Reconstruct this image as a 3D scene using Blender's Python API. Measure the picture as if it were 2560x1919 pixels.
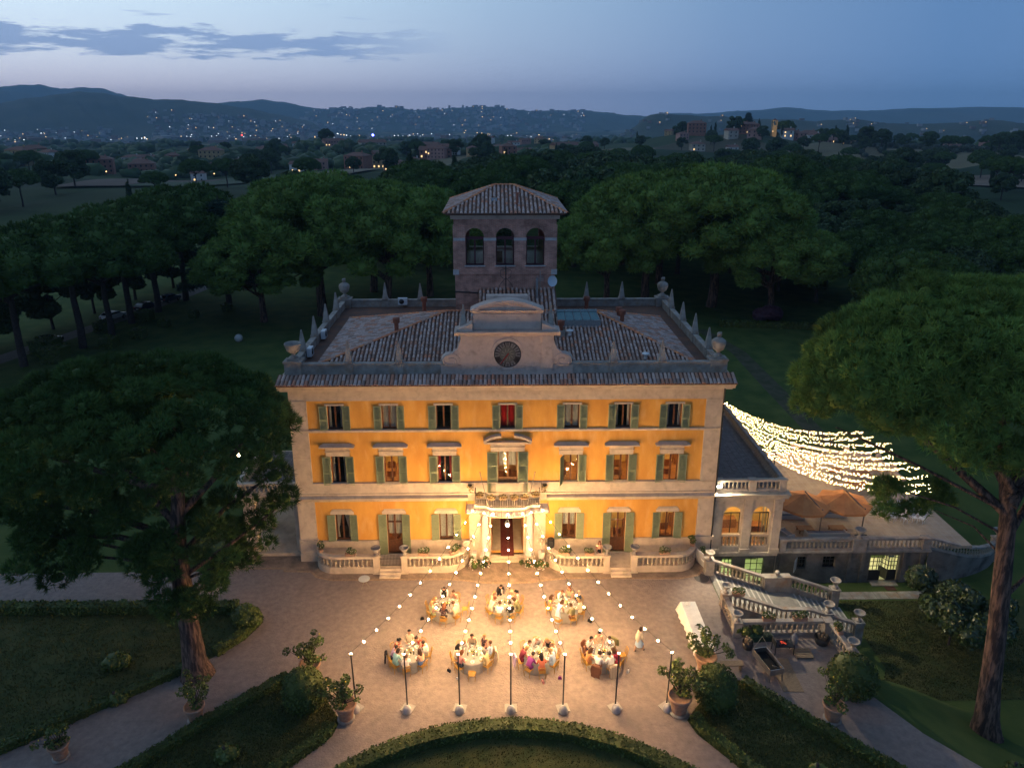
import bpy, math, random
import numpy as np
from mathutils import Vector, Matrix

random.seed(7)
for o in list(bpy.data.objects):
    bpy.data.objects.remove(o, do_unlink=True)
scene = bpy.context.scene
COL = scene.collection
R = math.radians
PI = math.pi

# ------------------------------------------------------------------ camera
cam_data = bpy.data.cameras.new('camera')
cam_data.sensor_width = 36.0
cam_data.lens = 25.79
cam_data.shift_x = 0.0035
cam_data.shift_y = -0.0439
cam_data.clip_start = 0.5
cam_data.clip_end = 60000.0
cam = bpy.data.objects.new('camera', cam_data)
COL.objects.link(cam)
cam.location = (-0.79, -50.3, 33.3)
cam.rotation_euler = (R(90 - 16.9), 0, R(-1.0))
scene.camera = cam

# ------------------------------------------------------------------ world: dusk sky, sun gone down beyond the hills to the left
SUN_AZ = R(-62)          # from +Y towards -X
world = bpy.data.worlds.new('World')
scene.world = world
world.use_nodes = True
wn = world.node_tree
wn.nodes.clear()
def wnode(t, **k):
    n = wn.nodes.new(t)
    for a, b in k.items():
        setattr(n, a, b)
    return n
def wmath(op, a, b=None, c=None, clamp=False):
    n = wnode('ShaderNodeMath', operation=op, use_clamp=clamp)
    for i, q in enumerate((a, b, c)):
        if q is None:
            continue
        if isinstance(q, (int, float)):
            n.inputs[i].default_value = q
        else:
            wn.links.new(q, n.inputs[i])
    return n.outputs[0]
def wmix(f, a, b):
    n = wnode('ShaderNodeMix', data_type='RGBA')
    for s, q in ((0, f), (6, a), (7, b)):
        if isinstance(q, tuple):
            n.inputs[s].default_value = q + (1,)
        elif isinstance(q, (int, float)):
            n.inputs[s].default_value = q
        else:
            wn.links.new(q, n.inputs[s])
    return n.outputs[2]
def wramp(f, stops):
    n = wnode('ShaderNodeValToRGB')
    cr = n.color_ramp
    while len(cr.elements) < len(stops):
        cr.elements.new(0.5)
    for e, (p, c) in zip(cr.elements, stops):
        e.position = p
        e.color = c + (1,)
    wn.links.new(f, n.inputs[0])
    return n.outputs[0]
tc = wnode('ShaderNodeTexCoord')
sep = wnode('ShaderNodeSeparateXYZ')
wn.links.new(tc.outputs['Generated'], sep.inputs[0])
sx, sy, sz = sep.outputs
sky = wnode('ShaderNodeTexSky')
sky.sky_type = 'NISHITA'
sky.sun_disc = False
sky.sun_elevation = R(-2.0)
sky.sun_rotation = SUN_AZ
sky.altitude = 300
sky.dust_density = 1.5
sky.ozone_density = 2.0
hor = wmath('SQRT', wmath('ADD', wmath('MULTIPLY', sx, sx), wmath('ADD', wmath('MULTIPLY', sy, sy), 1e-4)))
az = wmath('DIVIDE', wmath('ADD', wmath('MULTIPLY', sx, math.sin(SUN_AZ)), wmath('MULTIPLY', sy, math.cos(SUN_AZ))), hor)
azf = wmath('MULTIPLY_ADD', az, 0.5, 0.5, clamp=True)                 # 1 towards the afterglow, 0 away from it
elev = wmath('MAXIMUM', sz, 0.0)
e1 = wmath('POWER', elev, 0.5)                                        # horizon 0 .. zenith 1
glow = wramp(e1, [(0.0, (1.05, 0.90, 1.04)), (0.17, (1.03, 0.98, 1.15)), (0.29, (0.94, 1.08, 1.24)), (0.40, (0.85, 1.12, 1.30)), (0.60, (0.38, 0.54, 0.72)), (1.0, (0.20, 0.33, 0.52))])
away = wramp(e1, [(0.0, (0.14, 0.30, 0.58)), (0.2, (0.14, 0.30, 0.60)), (0.36, (0.12, 0.265, 0.54)), (0.6, (0.095, 0.185, 0.37)), (1.0, (0.12, 0.22, 0.40))])
azr = wramp(azf, [(0.0, (0, 0, 0)), (0.48, (0.02, 0.02, 0.02)), (0.60, (0.15, 0.15, 0.15)), (0.735, (0.42, 0.42, 0.42)), (0.82, (0.66, 0.66, 0.66)), (0.92, (0.92, 0.92, 0.92)), (1.0, (1, 1, 1))])
grad = wmix(azr, away, glow)
# cloud bank in the afterglow, laid out in azimuth / elevation
azang = wnode('ShaderNodeMath', operation='ARCTAN2')
wn.links.new(sx, azang.inputs[0]); wn.links.new(sy, azang.inputs[1])
cv = wnode('ShaderNodeCombineXYZ')
wn.links.new(wmath('MULTIPLY', azang.outputs[0], 10.0), cv.inputs[0])
wn.links.new(wmath('MULTIPLY', sz, 66.0), cv.inputs[1])
n1 = wnode('ShaderNodeTexNoise'); n1.inputs['Scale'].default_value = 1.5; n1.inputs['Detail'].default_value = 10; n1.inputs['Roughness'].default_value = 0.62
wn.links.new(cv.outputs[0], n1.inputs['Vector'])
cl_c = 0.0850; cl_w = 0.0165
dz = wmath('DIVIDE', wmath('SUBTRACT', sz, wmath('MULTIPLY_ADD', azang.outputs[0], 0.006, cl_c)), cl_w)
band = wmath('SUBTRACT', 1.0, wmath('MULTIPLY', dz, dz))
azw = wmath('MULTIPLY', wmath('SUBTRACT', -0.045, azang.outputs[0]), 6.5, clamp=True)    # fades out towards the right
dens = wmath('ADD', wmath('MULTIPLY', band, 0.40), wmath('MULTIPLY_ADD', n1.outputs[0], 2.6, -1.30))
mask = wmath('MULTIPLY', wmath('MULTIPLY', wmath('SUBTRACT', dens, 0.06), 4.2, clamp=True), wmath('MULTIPLY', azw, 0.92, clamp=True))
# thin stray scraps above the bank
cv2 = wnode('ShaderNodeCombineXYZ')
wn.links.new(wmath('MULTIPLY', azang.outputs[0], 9.0), cv2.inputs[0]); wn.links.new(wmath('MULTIPLY', sz, 120.0), cv2.inputs[1])
n2 = wnode('ShaderNodeTexNoise'); n2.inputs['Scale'].default_value = 1.0; n2.inputs['Detail'].default_value = 6
wn.links.new(cv2.outputs[0], n2.inputs['Vector'])
dz2 = wmath('DIVIDE', wmath('SUBTRACT', sz, 0.118), 0.03)
m2 = wmath('MULTIPLY', wmath('MULTIPLY', wmath('SUBTRACT', wmath('ADD', n2.outputs[0], wmath('MULTIPLY', wmath('MULTIPLY', dz2, dz2), -0.12)), 0.625), 9.0, clamp=True), azw)
allm = wmath('MAXIMUM', mask, wmath('MULTIPLY', m2, 0.75))
cloudy = wmix(allm, grad, (0.30, 0.45, 0.76))
mixn = wmix(0.06, cloudy, sky.outputs[0])
bg = wnode('ShaderNodeBackground')
bg.inputs['Strength'].default_value = 1.0
wn.links.new(mixn, bg.inputs['Color'])
wo = wnode('ShaderNodeOutputWorld')
wn.links.new(bg.outputs[0], wo.inputs['Surface'])

# ------------------------------------------------------------------ sun: below the hills, only a breath of afterglow is left
sl = bpy.data.lights.new('sun', 'SUN')
sl.energy = 0.04
sl.angle = R(25)
sl.color = (1.0, 0.82, 0.78)
so = bpy.data.objects.new('sun', sl)
COL.objects.link(so)
sdir = Vector((math.sin(SUN_AZ), math.cos(SUN_AZ), 0.12))
so.rotation_euler = sdir.to_track_quat('Z', 'Y').to_euler()
so.location = (-60, 40, 60)

# ------------------------------------------------------------------ exposure
scene.view_settings.view_transform = 'Standard'
scene.view_settings.look = 'None'
scene.view_settings.exposure = 0.0
scene.view_settings.gamma = 1.0
scene.view_settings.use_curve_mapping = False
scene.render.engine = 'CYCLES'
scene.cycles.use_denoising = True
scene.cycles.max_bounces = 6
scene.cycles.diffuse_bounces = 3
scene.cycles.glossy_bounces = 3
scene.cycles.transmission_bounces = 4
scene.cycles.transparent_max_bounces = 6
scene.cycles.volume_bounces = 1
scene.cycles.sample_clamp_indirect = 4.0
scene.cycles.caustics_reflective = False
scene.cycles.caustics_refractive = False

# ------------------------------------------------------------------ materials
MATS = {}
def mat(name, col, rough=0.8, col2=None, scale=3.0, lo=0.35, hi=0.65, bump=0.0, bscale=20.0, metal=0.0, spec=0.3, emit=None, estr=0.0, attr=None, detail=5.0, stretch=None, stain=None):
    """principled material; col2 mixed in by noise, 'attr' multiplies by a per-piece colour attribute, stain=(colour, scale, amount)"""
    if name in MATS:
        return MATS[name]
    m = bpy.data.materials.new(name)
    m.use_nodes = True
    nt = m.node_tree
    b = nt.nodes['Principled BSDF']
    b.inputs['Base Color'].default_value = tuple(col) + (1,)
    b.inputs['Roughness'].default_value = rough
    b.inputs['Metallic'].default_value = metal
    b.inputs['Specular IOR Level'].default_value = spec
    L = nt.links
    tcn = None
    cur = None
    def coords():
        nonlocal tcn
        if tcn is None:
            t = nt.nodes.new('ShaderNodeTexCoord')
            tcn = t.outputs['Object']
            if stretch:
                mp = nt.nodes.new('ShaderNodeMapping')
                mp.inputs['Scale'].default_value = stretch
                L.new(tcn, mp.inputs[0])
                tcn = mp.outputs[0]
        return tcn
    def noise(sc, d=detail):
        n = nt.nodes.new('ShaderNodeTexNoise')
        n.inputs['Scale'].default_value = sc
        n.inputs['Detail'].default_value = d
        n.inputs['Roughness'].default_value = 0.6
        L.new(coords(), n.inputs['Vector'])
        return n.outputs[0]
    def mix(f, a, c, mode='MIX'):
        x = nt.nodes.new('ShaderNodeMix')
        x.data_type = 'RGBA'
        x.blend_type = mode
        for s, q in ((0, f), (6, a), (7, c)):
            if isinstance(q, (int, float)):
                x.inputs[s].default_value = q
            elif isinstance(q, tuple):
                x.inputs[s].default_value = q + (1,)
            else:
                L.new(q, x.inputs[s])
        return x.outputs[2]
    def rng(v, a, c):
        x = nt.nodes.new('ShaderNodeMapRange')
        x.inputs[1].default_value = a
        x.inputs[2].default_value = c
        L.new(v, x.inputs[0])
        return x.outputs[0]
    if col2 is not None:
        cur = mix(rng(noise(scale), lo, hi), tuple(col), tuple(col2))
    if stain is not None:
        sc_, ss, sa = stain
        f = rng(noise(ss, 8.0), 0.52, 0.72)
        mm = nt.nodes.new('ShaderNodeMath'); mm.operation = 'MULTIPLY'; mm.inputs[1].default_value = sa
        L.new(f, mm.inputs[0])
        cur = mix(mm.outputs[0], cur if cur is not None else tuple(col), tuple(sc_))
    if attr:
        a = nt.nodes.new('ShaderNodeAttribute')
        a.attribute_name = attr
        cur = mix(1.0, cur if cur is not None else tuple(col), a.outputs['Color'], 'MULTIPLY')
    if cur is not None:
        L.new(cur, b.inputs['Base Color'])
    if bump:
        bn = nt.nodes.new('ShaderNodeBump')
        bn.inputs['Strength'].default_value = bump
        bn.inputs['Distance'].default_value = 0.05
        L.new(noise(bscale), bn.inputs['Height'])
        L.new(bn.outputs[0], b.inputs['Normal'])
    if emit is not None:
        b.inputs['Emission Color'].default_value = tuple(emit) + (1,)
        b.inputs['Emission Strength'].default_value = estr
    MATS[name] = m
    return m

def glass(name, col=(0.8, 0.85, 0.85), rough=0.05, alpha=0.35):
    if name in MATS:
        return MATS[name]
    m = bpy.data.materials.new(name)
    m.use_nodes = True
    nt = m.node_tree
    nt.nodes.remove(nt.nodes['Principled BSDF'])
    out = nt.nodes['Material Output']
    g = nt.nodes.new('ShaderNodeBsdfGlossy'); g.inputs['Roughness'].default_value = rough
    t = nt.nodes.new('ShaderNodeBsdfTransparent'); t.inputs['Color'].default_value = tuple(col) + (1,)
    ge = nt.nodes.new('ShaderNodeNewGeometry'); dt = nt.nodes.new('ShaderNodeVectorMath'); dt.operation = 'DOT_PRODUCT'
    nt.links.new(ge.outputs['Normal'], dt.inputs[0]); nt.links.new(ge.outputs['Incoming'], dt.inputs[1])
    def mm(op, a, b=None):
        q = nt.nodes.new('ShaderNodeMath'); q.operation = op; nt.links.new(a, q.inputs[0])
        if b is not None: q.inputs[1].default_value = b
        return q
    f = mm('POWER', mm('MULTIPLY_ADD', mm('ABSOLUTE', dt.outputs['Value']).outputs[0], -1.0).outputs[0], 5.0)
    f.inputs[0].links[0].from_node.inputs[2].default_value = 1.0
    ad = nt.nodes.new('ShaderNodeMath'); ad.operation = 'ADD'; ad.inputs[1].default_value = alpha * 0.2; ad.use_clamp = True
    nt.links.new(f.outputs[0], ad.inputs[0])
    x = nt.nodes.new('ShaderNodeMixShader')
    nt.links.new(ad.outputs[0], x.inputs[0]); nt.links.new(t.outputs[0], x.inputs[1]); nt.links.new(g.outputs[0], x.inputs[2])
    nt.links.new(x.outputs[0], out.inputs['Surface'])
    MATS[name] = m
    return m

M = {}
M['ochre'] = mat('ochre_stucco', (0.82, 0.415, 0.085), 0.9, (0.70, 0.32, 0.06), 0.8, bump=0.2, bscale=40, stain=((0.86, 0.53, 0.22), 1.5, 0.5), stretch=(1, 1, .35))
M['stone'] = mat('travertine', (0.68, 0.55, 0.41), 0.85, (0.55, 0.43, 0.32), 1.3, bump=0.25, bscale=18, stain=((0.30, 0.23, 0.17), 2.2, 0.45))
M['stone_d'] = mat('weathered_stone', (0.42, 0.37, 0.32), 0.9, (0.25, 0.22, 0.195), 1.6, bump=0.5, bscale=14, stain=((0.34, 0.17, 0.07), 1.5, 0.6))
M['stone_g'] = mat('grey_render', (0.24, 0.21, 0.18), 0.9, (0.13, 0.115, 0.10), 0.8, bump=0.3, bscale=14, stain=((0.05, 0.045, 0.04), 0.9, 0.8))
M['gable'] = mat('gable_plaster', (0.62, 0.48, 0.40), 0.9, (0.50, 0.385, 0.325), 1.1, bump=0.25, bscale=20, stain=((0.24, 0.18, 0.15), 1.8, 0.6))
M['baluster'] = mat('baluster_stone', (0.50, 0.41, 0.30), 0.9, (0.34, 0.27, 0.20), 5.0, bump=0.4, bscale=30)
M['brick'] = None
M['tile'] = mat('roof_tile', (0.55, 0.41, 0.34), 0.9, (0.42, 0.28, 0.22), 8.0, bump=0.4, bscale=30, attr='tint')
M['tile_base'] = mat('roof_bed', (0.22, 0.10, 0.06), 0.95, (0.12, 0.075, 0.06), 1.2, bump=0.4, bscale=12)
M['terracotta'] = mat('terracotta', (0.36, 0.13, 0.08), 0.85, (0.26, 0.09, 0.06), 4)
M['pot'] = mat('garden_pot', (0.46, 0.25, 0.15), 0.9, (0.33, 0.19, 0.13), 5, bump=0.2, bscale=25, stain=((0.45, 0.40, 0.34), 6, 0.5))
M['shutter'] = mat('sage_paint', (0.30, 0.33, 0.19), 0.6, (0.25, 0.28, 0.155), 6)
M['wood'] = mat('brown_wood', (0.16, 0.065, 0.03), 0.5, (0.11, 0.045, 0.02), 9)
M['wood_l'] = mat('honey_wood', (0.34, 0.16, 0.06), 0.5, (0.25, 0.11, 0.04), 7)
M['wood_w'] = mat('weathered_plank', (0.30, 0.22, 0.14), 0.85, (0.17, 0.12, 0.08), 5, stretch=(1, 6, 1))
M['iron'] = mat('dark_iron', (0.02, 0.02, 0.022), 0.5, spec=0.5)
M['iron_w'] = mat('pale_iron', (0.42, 0.36, 0.26), 0.6, (0.28, 0.23, 0.16), 12)
M['dark'] = mat('dark_room', (0.012, 0.010, 0.010), 0.9)
M['glass'] = glass('window_glass')
M['white'] = mat('white_paint', (0.75, 0.74, 0.72), 0.6)
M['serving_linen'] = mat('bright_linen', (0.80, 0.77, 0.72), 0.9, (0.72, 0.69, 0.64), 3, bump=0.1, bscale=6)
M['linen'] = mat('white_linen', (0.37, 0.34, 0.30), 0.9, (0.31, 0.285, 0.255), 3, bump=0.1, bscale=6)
M['curtain'] = mat('cream_curtain', (0.62, 0.56, 0.46), 0.9, (0.50, 0.45, 0.37), 4, stretch=(8, 8, 0.6))
M['red_curtain'] = mat('red_curtain', (0.55, 0.012, 0.015), 0.8, (0.40, 0.008, 0.01), 4, stretch=(8, 8, 0.6))
M['lace'] = mat('lace_curtain', (0.70, 0.66, 0.58), 0.9, (0.40, 0.37, 0.32), 16)
M['metal'] = mat('brushed_steel', (0.42, 0.42, 0.43), 0.35, (0.30, 0.30, 0.31), 9, metal=0.9)
M['warm_wall'] = mat('lit_room_wall', (0.80, 0.58, 0.22), 0.9, (0.70, 0.50, 0.19), 2)

def brick_mat(name, c1, c2, mortar, sc=(1, 1, 1)):
    m = bpy.data.materials.new(name)
    m.use_nodes = True
    nt = m.node_tree
    b = nt.nodes['Principled BSDF']
    b.inputs['Roughness'].default_value = 0.92
    t = nt.nodes.new('ShaderNodeTexCoord')
    sp = nt.nodes.new('ShaderNodeSeparateXYZ'); nt.links.new(t.outputs['Object'], sp.inputs[0])
    ad = nt.nodes.new('ShaderNodeMath'); ad.operation = 'ADD'
    nt.links.new(sp.outputs[0], ad.inputs[0]); nt.links.new(sp.outputs[1], ad.inputs[1])
    cb = nt.nodes.new('ShaderNodeCombineXYZ')
    nt.links.new(ad.outputs[0], cb.inputs[0]); nt.links.new(sp.outputs[2], cb.inputs[1])
    br = nt.nodes.new('ShaderNodeTexBrick')
    br.inputs['Scale'].default_value = 1.0
    br.inputs['Brick Width'].default_value = 0.34
    br.inputs['Row Height'].default_value = 0.10
    br.inputs['Mortar Size'].default_value = 0.012
    br.inputs['Color1'].default_value = c1 + (1,)
    br.inputs['Color2'].default_value = c2 + (1,)
    br.inputs['Mortar'].default_value = mortar + (1,)
    nt.links.new(cb.outputs[0], br.inputs['Vector'])
    no = nt.nodes.new('ShaderNodeTexNoise'); no.inputs['Scale'].default_value = 1.6; no.inputs['Detail'].default_value = 8
    nt.links.new(t.outputs['Object'], no.inputs['Vector'])
    mr = nt.nodes.new('ShaderNodeMapRange'); mr.inputs[1].default_value = 0.3; mr.inputs[2].default_value = 0.7; mr.inputs[3].default_value = 0.55; mr.inputs[4].default_value = 1.25
    nt.links.new(no.outputs[0], mr.inputs[0])
    mx = nt.nodes.new('ShaderNodeMix'); mx.data_type = 'RGBA'; mx.blend_type = 'MULTIPLY'; mx.inputs[0].default_value = 1.0
    nt.links.new(br.outputs['Color'], mx.inputs[6]); nt.links.new(mr.outputs[0], mx.inputs[7])
    nt.links.new(mx.outputs[2], b.inputs['Base Color'])
    bn = nt.nodes.new('ShaderNodeBump'); bn.inputs['Strength'].default_value = 0.5; bn.inputs['Distance'].default_value = 0.02
    nt.links.new(br.outputs['Fac'], bn.inputs['Height']); bn.invert = True
    nt.links.new(bn.outputs[0], b.inputs['Normal'])
    return m
M['brick'] = brick_mat('tower_brick', (0.55, 0.245, 0.175), (0.42, 0.18, 0.13), (0.50, 0.37, 0.31))

# ------------------------------------------------------------------ mesh helpers
class MB:
    """collects faces; build() links them as ONE mesh object"""
    def __init__(s):
        s.v, s.f, s.m, s.sm, s.t = [], [], [], [], []
        s.cur = 0
        s.tint = None
    def add(s, vs, fs, smooth=False):
        o = len(s.v)
        s.v.extend([tuple(p) for p in vs])
        for f in fs:
            s.f.append([i + o for i in f])
            s.m.append(s.cur)
            s.sm.append(smooth)
            if s.tint is not None:
                s.t.append(s.tint)
        return s
    def box(s, x0, x1, y0, y1, z0, z1):
        return s.add([(x0, y0, z0), (x1, y0, z0), (x1, y1, z0), (x0, y1, z0), (x0, y0, z1), (x1, y0, z1), (x1, y1, z1), (x0, y1, z1)],
                     [(0, 3, 2, 1), (4, 5, 6, 7), (0, 1, 5, 4), (1, 2, 6, 5), (2, 3, 7, 6), (3, 0, 4, 7)])
    def mbox(s, mtx, hx, hy, hz):
        p = [mtx @ Vector(q) for q in ((-hx, -hy, -hz), (hx, -hy, -hz), (hx, hy, -hz), (-hx, hy, -hz), (-hx, -hy, hz), (hx, -hy, hz), (hx, hy, hz), (-hx, hy, hz))]
        return s.add(p, [(0, 3, 2, 1), (4, 5, 6, 7), (0, 1, 5, 4), (1, 2, 6, 5), (2, 3, 7, 6), (3, 0, 4, 7)])
    def prism(s, poly, a, b, axis='y', smooth=False):
        """polygon (list of 2-D points, counter-clockwise) swept from a to b along the axis"""
        def P(p, q):
            return (p[0], q, p[1]) if axis == 'y' else ((q, p[0], p[1]) if axis == 'x' else (p[0], p[1], q))
        n = len(poly)
        vs = [P(p, a) for p in poly] + [P(p, b) for p in poly]
        fs = [(i, (i + 1) % n, (i + 1) % n + n, i + n) for i in range(n)]
        s.add(vs, fs, smooth)
        s.add([P(p, a) for p in poly], [tuple(range(n))[::-1]])
        s.add([P(p, b) for p in poly], [tuple(range(n))])
        return s
    def lathe(s, prof, seg=12, c=(0, 0, 0), smooth=True, cap=True, sq=False):
        vs, fs = [], []
        for r, z in prof:
            for k in range(seg):
                a = 2 * PI * (k + (0.5 if sq else 0)) / seg
                vs.append((c[0] + r * math.cos(a), c[1] + r * math.sin(a), c[2] + z))
        for i in range(len(prof) - 1):
            for k in range(seg):
                k2 = (k + 1) % seg
                fs.append((i * seg + k, i * seg + k2, (i + 1) * seg + k2, (i + 1) * seg + k))
        s.add(vs, fs, smooth)
        if cap:
            n = len(prof) - 1
            s.add(vs[:seg], [tuple(range(seg))[::-1]])
            s.add(vs[n * seg:], [tuple(range(seg))])
        return s
    def tube(s, pts, r, seg=6, smooth=True, cap=True):
        pts = [Vector(p) for p in pts]
        n = len(pts)
        rs = r if isinstance(r, (list, tuple)) else [r] * n
        vs, fs = [], []
        ref = None
        for i, p in enumerate(pts):
            d = (pts[min(i + 1, n - 1)] - pts[max(i - 1, 0)])
            if d.length < 1e-6:
                d = Vector((0, 0, 1))
            d.normalize()
            if ref is None:
                ref = Vector((0, 0, 1)) if abs(d.z) < 0.9 else Vector((1, 0, 0))
            u = d.cross(ref).normalized()
            w = u.cross(d).normalized()
            ref = w
            for k in range(seg):
                a = 2 * PI * k / seg
                q = p + (u * math.cos(a) + w * math.sin(a)) * rs[i]
                vs.append(tuple(q))
        for i in range(n - 1):
            for k in range(seg):
                k2 = (k + 1) % seg
                fs.append((i * seg + k, i * seg + k2, (i + 1) * seg + k2, (i + 1) * seg + k))
        s.add(vs, fs, smooth)
        if cap:
            s.add(vs[:seg], [tuple(range(seg))[::-1]])
            s.add(vs[-seg:], [tuple(range(seg))])
        return s
    def sphere(s, c, r, seg=10, rings=6, sz=1.0):
        prof = [(max(r * math.sin(PI * i / rings), 1e-4), -r * sz * math.cos(PI * i / rings)) for i in range(rings + 1)]
        return s.lathe(prof, seg, c, True, False)
    def quad(s, a, b, c, d, smooth=False):
        return s.add([a, b, c, d], [(0, 1, 2, 3)], smooth)
    def mesh(s, name, mats, off=(0, 0, 0)):
        me = bpy.data.meshes.new(name)
        v = s.v if off == (0, 0, 0) else [(p[0] - off[0], p[1] - off[1], p[2] - off[2]) for p in s.v]
        me.from_pydata(v, [], s.f)
        if not isinstance(mats, (list, tuple)):
            mats = [mats]
        for q in mats:
            me.materials.append(q)
        if any(s.m):
            me.polygons.foreach_set('material_index', s.m)
        if any(s.sm):
            me.polygons.foreach_set('use_smooth', s.sm)
        if s.t:
            at = me.attributes.new('tint', 'FLOAT_COLOR', 'FACE')
            at.data.foreach_set('color', np.array([c + (1,) for c in s.t], dtype=np.float32).ravel())
        me.update()
        return me
    def build_each(s, name, mats, parent, per=1):
        """one object for every run of 'per' boxes"""
        for i in range(0, len(s.v), 8 * per):
            b = MB(); b.v = s.v[i:i + 8 * per]; b.f = [[q - i for q in f] for f in s.f if i <= f[0] < i + 8 * per]; b.m = [0] * len(b.f); b.sm = [False] * len(b.f); b.build(name, mats, parent)
    def build(s, name, mats, parent=None, **k):
        off = ORG.get(parent.name, (0, 0, 0)) if parent is not None else (0, 0, 0)
        return link(name, s.mesh(name, mats, off), parent, **k)
ORG = {}        # where the root of a thing stands, so that its parts can be written in world coordinates
def link(name, me, parent=None, kind=None, label=None, cat=None, group=None, loc=None, rz=None):
    o = bpy.data.objects.new(name, me)
    COL.objects.link(o)
    if parent is not None:
        o.parent = parent
        if parent.name in ORG:
            ORG[o.name] = ORG[parent.name]
    if kind: o['kind'] = kind
    if label: o['label'] = label
    if cat: o['category'] = cat
    if group: o['group'] = group
    if loc is not None: o.location = loc
    if rz is not None: o.rotation_euler = (0, 0, rz)
    return o
def thing(name, label, cat, loc=(0, 0, 0), group=None, rz=0.0, local=False):
    o = bpy.data.objects.new(name, None)
    COL.objects.link(o)
    o.empty_display_size = 0.3
    o.location = loc
    o.rotation_euler = (0, 0, rz)
    o['label'] = label
    o['category'] = cat
    if group: o['group'] = group
    if not local:
        ORG[o.name] = tuple(loc)
    return o
def dup(root, loc, rz=0.0, label=None, group=None, sc=None):
    r = root.copy(); COL.objects.link(r)
    r.location = loc; r.rotation_euler = (0, 0, rz)
    if sc is not None:
        r.scale = sc if isinstance(sc, (tuple, list)) else (sc, sc, sc)
    if label: r['label'] = label
    if group: r['group'] = group
    for ch in root.children:
        c = ch.copy(); COL.objects.link(c); c.parent = r
        for g in ch.children:
            d = g.copy(); COL.objects.link(d); d.parent = c
    return r
def put(me, name, parent, loc=(0, 0, 0), rz=0.0, sc=None):
    """another object that shares mesh data, in the world coordinates of a thing's part"""
    o = bpy.data.objects.new(name, me); COL.objects.link(o)
    off = ORG.get(parent.name, (0, 0, 0))
    o.parent = parent
    o.location = (loc[0] - off[0], loc[1] - off[1], loc[2] - off[2])
    o.rotation_euler = (0, 0, rz)
    if sc is not None: o.scale = sc
    return o
def lerp(a, b, t): return a + (b - a) * t
def sstep(a, b, x):
    t = min(1.0, max(0.0, (x - a) / (b - a)))
    return t * t * (3 - 2 * t)

# ================================================================== THE GROUND
def hash2(x, y):
    return math.sin(x * 0.0131 + 1.3) * math.cos(y * 0.0107 + 0.4) + 0.5 * math.sin(x * 0.031 + y * 0.023)
def gh(x, y):
    """height of the ground: villa level 0, sunken garden -3, valley far behind"""
    z = 0.0
    if 15.25 < x < 34 and -9.28 < y < 0.62:
        z = -3.05
    elif 15.95 < x < 33.85 and 0.5 < y < 5.6:
        z = -3.1
    elif x >= 21.6 and y < 0.62:
        z = -3.05 * sstep(21.6, 24.0 if y > -13 else 31.0, x) * sstep(-25, -13.5, y) if y < -12.2 else -3.05
    elif x >= 34:
        z = -3.05 * (1 - sstep(2, 18, y))
    d = math.hypot(x, y + 50)
    if d > 230:
        k = min(d, 3800) - 230
        z += -k * 0.021 + hash2(x, y) * min(9.0, k * 0.012) * (1 if d < 5000 else 0.4)
        z += 19.0 * math.exp(-((x - 380) / 380) ** 2 - ((y - 820) / 260) ** 2)
    return z
def axis(*segs):
    out = []
    for a, b, st in segs:
        n = max(1, int(round((b - a) / st)))
        out += [a + (b - a) * i / n for i in range(n)]
    out.append(segs[-1][1])
    return out
far_p = [230 * 1.10 ** k for k in range(42)]
xs = sorted(set([-v for v in far_p] + axis((-228, -60, 12), (-60, 12, 6), (12, 36, 0.4), (36, 80, 3), (80, 228, 12)) + [15.24, 15.27, 21.59, 21.62, 33.98, 34.02] + far_p))
ys = sorted(set(axis((-150, -30, 10), (-30, 4, 0.4), (4, 40, 3), (40, 228, 8)) + [-9.29, -9.27, 0.61, 0.63, -12.19, -12.21] + far_p))
gv = [(x, y, gh(x, y)) for y in ys for x in xs]
nx = len(xs)
gf = [(j * nx + i, j * nx + i + 1, (j + 1) * nx + i + 1, (j + 1) * nx + i) for j in range(len(ys) - 1) for i in range(nx - 1)]
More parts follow.
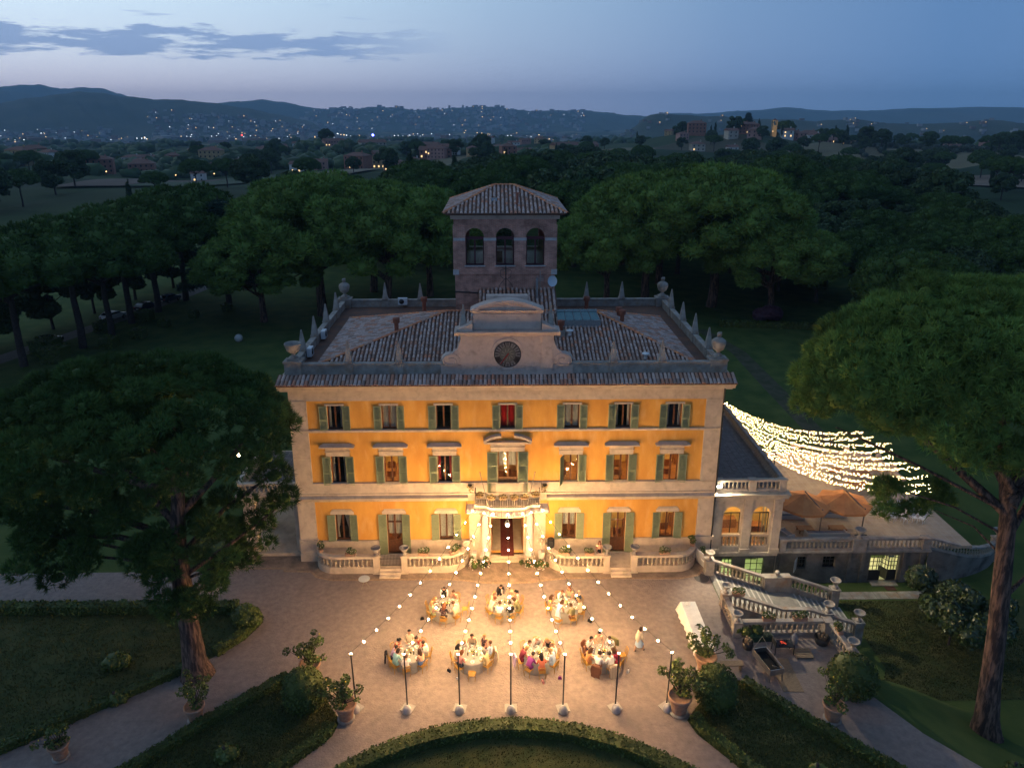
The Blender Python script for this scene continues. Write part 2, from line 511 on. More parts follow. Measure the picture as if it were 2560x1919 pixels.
def ground_material():
    m = bpy.data.materials.new('ground_cover')
    m.use_nodes = True
    nt = m.node_tree; L = nt.links
    b = nt.nodes['Principled BSDF']; b.inputs['Roughness'].default_value = 0.95; b.inputs['Specular IOR Level'].default_value = 0.1
    t = nt.nodes.new('ShaderNodeTexCoord')
    def N(tp, **k):
        n = nt.nodes.new(tp)
        for a, c in k.items(): setattr(n, a, c)
        return n
    ln = N('ShaderNodeVectorMath', operation='LENGTH'); L.new(t.outputs['Object'], ln.inputs[0])
    mr = N('ShaderNodeMapRange'); mr.inputs[1].default_value = 190; mr.inputs[2].default_value = 320; L.new(ln.outputs['Value'], mr.inputs[0])
    no = N('ShaderNodeTexNoise'); no.inputs['Scale'].default_value = 0.35; no.inputs['Detail'].default_value = 7; L.new(t.outputs['Object'], no.inputs[0])
    r1 = N('ShaderNodeValToRGB'); r1.color_ramp.elements[0].color = (0.042, 0.078, 0.022, 1); r1.color_ramp.elements[1].color = (0.10, 0.125, 0.036, 1)
    r1.color_ramp.elements[0].position = 0.3; r1.color_ramp.elements[1].position = 0.72
    L.new(no.outputs[0], r1.inputs[0])
    # lived-in patchwork of fields, woods and stubble further off
    w = N('ShaderNodeTexNoise'); w.inputs['Scale'].default_value = 0.004; w.inputs['Detail'].default_value = 3; L.new(t.outputs['Object'], w.inputs[0])
    mx = N('ShaderNodeMix', data_type='VECTOR'); mx.inputs[0].default_value = 0.001
    vo = N('ShaderNodeTexVoronoi'); vo.inputs['Scale'].default_value = 0.0075; L.new(t.outputs['Object'], vo.inputs['Vector'])
    sp = N('ShaderNodeSeparateColor'); L.new(vo.outputs['Color'], sp.inputs[0])
    r2 = N('ShaderNodeValToRGB')
    cr = r2.color_ramp; cr.interpolation = 'CONSTANT'
    st = [(0.0, (0.035, 0.055, 0.022)), (0.30, (0.055, 0.075, 0.03)), (0.45, (0.10, 0.085, 0.05)), (0.55, (0.028, 0.042, 0.02)), (0.74, (0.20, 0.165, 0.095)), (0.86, (0.05, 0.065, 0.03))]
    while len(cr.elements) < len(st): cr.elements.new(0.5)
    for e, (p, c) in zip(cr.elements, st): e.position = p; e.color = c + (1,)
    L.new(sp.outputs[0], r2.inputs[0])
    mul = N('ShaderNodeMix', data_type='RGBA', blend_type='MULTIPLY'); mul.inputs[0].default_value = 0.7
    r3 = N('ShaderNodeValToRGB'); r3.color_ramp.elements[0].color = (0.45, 0.45, 0.45, 1); r3.color_ramp.elements[1].color = (1.4, 1.4, 1.4, 1)
    n3 = N('ShaderNodeTexNoise'); n3.inputs['Scale'].default_value = 0.03; n3.inputs['Detail'].default_value = 9; L.new(t.outputs['Object'], n3.inputs[0]); L.new(n3.outputs[0], r3.inputs[0])
    L.new(r2.outputs[0], mul.inputs[6]); L.new(r3.outputs[0], mul.inputs[7])
    fin = N('ShaderNodeMix', data_type='RGBA'); L.new(mr.outputs[0], fin.inputs[0]); L.new(r1.outputs[0], fin.inputs[6]); L.new(mul.outputs[2], fin.inputs[7])
    L.new(fin.outputs[2], b.inputs['Base Color'])
    bn = N('ShaderNodeBump'); bn.inputs['Strength'].default_value = 0.5; bn.inputs['Distance'].default_value = 0.06
    n4 = N('ShaderNodeTexNoise'); n4.inputs['Scale'].default_value = 9; n4.inputs['Detail'].default_value = 4; L.new(t.outputs['Object'], n4.inputs[0]); L.new(n4.outputs[0], bn.inputs['Height'])
    L.new(bn.outputs[0], b.inputs['Normal'])
    return m
M['ground'] = ground_material()
me = bpy.data.meshes.new('ground'); me.from_pydata(gv, [], gf); me.materials.append(M['ground'])
me.polygons.foreach_set('use_smooth', [True] * len(gf))
link('ground', me, kind='structure')

M['gravel'] = mat('gravel', (0.32, 0.25, 0.215), 0.95, (0.21, 0.165, 0.145), 2.6, 0.3, 0.7, bump=0.9, bscale=9, detail=10, stain=((0.165, 0.13, 0.115), 0.16, 0.6))
M['lawn'] = mat('lawn', (0.085, 0.085, 0.024), 0.95, (0.035, 0.055, 0.014), 0.8, 0.35, 0.65, bump=0.8, bscale=14, detail=10, stain=((0.13, 0.11, 0.04), 0.6, 0.5))
M['asphalt'] = mat('drive_gravel', (0.16, 0.15, 0.14), 0.95, (0.11, 0.10, 0.095), 2, bump=0.3, bscale=12)
def sheet(name, poly, z, m, thick=0.0):
    b = MB()
    b.add([(x, y, z) for x, y in poly], [tuple(range(len(poly)))])
    return b.build(name, m, kind='structure')
sheet('gravel_court', [(-75, -1.4), (-75, -48), (34, -48), (29.5, -26), (26, -21), (23.2, -17.6), (21.7, -14.8), (21.45, -12.9), (21.45, -9.3), (15.2, -9.3), (15.2, 0.5), (-21.6, 0.5), (-21.6, -1.4)], 0.006, M['gravel'])
BED_L2 = [(-75, -5.7), (-18.6, -5.9), (-17.3, -6.4), (-16.9, -7.4), (-17.6, -9.2), (-19.7, -11.4), (-25.7, -16.3), (-34, -23), (-48, -34), (-75, -40)]
BED_L1 = [(-13.4, -12.5), (-11.4, -13.9), (-9.9, -16.1), (-10.1, -17.2), (-11.7, -18.9), (-15, -22.4), (-24.5, -23), (-20, -19.1), (-17.4, -16.1)]
BED_R1 = [(13.7, -13.2), (14.6, -13.6), (17.1, -16.7), (20.3, -19.8), (23.8, -23), (14.8, -22.6), (12.1, -19.7), (10.4, -17.4), (10.1, -16.4), (11.8, -14.4)]
for nm, bd in (('lawn_bed_west', BED_L2), ('lawn_bed_front', BED_L1), ('lawn_bed_east', BED_R1)):
    sheet(nm, bd if nm != 'lawn_bed_front' else bd[::-1][:], 0.014, M['lawn'])
CC = (-0.2, -31.8)
sheet('lawn_roundel', [(CC[0] + 14.6 * math.cos(2 * PI * k / 48), CC[1] + 14.6 * math.sin(2 * PI * k / 48)) for k in range(48)], 0.014, M['lawn'])
sheet('drive', [(-78, 36), (-72.6, 54), (-67.5, 71), (-62.8, 90), (-58, 120), (-54, 121), (-59.5, 90), (-64.2, 71), (-68.8, 54), (-74, 36)][::-1], 0.012, M['asphalt'])
sheet('garden_path', [(33.2, 20), (33.4, 36), (33.8, 52), (31.5, 64), (33.5, 64), (36.0, 52), (35.8, 36), (35.2, 20)][::-1], 0.012, mat('worn_path', (0.085, 0.078, 0.05), 0.95, (0.04, 0.05, 0.02), .7))
sheet('mown_lawn', [(34.6, -7), (25.8, -2.0), (25.8, -9), (23.9, -12), (27, -12), (40, -11), (40, -0.9), (26, -0.9)][::-1] and [(25.9, -1.75), (25.9, -9.0), (24.1, -12.0), (44, -12.0), (44, -1.75)], -3.04, M['lawn'])

# paved apron along the front of the house, herringbone brick inside a brick-on-edge border
def paving(name, c1, c2, mortar, bw, rh, rot):
    m = bpy.data.materials.new(name); m.use_nodes = True
    nt = m.node_tree; L = nt.links; b = nt.nodes['Principled BSDF']; b.inputs['Roughness'].default_value = 0.85
    t = nt.nodes.new('ShaderNodeTexCoord'); mp = nt.nodes.new('ShaderNodeMapping'); mp.inputs['Rotation'].default_value = (0, 0, rot); L.new(t.outputs['Object'], mp.inputs[0])
    br = nt.nodes.new('ShaderNodeTexBrick'); br.inputs['Scale'].default_value = 1.0; br.inputs['Brick Width'].default_value = bw; br.inputs['Row Height'].default_value = rh; br.inputs['Mortar Size'].default_value = 0.012
    br.inputs['Color1'].default_value = c1 + (1,); br.inputs['Color2'].default_value = c2 + (1,); br.inputs['Mortar'].default_value = mortar + (1,); L.new(mp.outputs[0], br.inputs[0])
    no = nt.nodes.new('ShaderNodeTexNoise'); no.inputs['Scale'].default_value = 1.3; no.inputs['Detail'].default_value = 8; L.new(t.outputs['Object'], no.inputs[0])
    mr = nt.nodes.new('ShaderNodeMapRange'); mr.inputs[1].default_value = 0.3; mr.inputs[2].default_value = 0.7; mr.inputs[3].default_value = 0.6; mr.inputs[4].default_value = 1.2; L.new(no.outputs[0], mr.inputs[0])
    mx = nt.nodes.new('ShaderNodeMix'); mx.data_type = 'RGBA'; mx.blend_type = 'MULTIPLY'; mx.inputs[0].default_value = 1; L.new(br.outputs[0], mx.inputs[6]); L.new(mr.outputs[0], mx.inputs[7]); L.new(mx.outputs[2], b.inputs['Base Color'])
    bn = nt.nodes.new('ShaderNodeBump'); bn.inputs['Strength'].default_value = 0.4; bn.inputs['Distance'].default_value = 0.02; bn.invert = True; L.new(br.outputs['Fac'], bn.inputs['Height']); L.new(bn.outputs[0], b.inputs['Normal'])
    return m
M['apron'] = paving('herringbone_paving', (0.36, 0.24, 0.16), (0.28, 0.19, 0.13), (0.22, 0.17, 0.13), 0.26, 0.09, R(45))
APR = [(-21.5, -1.15), (-17.1, -1.2), (-17.1, -1.55), (-15.0, -1.65), (-14.4, -2.35), (-13.2, -2.75), (-4.6, -2.75), (-3.2, -2.95), (-1.8, -3.25), (0, -3.35), (1.8, -3.25), (3.2, -2.95), (4.6, -2.8), (13.0, -2.95), (14.4, -2.6), (15.1, -1.7), (15.15, 0.4), (-21.5, 0.6)]
sheet('paved_apron', APR, 0.012, M['apron'])
edge = MB()
for a, b_ in zip(APR[:-3], APR[1:-2]):
    d = Vector((b_[0] - a[0], b_[1] - a[1])); n = max(1, int(d.length / 0.16)); ang = math.atan2(d.y, d.x)
    for k in range(n):
        p = Vector(a) + d * ((k + 0.5) / n)
        edge.mbox(Matrix.Translation((p.x, p.y + 0.06, 0.013)) @ Matrix.Rotation(ang, 4, 'Z'), d.length / n * 0.46, 0.1, 0.008 + random.random() * 0.004)
edge.build('paving_edge_bricks', mat('edge_brick', (0.40, 0.28, 0.18), 0.9, (0.28, 0.18, 0.12), 6), kind='structure')

# ================================================================== THE VILLA
villa = thing('villa', 'ochre three storey villa with sage shutters, clock gable and parapet obelisks', 'villa', (0, 0, 0))
WX = 15.9
COLX = [-12.7, -8.72, -4.71, 0.03, 4.8, 8.61, 12.42]
TOP = [(x, 11.06, 12.98, 1.1) for x in COLX]
MID = [(x, 6.60, 8.92, 1.1) for x in COLX]
MID[3] = (0.03, 5.80, 9.22, 1.5)
GRD = [(x, 1.75, 4.02, 1.1) for x in COLX]
GRD[1] = (COLX[1], 0.52, 4.02, 1.16)
GRD[5] = (COLX[5], 0.52, 4.02, 1.16)
GRD[3] = (0.0, 0.5, 4.05, 2.5)
HOLES = [(x - w / 2, x + w / 2, z0, z1) for x, z0, z1, w in TOP + MID + GRD]
def wall_holes(mb, x0, x1, z0, z1, holes, y, depth, flip=False):
    """vertical wall facing -y with real openings and their reveals"""
    X = sorted(set([x0, x1] + [h[i] for h in holes for i in (0, 1) if x0 < h[i] < x1]))
    Z = sorted(set([z0, z1] + [h[i] for h in holes for i in (2, 3) if z0 < h[i] < z1]))
    for i in range(len(X) - 1):
        for j in range(len(Z) - 1):
            cx, cz = (X[i] + X[i + 1]) / 2, (Z[j] + Z[j + 1]) / 2
            if any(h[0] < cx < h[1] and h[2] < cz < h[3] for h in holes):
                continue
            mb.quad((X[i], y, Z[j]), (X[i + 1], y, Z[j]), (X[i + 1], y, Z[j + 1]), (X[i], y, Z[j + 1]))
    for a, b, c, d in holes:
        y2 = y + depth
        mb.quad((a, y, c), (a, y, d), (a, y2, d), (a, y2, c))
        mb.quad((b, y, c), (b, y2, c), (b, y2, d), (b, y, d))
        mb.quad((a, y, d), (b, y, d), (b, y2, d), (a, y2, d))
        mb.quad((a, y, c), (a, y2, c), (b, y2, c), (b, y, c))
w = MB()
wall_holes(w, -WX, WX, 0.0, 15.0, HOLES, 0.0, 0.30)
w.quad((-WX, 0, 0), (-WX, 0, 15), (-WX, 19.9, 15), (-WX, 19.9, 0))
w.quad((WX, 0, 0), (WX, 19.9, 0), (WX, 19.9, 15), (WX, 0, 15))
w.quad((-WX, 19.9, 0), (-WX, 19.9, 15), (WX, 19.9, 15), (WX, 19.9, 0))
w.build('plaster_wall', M['ochre'], villa)
# stone dressings -----------------------------------------------------------------
def skip(spans, a, b):
    """a..b with the spans cut out"""
    out, c = [], a
    for s0, s1 in sorted(spans):
        if s0 > c: out.append((c, min(s0, b)))
        c = max(c, s1)
    if c < b: out.append((c, b))
    return out
b = MB()
pl = [(COLX[1] - .62, COLX[1] + .62), (COLX[5] - .62, COLX[5] + .62), (-3.0, 3.0)]
for a, c in skip(pl, -14.75, 14.75):
    b.box(a, c, -0.06, 0.02, 0, 1.66)
    b.box(a, c, -0.10, 0.02, 1.66, 1.74)
b.build_each('plinth', M['stone'], villa, 2)
for s in (-1, 1):
    b = MB()
    x0, x1 = sorted((s * 14.72, s * 16.02))
    b.box(x0, x1, -0.14, 0.5, 1.9, 5.16)
    for z0, z1 in ((6.64, 8.7), (8.72, 10.86), (11.08, 13.36)):
        b.box(x0, x1, -0.12, 0.5, z0, z1)
    b.box(x0 - 0.08, x1 + 0.08, -0.24, 0.5, 0.0, 0.75)
    b.box(x0 - 0.05, x1 + 0.05, -0.20, 0.5, 0.75, 1.62)
    b.box(x0 - 0.09, x1 + 0.09, -0.25, 0.5, 1.62, 1.9)
    b.build('corner_pilaster', M['stone'], villa)
b = MB()      # broad band over the ground floor with its cornice
b.box(-16.03, 16.03, -0.13, 0.02, 5.84, 6.62)
b.box(-16.06, 16.06, -0.20, 0.02, 5.76, 5.84)
prof = [(0.02, 5.16), (-0.16, 5.16), (-0.20, 5.28), (-0.24, 5.34), (-0.40, 5.46), (-0.42, 5.54), (-0.14, 5.66), (-0.14, 5.76), (0.02, 5.76)]
b.prism([(p[0], p[1]) for p in prof], -16.1, -3.0, 'x'); b.prism(prof, 3.0, 16.1, 'x')
b.box(-3.0, 3.0, -0.14, 0.02, 5.16, 5.76)
b.build('string_band', M['stone'], villa)
b = MB()
b.prism([(0.02, 6.62), (-0.13, 6.62), (-0.18, 6.66), (-0.18, 6.70), (0.02, 6.74)], -14.7, -0.8, 'x'); b.prism([(0.02, 6.62), (-0.13, 6.62), (-0.18, 6.66), (-0.18, 6.70), (0.02, 6.74)], 0.86, 14.7, 'x')
b.build('sill_course', M['stone'], villa)
b = MB()
b.prism([(0.02, 10.86), (-0.15, 10.88), (-0.17, 11.02), (-0.15, 11.06), (0.02, 11.08)], -16.06, 16.06, 'x')
b.build('upper_course', M['stone'], villa)
b = MB()
b.box(-16.0, 16.0, -0.07, 0.02, 13.36, 14.12)
b.build('frieze', M['stone'], villa)
b = MB()
cp = [(0.02, 14.12), (-0.14, 14.12), (-0.16, 14.2), (-0.30, 14.28), (-0.32, 14.34), (-0.72, 14.42), (-0.74, 14.60), (-0.82, 14.66), (-0.88, 14.78), (0.02, 14.78)]
b.prism(cp, -16.55, 16.55, 'x')
for s in (-1, 1):
    b.prism([(s * (16.0 - 0.02 - p[0]) if False else s * (15.92 - p[0]), p[1]) for p in cp][::(1 if s < 0 else -1)], 0.0, 19.9, 'y')
b.build('eaves_cornice', M['stone'], villa)

# windows ---------------------------------------------------------------------------
SLAT = {}
def shutter_mesh(wd, ht):
    key = (round(wd, 2), round(ht, 2))
    if key in SLAT: return SLAT[key]
    f, s = MB(), MB()
    t = 0.045
    f.box(0, 0.07, -t, 0, 0, ht); f.box(wd - 0.07, wd, -t, 0, 0, ht)
    rails = [0.0, ht * 0.40, ht - 0.08] if ht < 3 else [0.0, ht * 0.33, ht * 0.66, ht - 0.08]
    for z in rails: f.box(0.07, wd - 0.07, -t, 0, z, z + 0.08)
    f.box(0.07, wd - 0.07, -0.008, 0.0, 0.05, ht - 0.05)
    z = 0.1
    while z < ht - 0.12:
        if not any(r - 0.03 < z < r + 0.1 for r in rails):
            s.mbox(Matrix.Translation((wd / 2, -0.028, z)) @ Matrix.Rotation(R(-38), 4, 'X'), wd / 2 - 0.075, 0.024, 0.006)
        z += 0.058
    SLAT[key] = (f.mesh('shutter', M['shutter']), s.mesh('slats', M['shutter']))
    return SLAT[key]
def shutter(x, z, wd, ht, side, ang):
    fm, sm = shutter_mesh(wd, ht)
    o = put(fm, 'shutter', villa, (x, -0.07, z - 0.02))
    # hinge at the jamb; the leaf lies against the wall, a little proud of it
    if side < 0:
        o.rotation_euler = (0, 0, PI + ang); o.scale = (1, -1, 1)
    else:
        o.rotation_euler = (0, 0, -ang)
    q = bpy.data.objects.new('slats', sm); COL.objects.link(q); q.parent = o; q['kind'] = 'stuff'
def curtain(parent, x0, x1, z0, z1, y, m, style):
    def strip(fx0, fx1, n=12):
        b = MB()
        for i in range(n):
            for j in range(8):
                def P(a, c):
                    zz = lerp(z0, z1, c); u0, u1 = fx0(c), fx1(c)
                    return (lerp(u0, u1, a), y + 0.025 * math.sin(a * 26 + c), zz)
                a0, a1, c0, c1 = i / n, (i + 1) / n, j / 8, (j + 1) / 8
                b.quad(P(a0, c0), P(a1, c0), P(a1, c1), P(a0, c1), True)
        b.build('curtain', m, parent)
    wd = x1 - x0
    if style == 'tied':
        k = lambda c: 0.12 + 0.38 * abs(c - 0.35) ** 0.8 if c > 0.35 else 0.12 + 0.15 * (0.35 - c)
        strip(lambda c: x0 + 0.02, lambda c: x0 + wd * k(c)); strip(lambda c: x1 - wd * k(c), lambda c: x1 - 0.02)
    elif style == 'open':
        strip(lambda c: x0, lambda c: x0 + wd * 0.17); strip(lambda c: x1 - wd * 0.17, lambda c: x1)
    elif style == 'half':
        z0 = lerp(z0, z1, 0.45); strip(lambda c: x0 + 0.05, lambda c: x1 - 0.05)
    elif style == 'top':
        z0 = lerp(z0, z1, 0.62); strip(lambda c: x0 + 0.05, lambda c: x1 - 0.05)
    else:
        strip(lambda c: x0 + 0.03, lambda c: (x0 + x1) / 2 - 0.05); strip(lambda c: (x0 + x1) / 2 + 0.05, lambda c: x1 - 0.03)
M['lamp'] = mat('room_lamp', (1, 0.8, 0.5), 0.5, emit=(1.0, 0.62, 0.24), estr=360)
M['lamp_dim'] = mat('room_lamp_dim', (1, 0.8, 0.5), 0.5, emit=(1.0, 0.55, 0.22), estr=110)
M['floor'] = mat('room_floor', (0.45, 0.22, 0.09), 0.5, (0.32, 0.15, 0.06), 3)
def room(x0, x1, z0, z1, depth, m, lamp, parent):
    b = MB()
    y0, y1 = 0.34, 0.34 + depth
    b.quad((x0, y1, z0), (x1, y1, z0), (x1, y1, z1), (x0, y1, z1))
    b.quad((x0, y0, z0), (x0, y1, z0), (x0, y1, z1), (x0, y0, z1))
    b.quad((x1, y0, z0), (x1, y0, z1), (x1, y1, z1), (x1, y1, z0))
    b.quad((x0, y0, z1), (x0, y1, z1), (x1, y1, z1), (x1, y0, z1))
    b.cur = 1
    b.quad((x0, y0, z0), (x1, y0, z0), (x1, y1, z0), (x0, y1, z0))
    b.build('room_lining', [m, M['floor'] if m is not M['dark'] else M['dark']], parent)
    if lamp:
        s = MB(); s.sphere(((x0 + x1) / 2, y0 + depth * 0.45, z1 - 0.55), 0.14, 10, 6); s.tube([((x0 + x1) / 2, y0 + depth * 0.45, z1), ((x0 + x1) / 2, y0 + depth * 0.45, z1 - 0.45)], 0.015, 5)
        s.build('ceiling_lamp', M['lamp'] if lamp == 1 else M['lamp_dim'], parent)
        f = MB()      # a chair and a chest make the lit room lived in
        cx = lerp(x0, x1, random.uniform(.35, .65))
        f.box(cx - .3, cx + .3, y0 + .9, y0 + 1.5, z0, z0 + .45); f.box(cx - .3, cx + .3, y0 + 1.42, y0 + 1.5, z0 + .45, z0 + 1.0)
        f.box(x1 - .7, x1 - .05, y1 - .6, y1 - .05, z0, z0 + .95); f.box(x0 + .1, x0 + .9, y1 - .06, y1 - .02, z0 + 1.4, z0 + 2.2)
        f.build_each('furniture', M['wood_l'], parent)
def casement(x, z0, z1, wd, row, i, cur, lit, door=False):
    """frame mesh, its panes, sill and surround are sub-parts"""
    b = MB(); y = 0.17; t = 0.075; x0, x1 = x - wd / 2, x + wd / 2
    b.box(x0, x0 + t, y, y + .07, z0, z1); b.box(x1 - t, x1, y, y + .07, z0, z1); b.box(x0 + t, x1 - t, y, y + .07, z1 - t, z1); b.box(x0 + t, x1 - t, y, y + .07, z0, z0 + .09)
    b.box(x - .06, x + .06, y - .01, y + .075, z0 + .09, z1 - t)
    if door:
        zt = z0 + (1.1 if not i == 3 else 1.15)
        b.box(x0 + t, x1 - t, y + .012, y + .06, z0 + .09, zt - 0.08)
        b.box(x0 + t, x1 - t, y, y + .07, zt - .08, zt + .04)
        zb = zt + .04
        if i != 3: b.box(x0 + t, x1 - t, y - .005, y + .072, z1 - .85, z1 - .76)
    else:
        zb = z0 + .09
    fr = b.build('window', M['wood'] if not (i == 3 and row == 'mid') else M['wood_l'], villa)
    for a, c in ((x0 + t, x - .06), (x + .06, x1 - t)):
        p = MB(); p.quad((a, y + .035, zb), (c, y + .035, zb), (c, y + .035, z1 - t), (a, y + .035, z1 - t)); p.build('pane', M['glass'], fr)
    s = MB()      # stone surround
    tw = 0.10
    s.box(x0 - tw, x0, -0.05, 0.10, z0, z1); s.box(x1, x1 + tw, -0.05, 0.10, z0, z1)
    if row == 'top':
        s.box(x0 - .16, x1 + .16, -0.08, 0.10, z1, z1 + .13)
    elif row == 'grd':
        s.box(x0 - .34, x1 + .34, -0.07, 0.10, z1, z1 + .22); s.box(x0 - .26, x1 + .26, -0.10, 0.10, z1 + .22, z1 + .34); s.box(x0 - .18, x1 + .18, -0.05, 0.10, z1 + .34, z1 + .42)
    s.build('surround', M['stone'], fr)
    q = MB()
    q.box(x0 - .16, x1 + .16, -0.17, 0.18, z0 - .10, z0); q.build('sill', M['stone'], fr)
    if row == 'mid':
        h = MB(); k = 0.0 if i != 3 else 0.18
        h.box(x0 - .34 - k, x1 + .34 + k, -0.07, 0.08, z1, z1 + .34); h.box(x0 - .40 - k, x1 + .40 + k, -0.11, 0.08, z1 + .34, z1 + .40)
        h.box(x0 - .36 - k, x1 + .36 + k, -0.06, 0.08, z1 + .40, z1 + .72)
        if i != 3:
            A, B, zt = x0 - .74, x1 + .74, z1 + .72
            h.box(A + .14, B - .14, -0.26, 0.08, zt, zt + .07)
            h.add([(A, -.42, zt + .07), (B, -.42, zt + .07), (B, .08, zt + .07), (A, .08, zt + .07), (A, -.44, zt + .17), (B, -.44, zt + .17), (B, .08, zt + .17), (A, .08, zt + .17), (A + .28, -.08, zt + .32), (B - .28, -.08, zt + .32), (B - .28, .08, zt + .32), (A + .28, .08, zt + .32)],
                  [(0, 3, 2, 1), (0, 1, 5, 4), (1, 2, 6, 5), (2, 3, 7, 6), (3, 0, 4, 7), (4, 5, 9, 8), (5, 6, 10, 9), (6, 7, 11, 10), (7, 4, 8, 11), (8, 9, 10, 11)])
        else:
            zt = z1 + .72
            h.box(x - 1.75, x + 1.75, -.36, .08, zt, zt + .15)
            for sg in (-1, 1):
                n = 6; pts = []
                for k2 in range(n + 1):
                    u = k2 / n; pts.append((x + sg * lerp(1.8, .48, u), zt + .15 + .42 * math.sin(u * PI / 2)))
                top = [(p[0], p[1] + .17) for p in pts]
                poly = pts + top[::-1]
                h.prism(poly if sg > 0 else poly[::-1], -.50, .08, 'y')
        h.build('hood', M['stone'], fr)
    fl, ce = {'top': (11.0, 14.0), 'mid': (6.55, 9.9) if i != 3 else (5.8, 9.9), 'grd': (0.5 if door else 0.9, 4.7)}[row]
    m = M['warm_wall'] if lit else M['dark']
    room(max(x - 1.7, -15.7), min(x + 1.7, 15.7), fl, ce, 3.2, m, lit, fr)
    if cur:
        curtain(fr, x0 + .05, x1 - .05, z0 + .08, z1 - .05, 0.33, *cur)
    return fr
C, RC, LC = M['curtain'], M['red_curtain'], M['lace']
top_c = [(C, 'open'), (C, 'panel'), None, (RC, 'panel'), (C, 'panel'), (C, 'open'), (C, 'open')]
mid_c = [(C, 'open'), None, (RC, 'open'), (C, 'top'), None, None, None]
grd_c = [(C, 'tied'), (C, 'half'), (LC, 'panel'), None, (LC, 'half'), None, None]
for i in range(7):
    casement(TOP[i][0], TOP[i][1], TOP[i][2], TOP[i][3], 'top', i, top_c[i], 2 if i == 1 else 0)
    casement(MID[i][0], MID[i][1], MID[i][2], MID[i][3], 'mid', i, mid_c[i], {1: 1, 3: 2, 4: 1, 5: 1, 6: 1}.get(i, 0), door=(i == 3))
    if i != 3:
        casement(GRD[i][0], GRD[i][1], GRD[i][2], GRD[i][3], 'grd', i, grd_c[i], {1: 2, 2: 2, 4: 2, 5: 1, 6: 1}.get(i, 0), door=(i in (1, 5)))
    for (x, z0, z1, wd), sw in ((TOP[i], .56), (MID[i], .60), (GRD[i], .58)):
        if (x, z0) == (0.0, 0.5): continue
        h = z1 - z0
        if h > 3: sw = .62
        if i == 3 and z0 < 6: sw = .78
        a1, a2 = random.uniform(.05, .16), random.uniform(.05, .16)
        if i == 4 and 6 < z0 < 7: a1 = 1.05
        shutter(x - wd / 2 - .02, z0, sw, h, -1, a1); shutter(x + wd / 2 + .02, z0, sw, h, 1, a2)

# entrance ---------------------------------------------------------------------------
b = MB()
for s in (-1, 1):
    a, c = sorted((s * 1.26, s * 1.42)); b.box(a, c, -.16, .3, .5, 4.05)
    a, c = sorted((s * 2.05, s * 2.95)); b.box(a, c, -.28, .02, .0, 4.75)
b.box(-1.42, 1.42, -.16, .3, 4.05, 4.3)
b.box(-2.95, 2.95, -.34, .02, 4.3, 4.78)
b.build('door_surround', M['stone'], villa)
b = MB()
b.quad((-1.25, .3, .5), (1.25, .3, .5), (2.4, 7.0, .5), (-2.4, 7.0, .5))
b.build('hall_floor', mat('hall_stone', (0.50, 0.42, 0.32), 0.5, (0.40, 0.33, 0.25), 2), villa)
b = MB(); b.box(-.52, .52, -.45, 6.9, .502, .515); b.build('carpet_runner', mat('red_carpet', (0.15, 0.028, 0.022), 0.95, (0.11, 0.02, 0.016), 5), villa)
b = MB()
b.quad((-2.4, 7, .5), (2.4, 7, .5), (2.4, 7, 4.6), (-2.4, 7, 4.6)); b.quad((-1.3, .31, .5), (-2.4, 7, .5), (-2.4, 7, 4.6), (-1.3, .31, 4.6)); b.quad((1.3, .31, .5), (1.3, .31, 4.6), (2.4, 7, 4.6), (2.4, 7, .5)); b.quad((-1.3, .31, 4.6), (-2.4, 7, 4.6), (2.4, 7, 4.6), (1.3, .31, 4.6))
b.build('hall_lining', M['warm_wall'], villa)
for s in (-1, 1):
    b = MB(); b.mbox(Matrix.Translation((s * 1.2, .95, 2.25)) @ Matrix.Rotation(s * R(4), 4, 'Z'), .03, .58, 1.72)
    d = b.build('door_leaf', M['wood'], villa)
    h = MB()
    for z in (1.3, 2.9): h.mbox(Matrix.Translation((s * 1.165, .95, z)) @ Matrix.Rotation(s * R(4), 4, 'Z'), .012, .40, .55)
    h.build('door_panel', M['wood_l'], d)
for k, (y0, z1) in enumerate(((-.62, .17), (-.30, .34), (.0, .498))):
    b = MB(); b.box(-2.05 + .2 * k, 2.05 - .2 * k, y0, .31, z1 - .165 if k else 0, z1); b.build('step', M['stone'], villa)
for s in (-1, 1):
    c = MB()
    c.box(s * 1.72 - .38, s * 1.72 + .38, -.86, -.1, 0, .55); c.box(s * 1.72 - .42, s * 1.72 + .42, -.90, -.08, .55, .65)
    o = c.build('column_pedestal', M['stone'], villa)
    c = MB(); c.lathe([(.34, .65), (.36, .70), (.34, .76), (.30, .80), (.31, .84), (.285, .90), (.285, 2.2), (.255, 4.25), (.28, 4.28), (.28, 4.34), (.33, 4.42), (.36, 4.46)], 20, (s * 1.72, -.48, 0))
    c.box(s * 1.72 - .38, s * 1.72 + .38, -.86, -.1, 4.46, 4.58)
    c.build('column', mat('column_marble', (0.72, 0.66, 0.60), 0.55, (0.62, 0.55, 0.48), 2, stretch=(1, 1, .4)), villa)
b = MB()      # balcony slab with curved front
def bal_front(x):
    u = abs(x) / 2.45
    return -1.42 + .42 * sstep(.45, .75, u)
n = 28; prf = [(-2.45 + 4.9 * k / n) for k in range(n + 1)]
pts = [(x, bal_front(x)) for x in prf]
poly = [(-2.45, -.05)] + pts + [(2.45, -.05)]
b.prism(poly[::1], 5.02, 5.2, 'z'); b.prism([(p[0] * 1.015, p[1] - .05 if p[1] < -.1 else p[1]) for p in poly], 5.2, 5.27, 'z')
bal = b.build('balcony', M['stone'], villa)
b = MB()
for x, y in pts[::1]:
    b.tube([(x, y + .04, 5.27), (x, y + .04, 6.22)], .016, 5)
b.tube([(x, y + .04, 6.22) for x, y in pts], .03, 6); b.tube([(x, y + .04, 5.36) for x, y in pts], .02, 5)
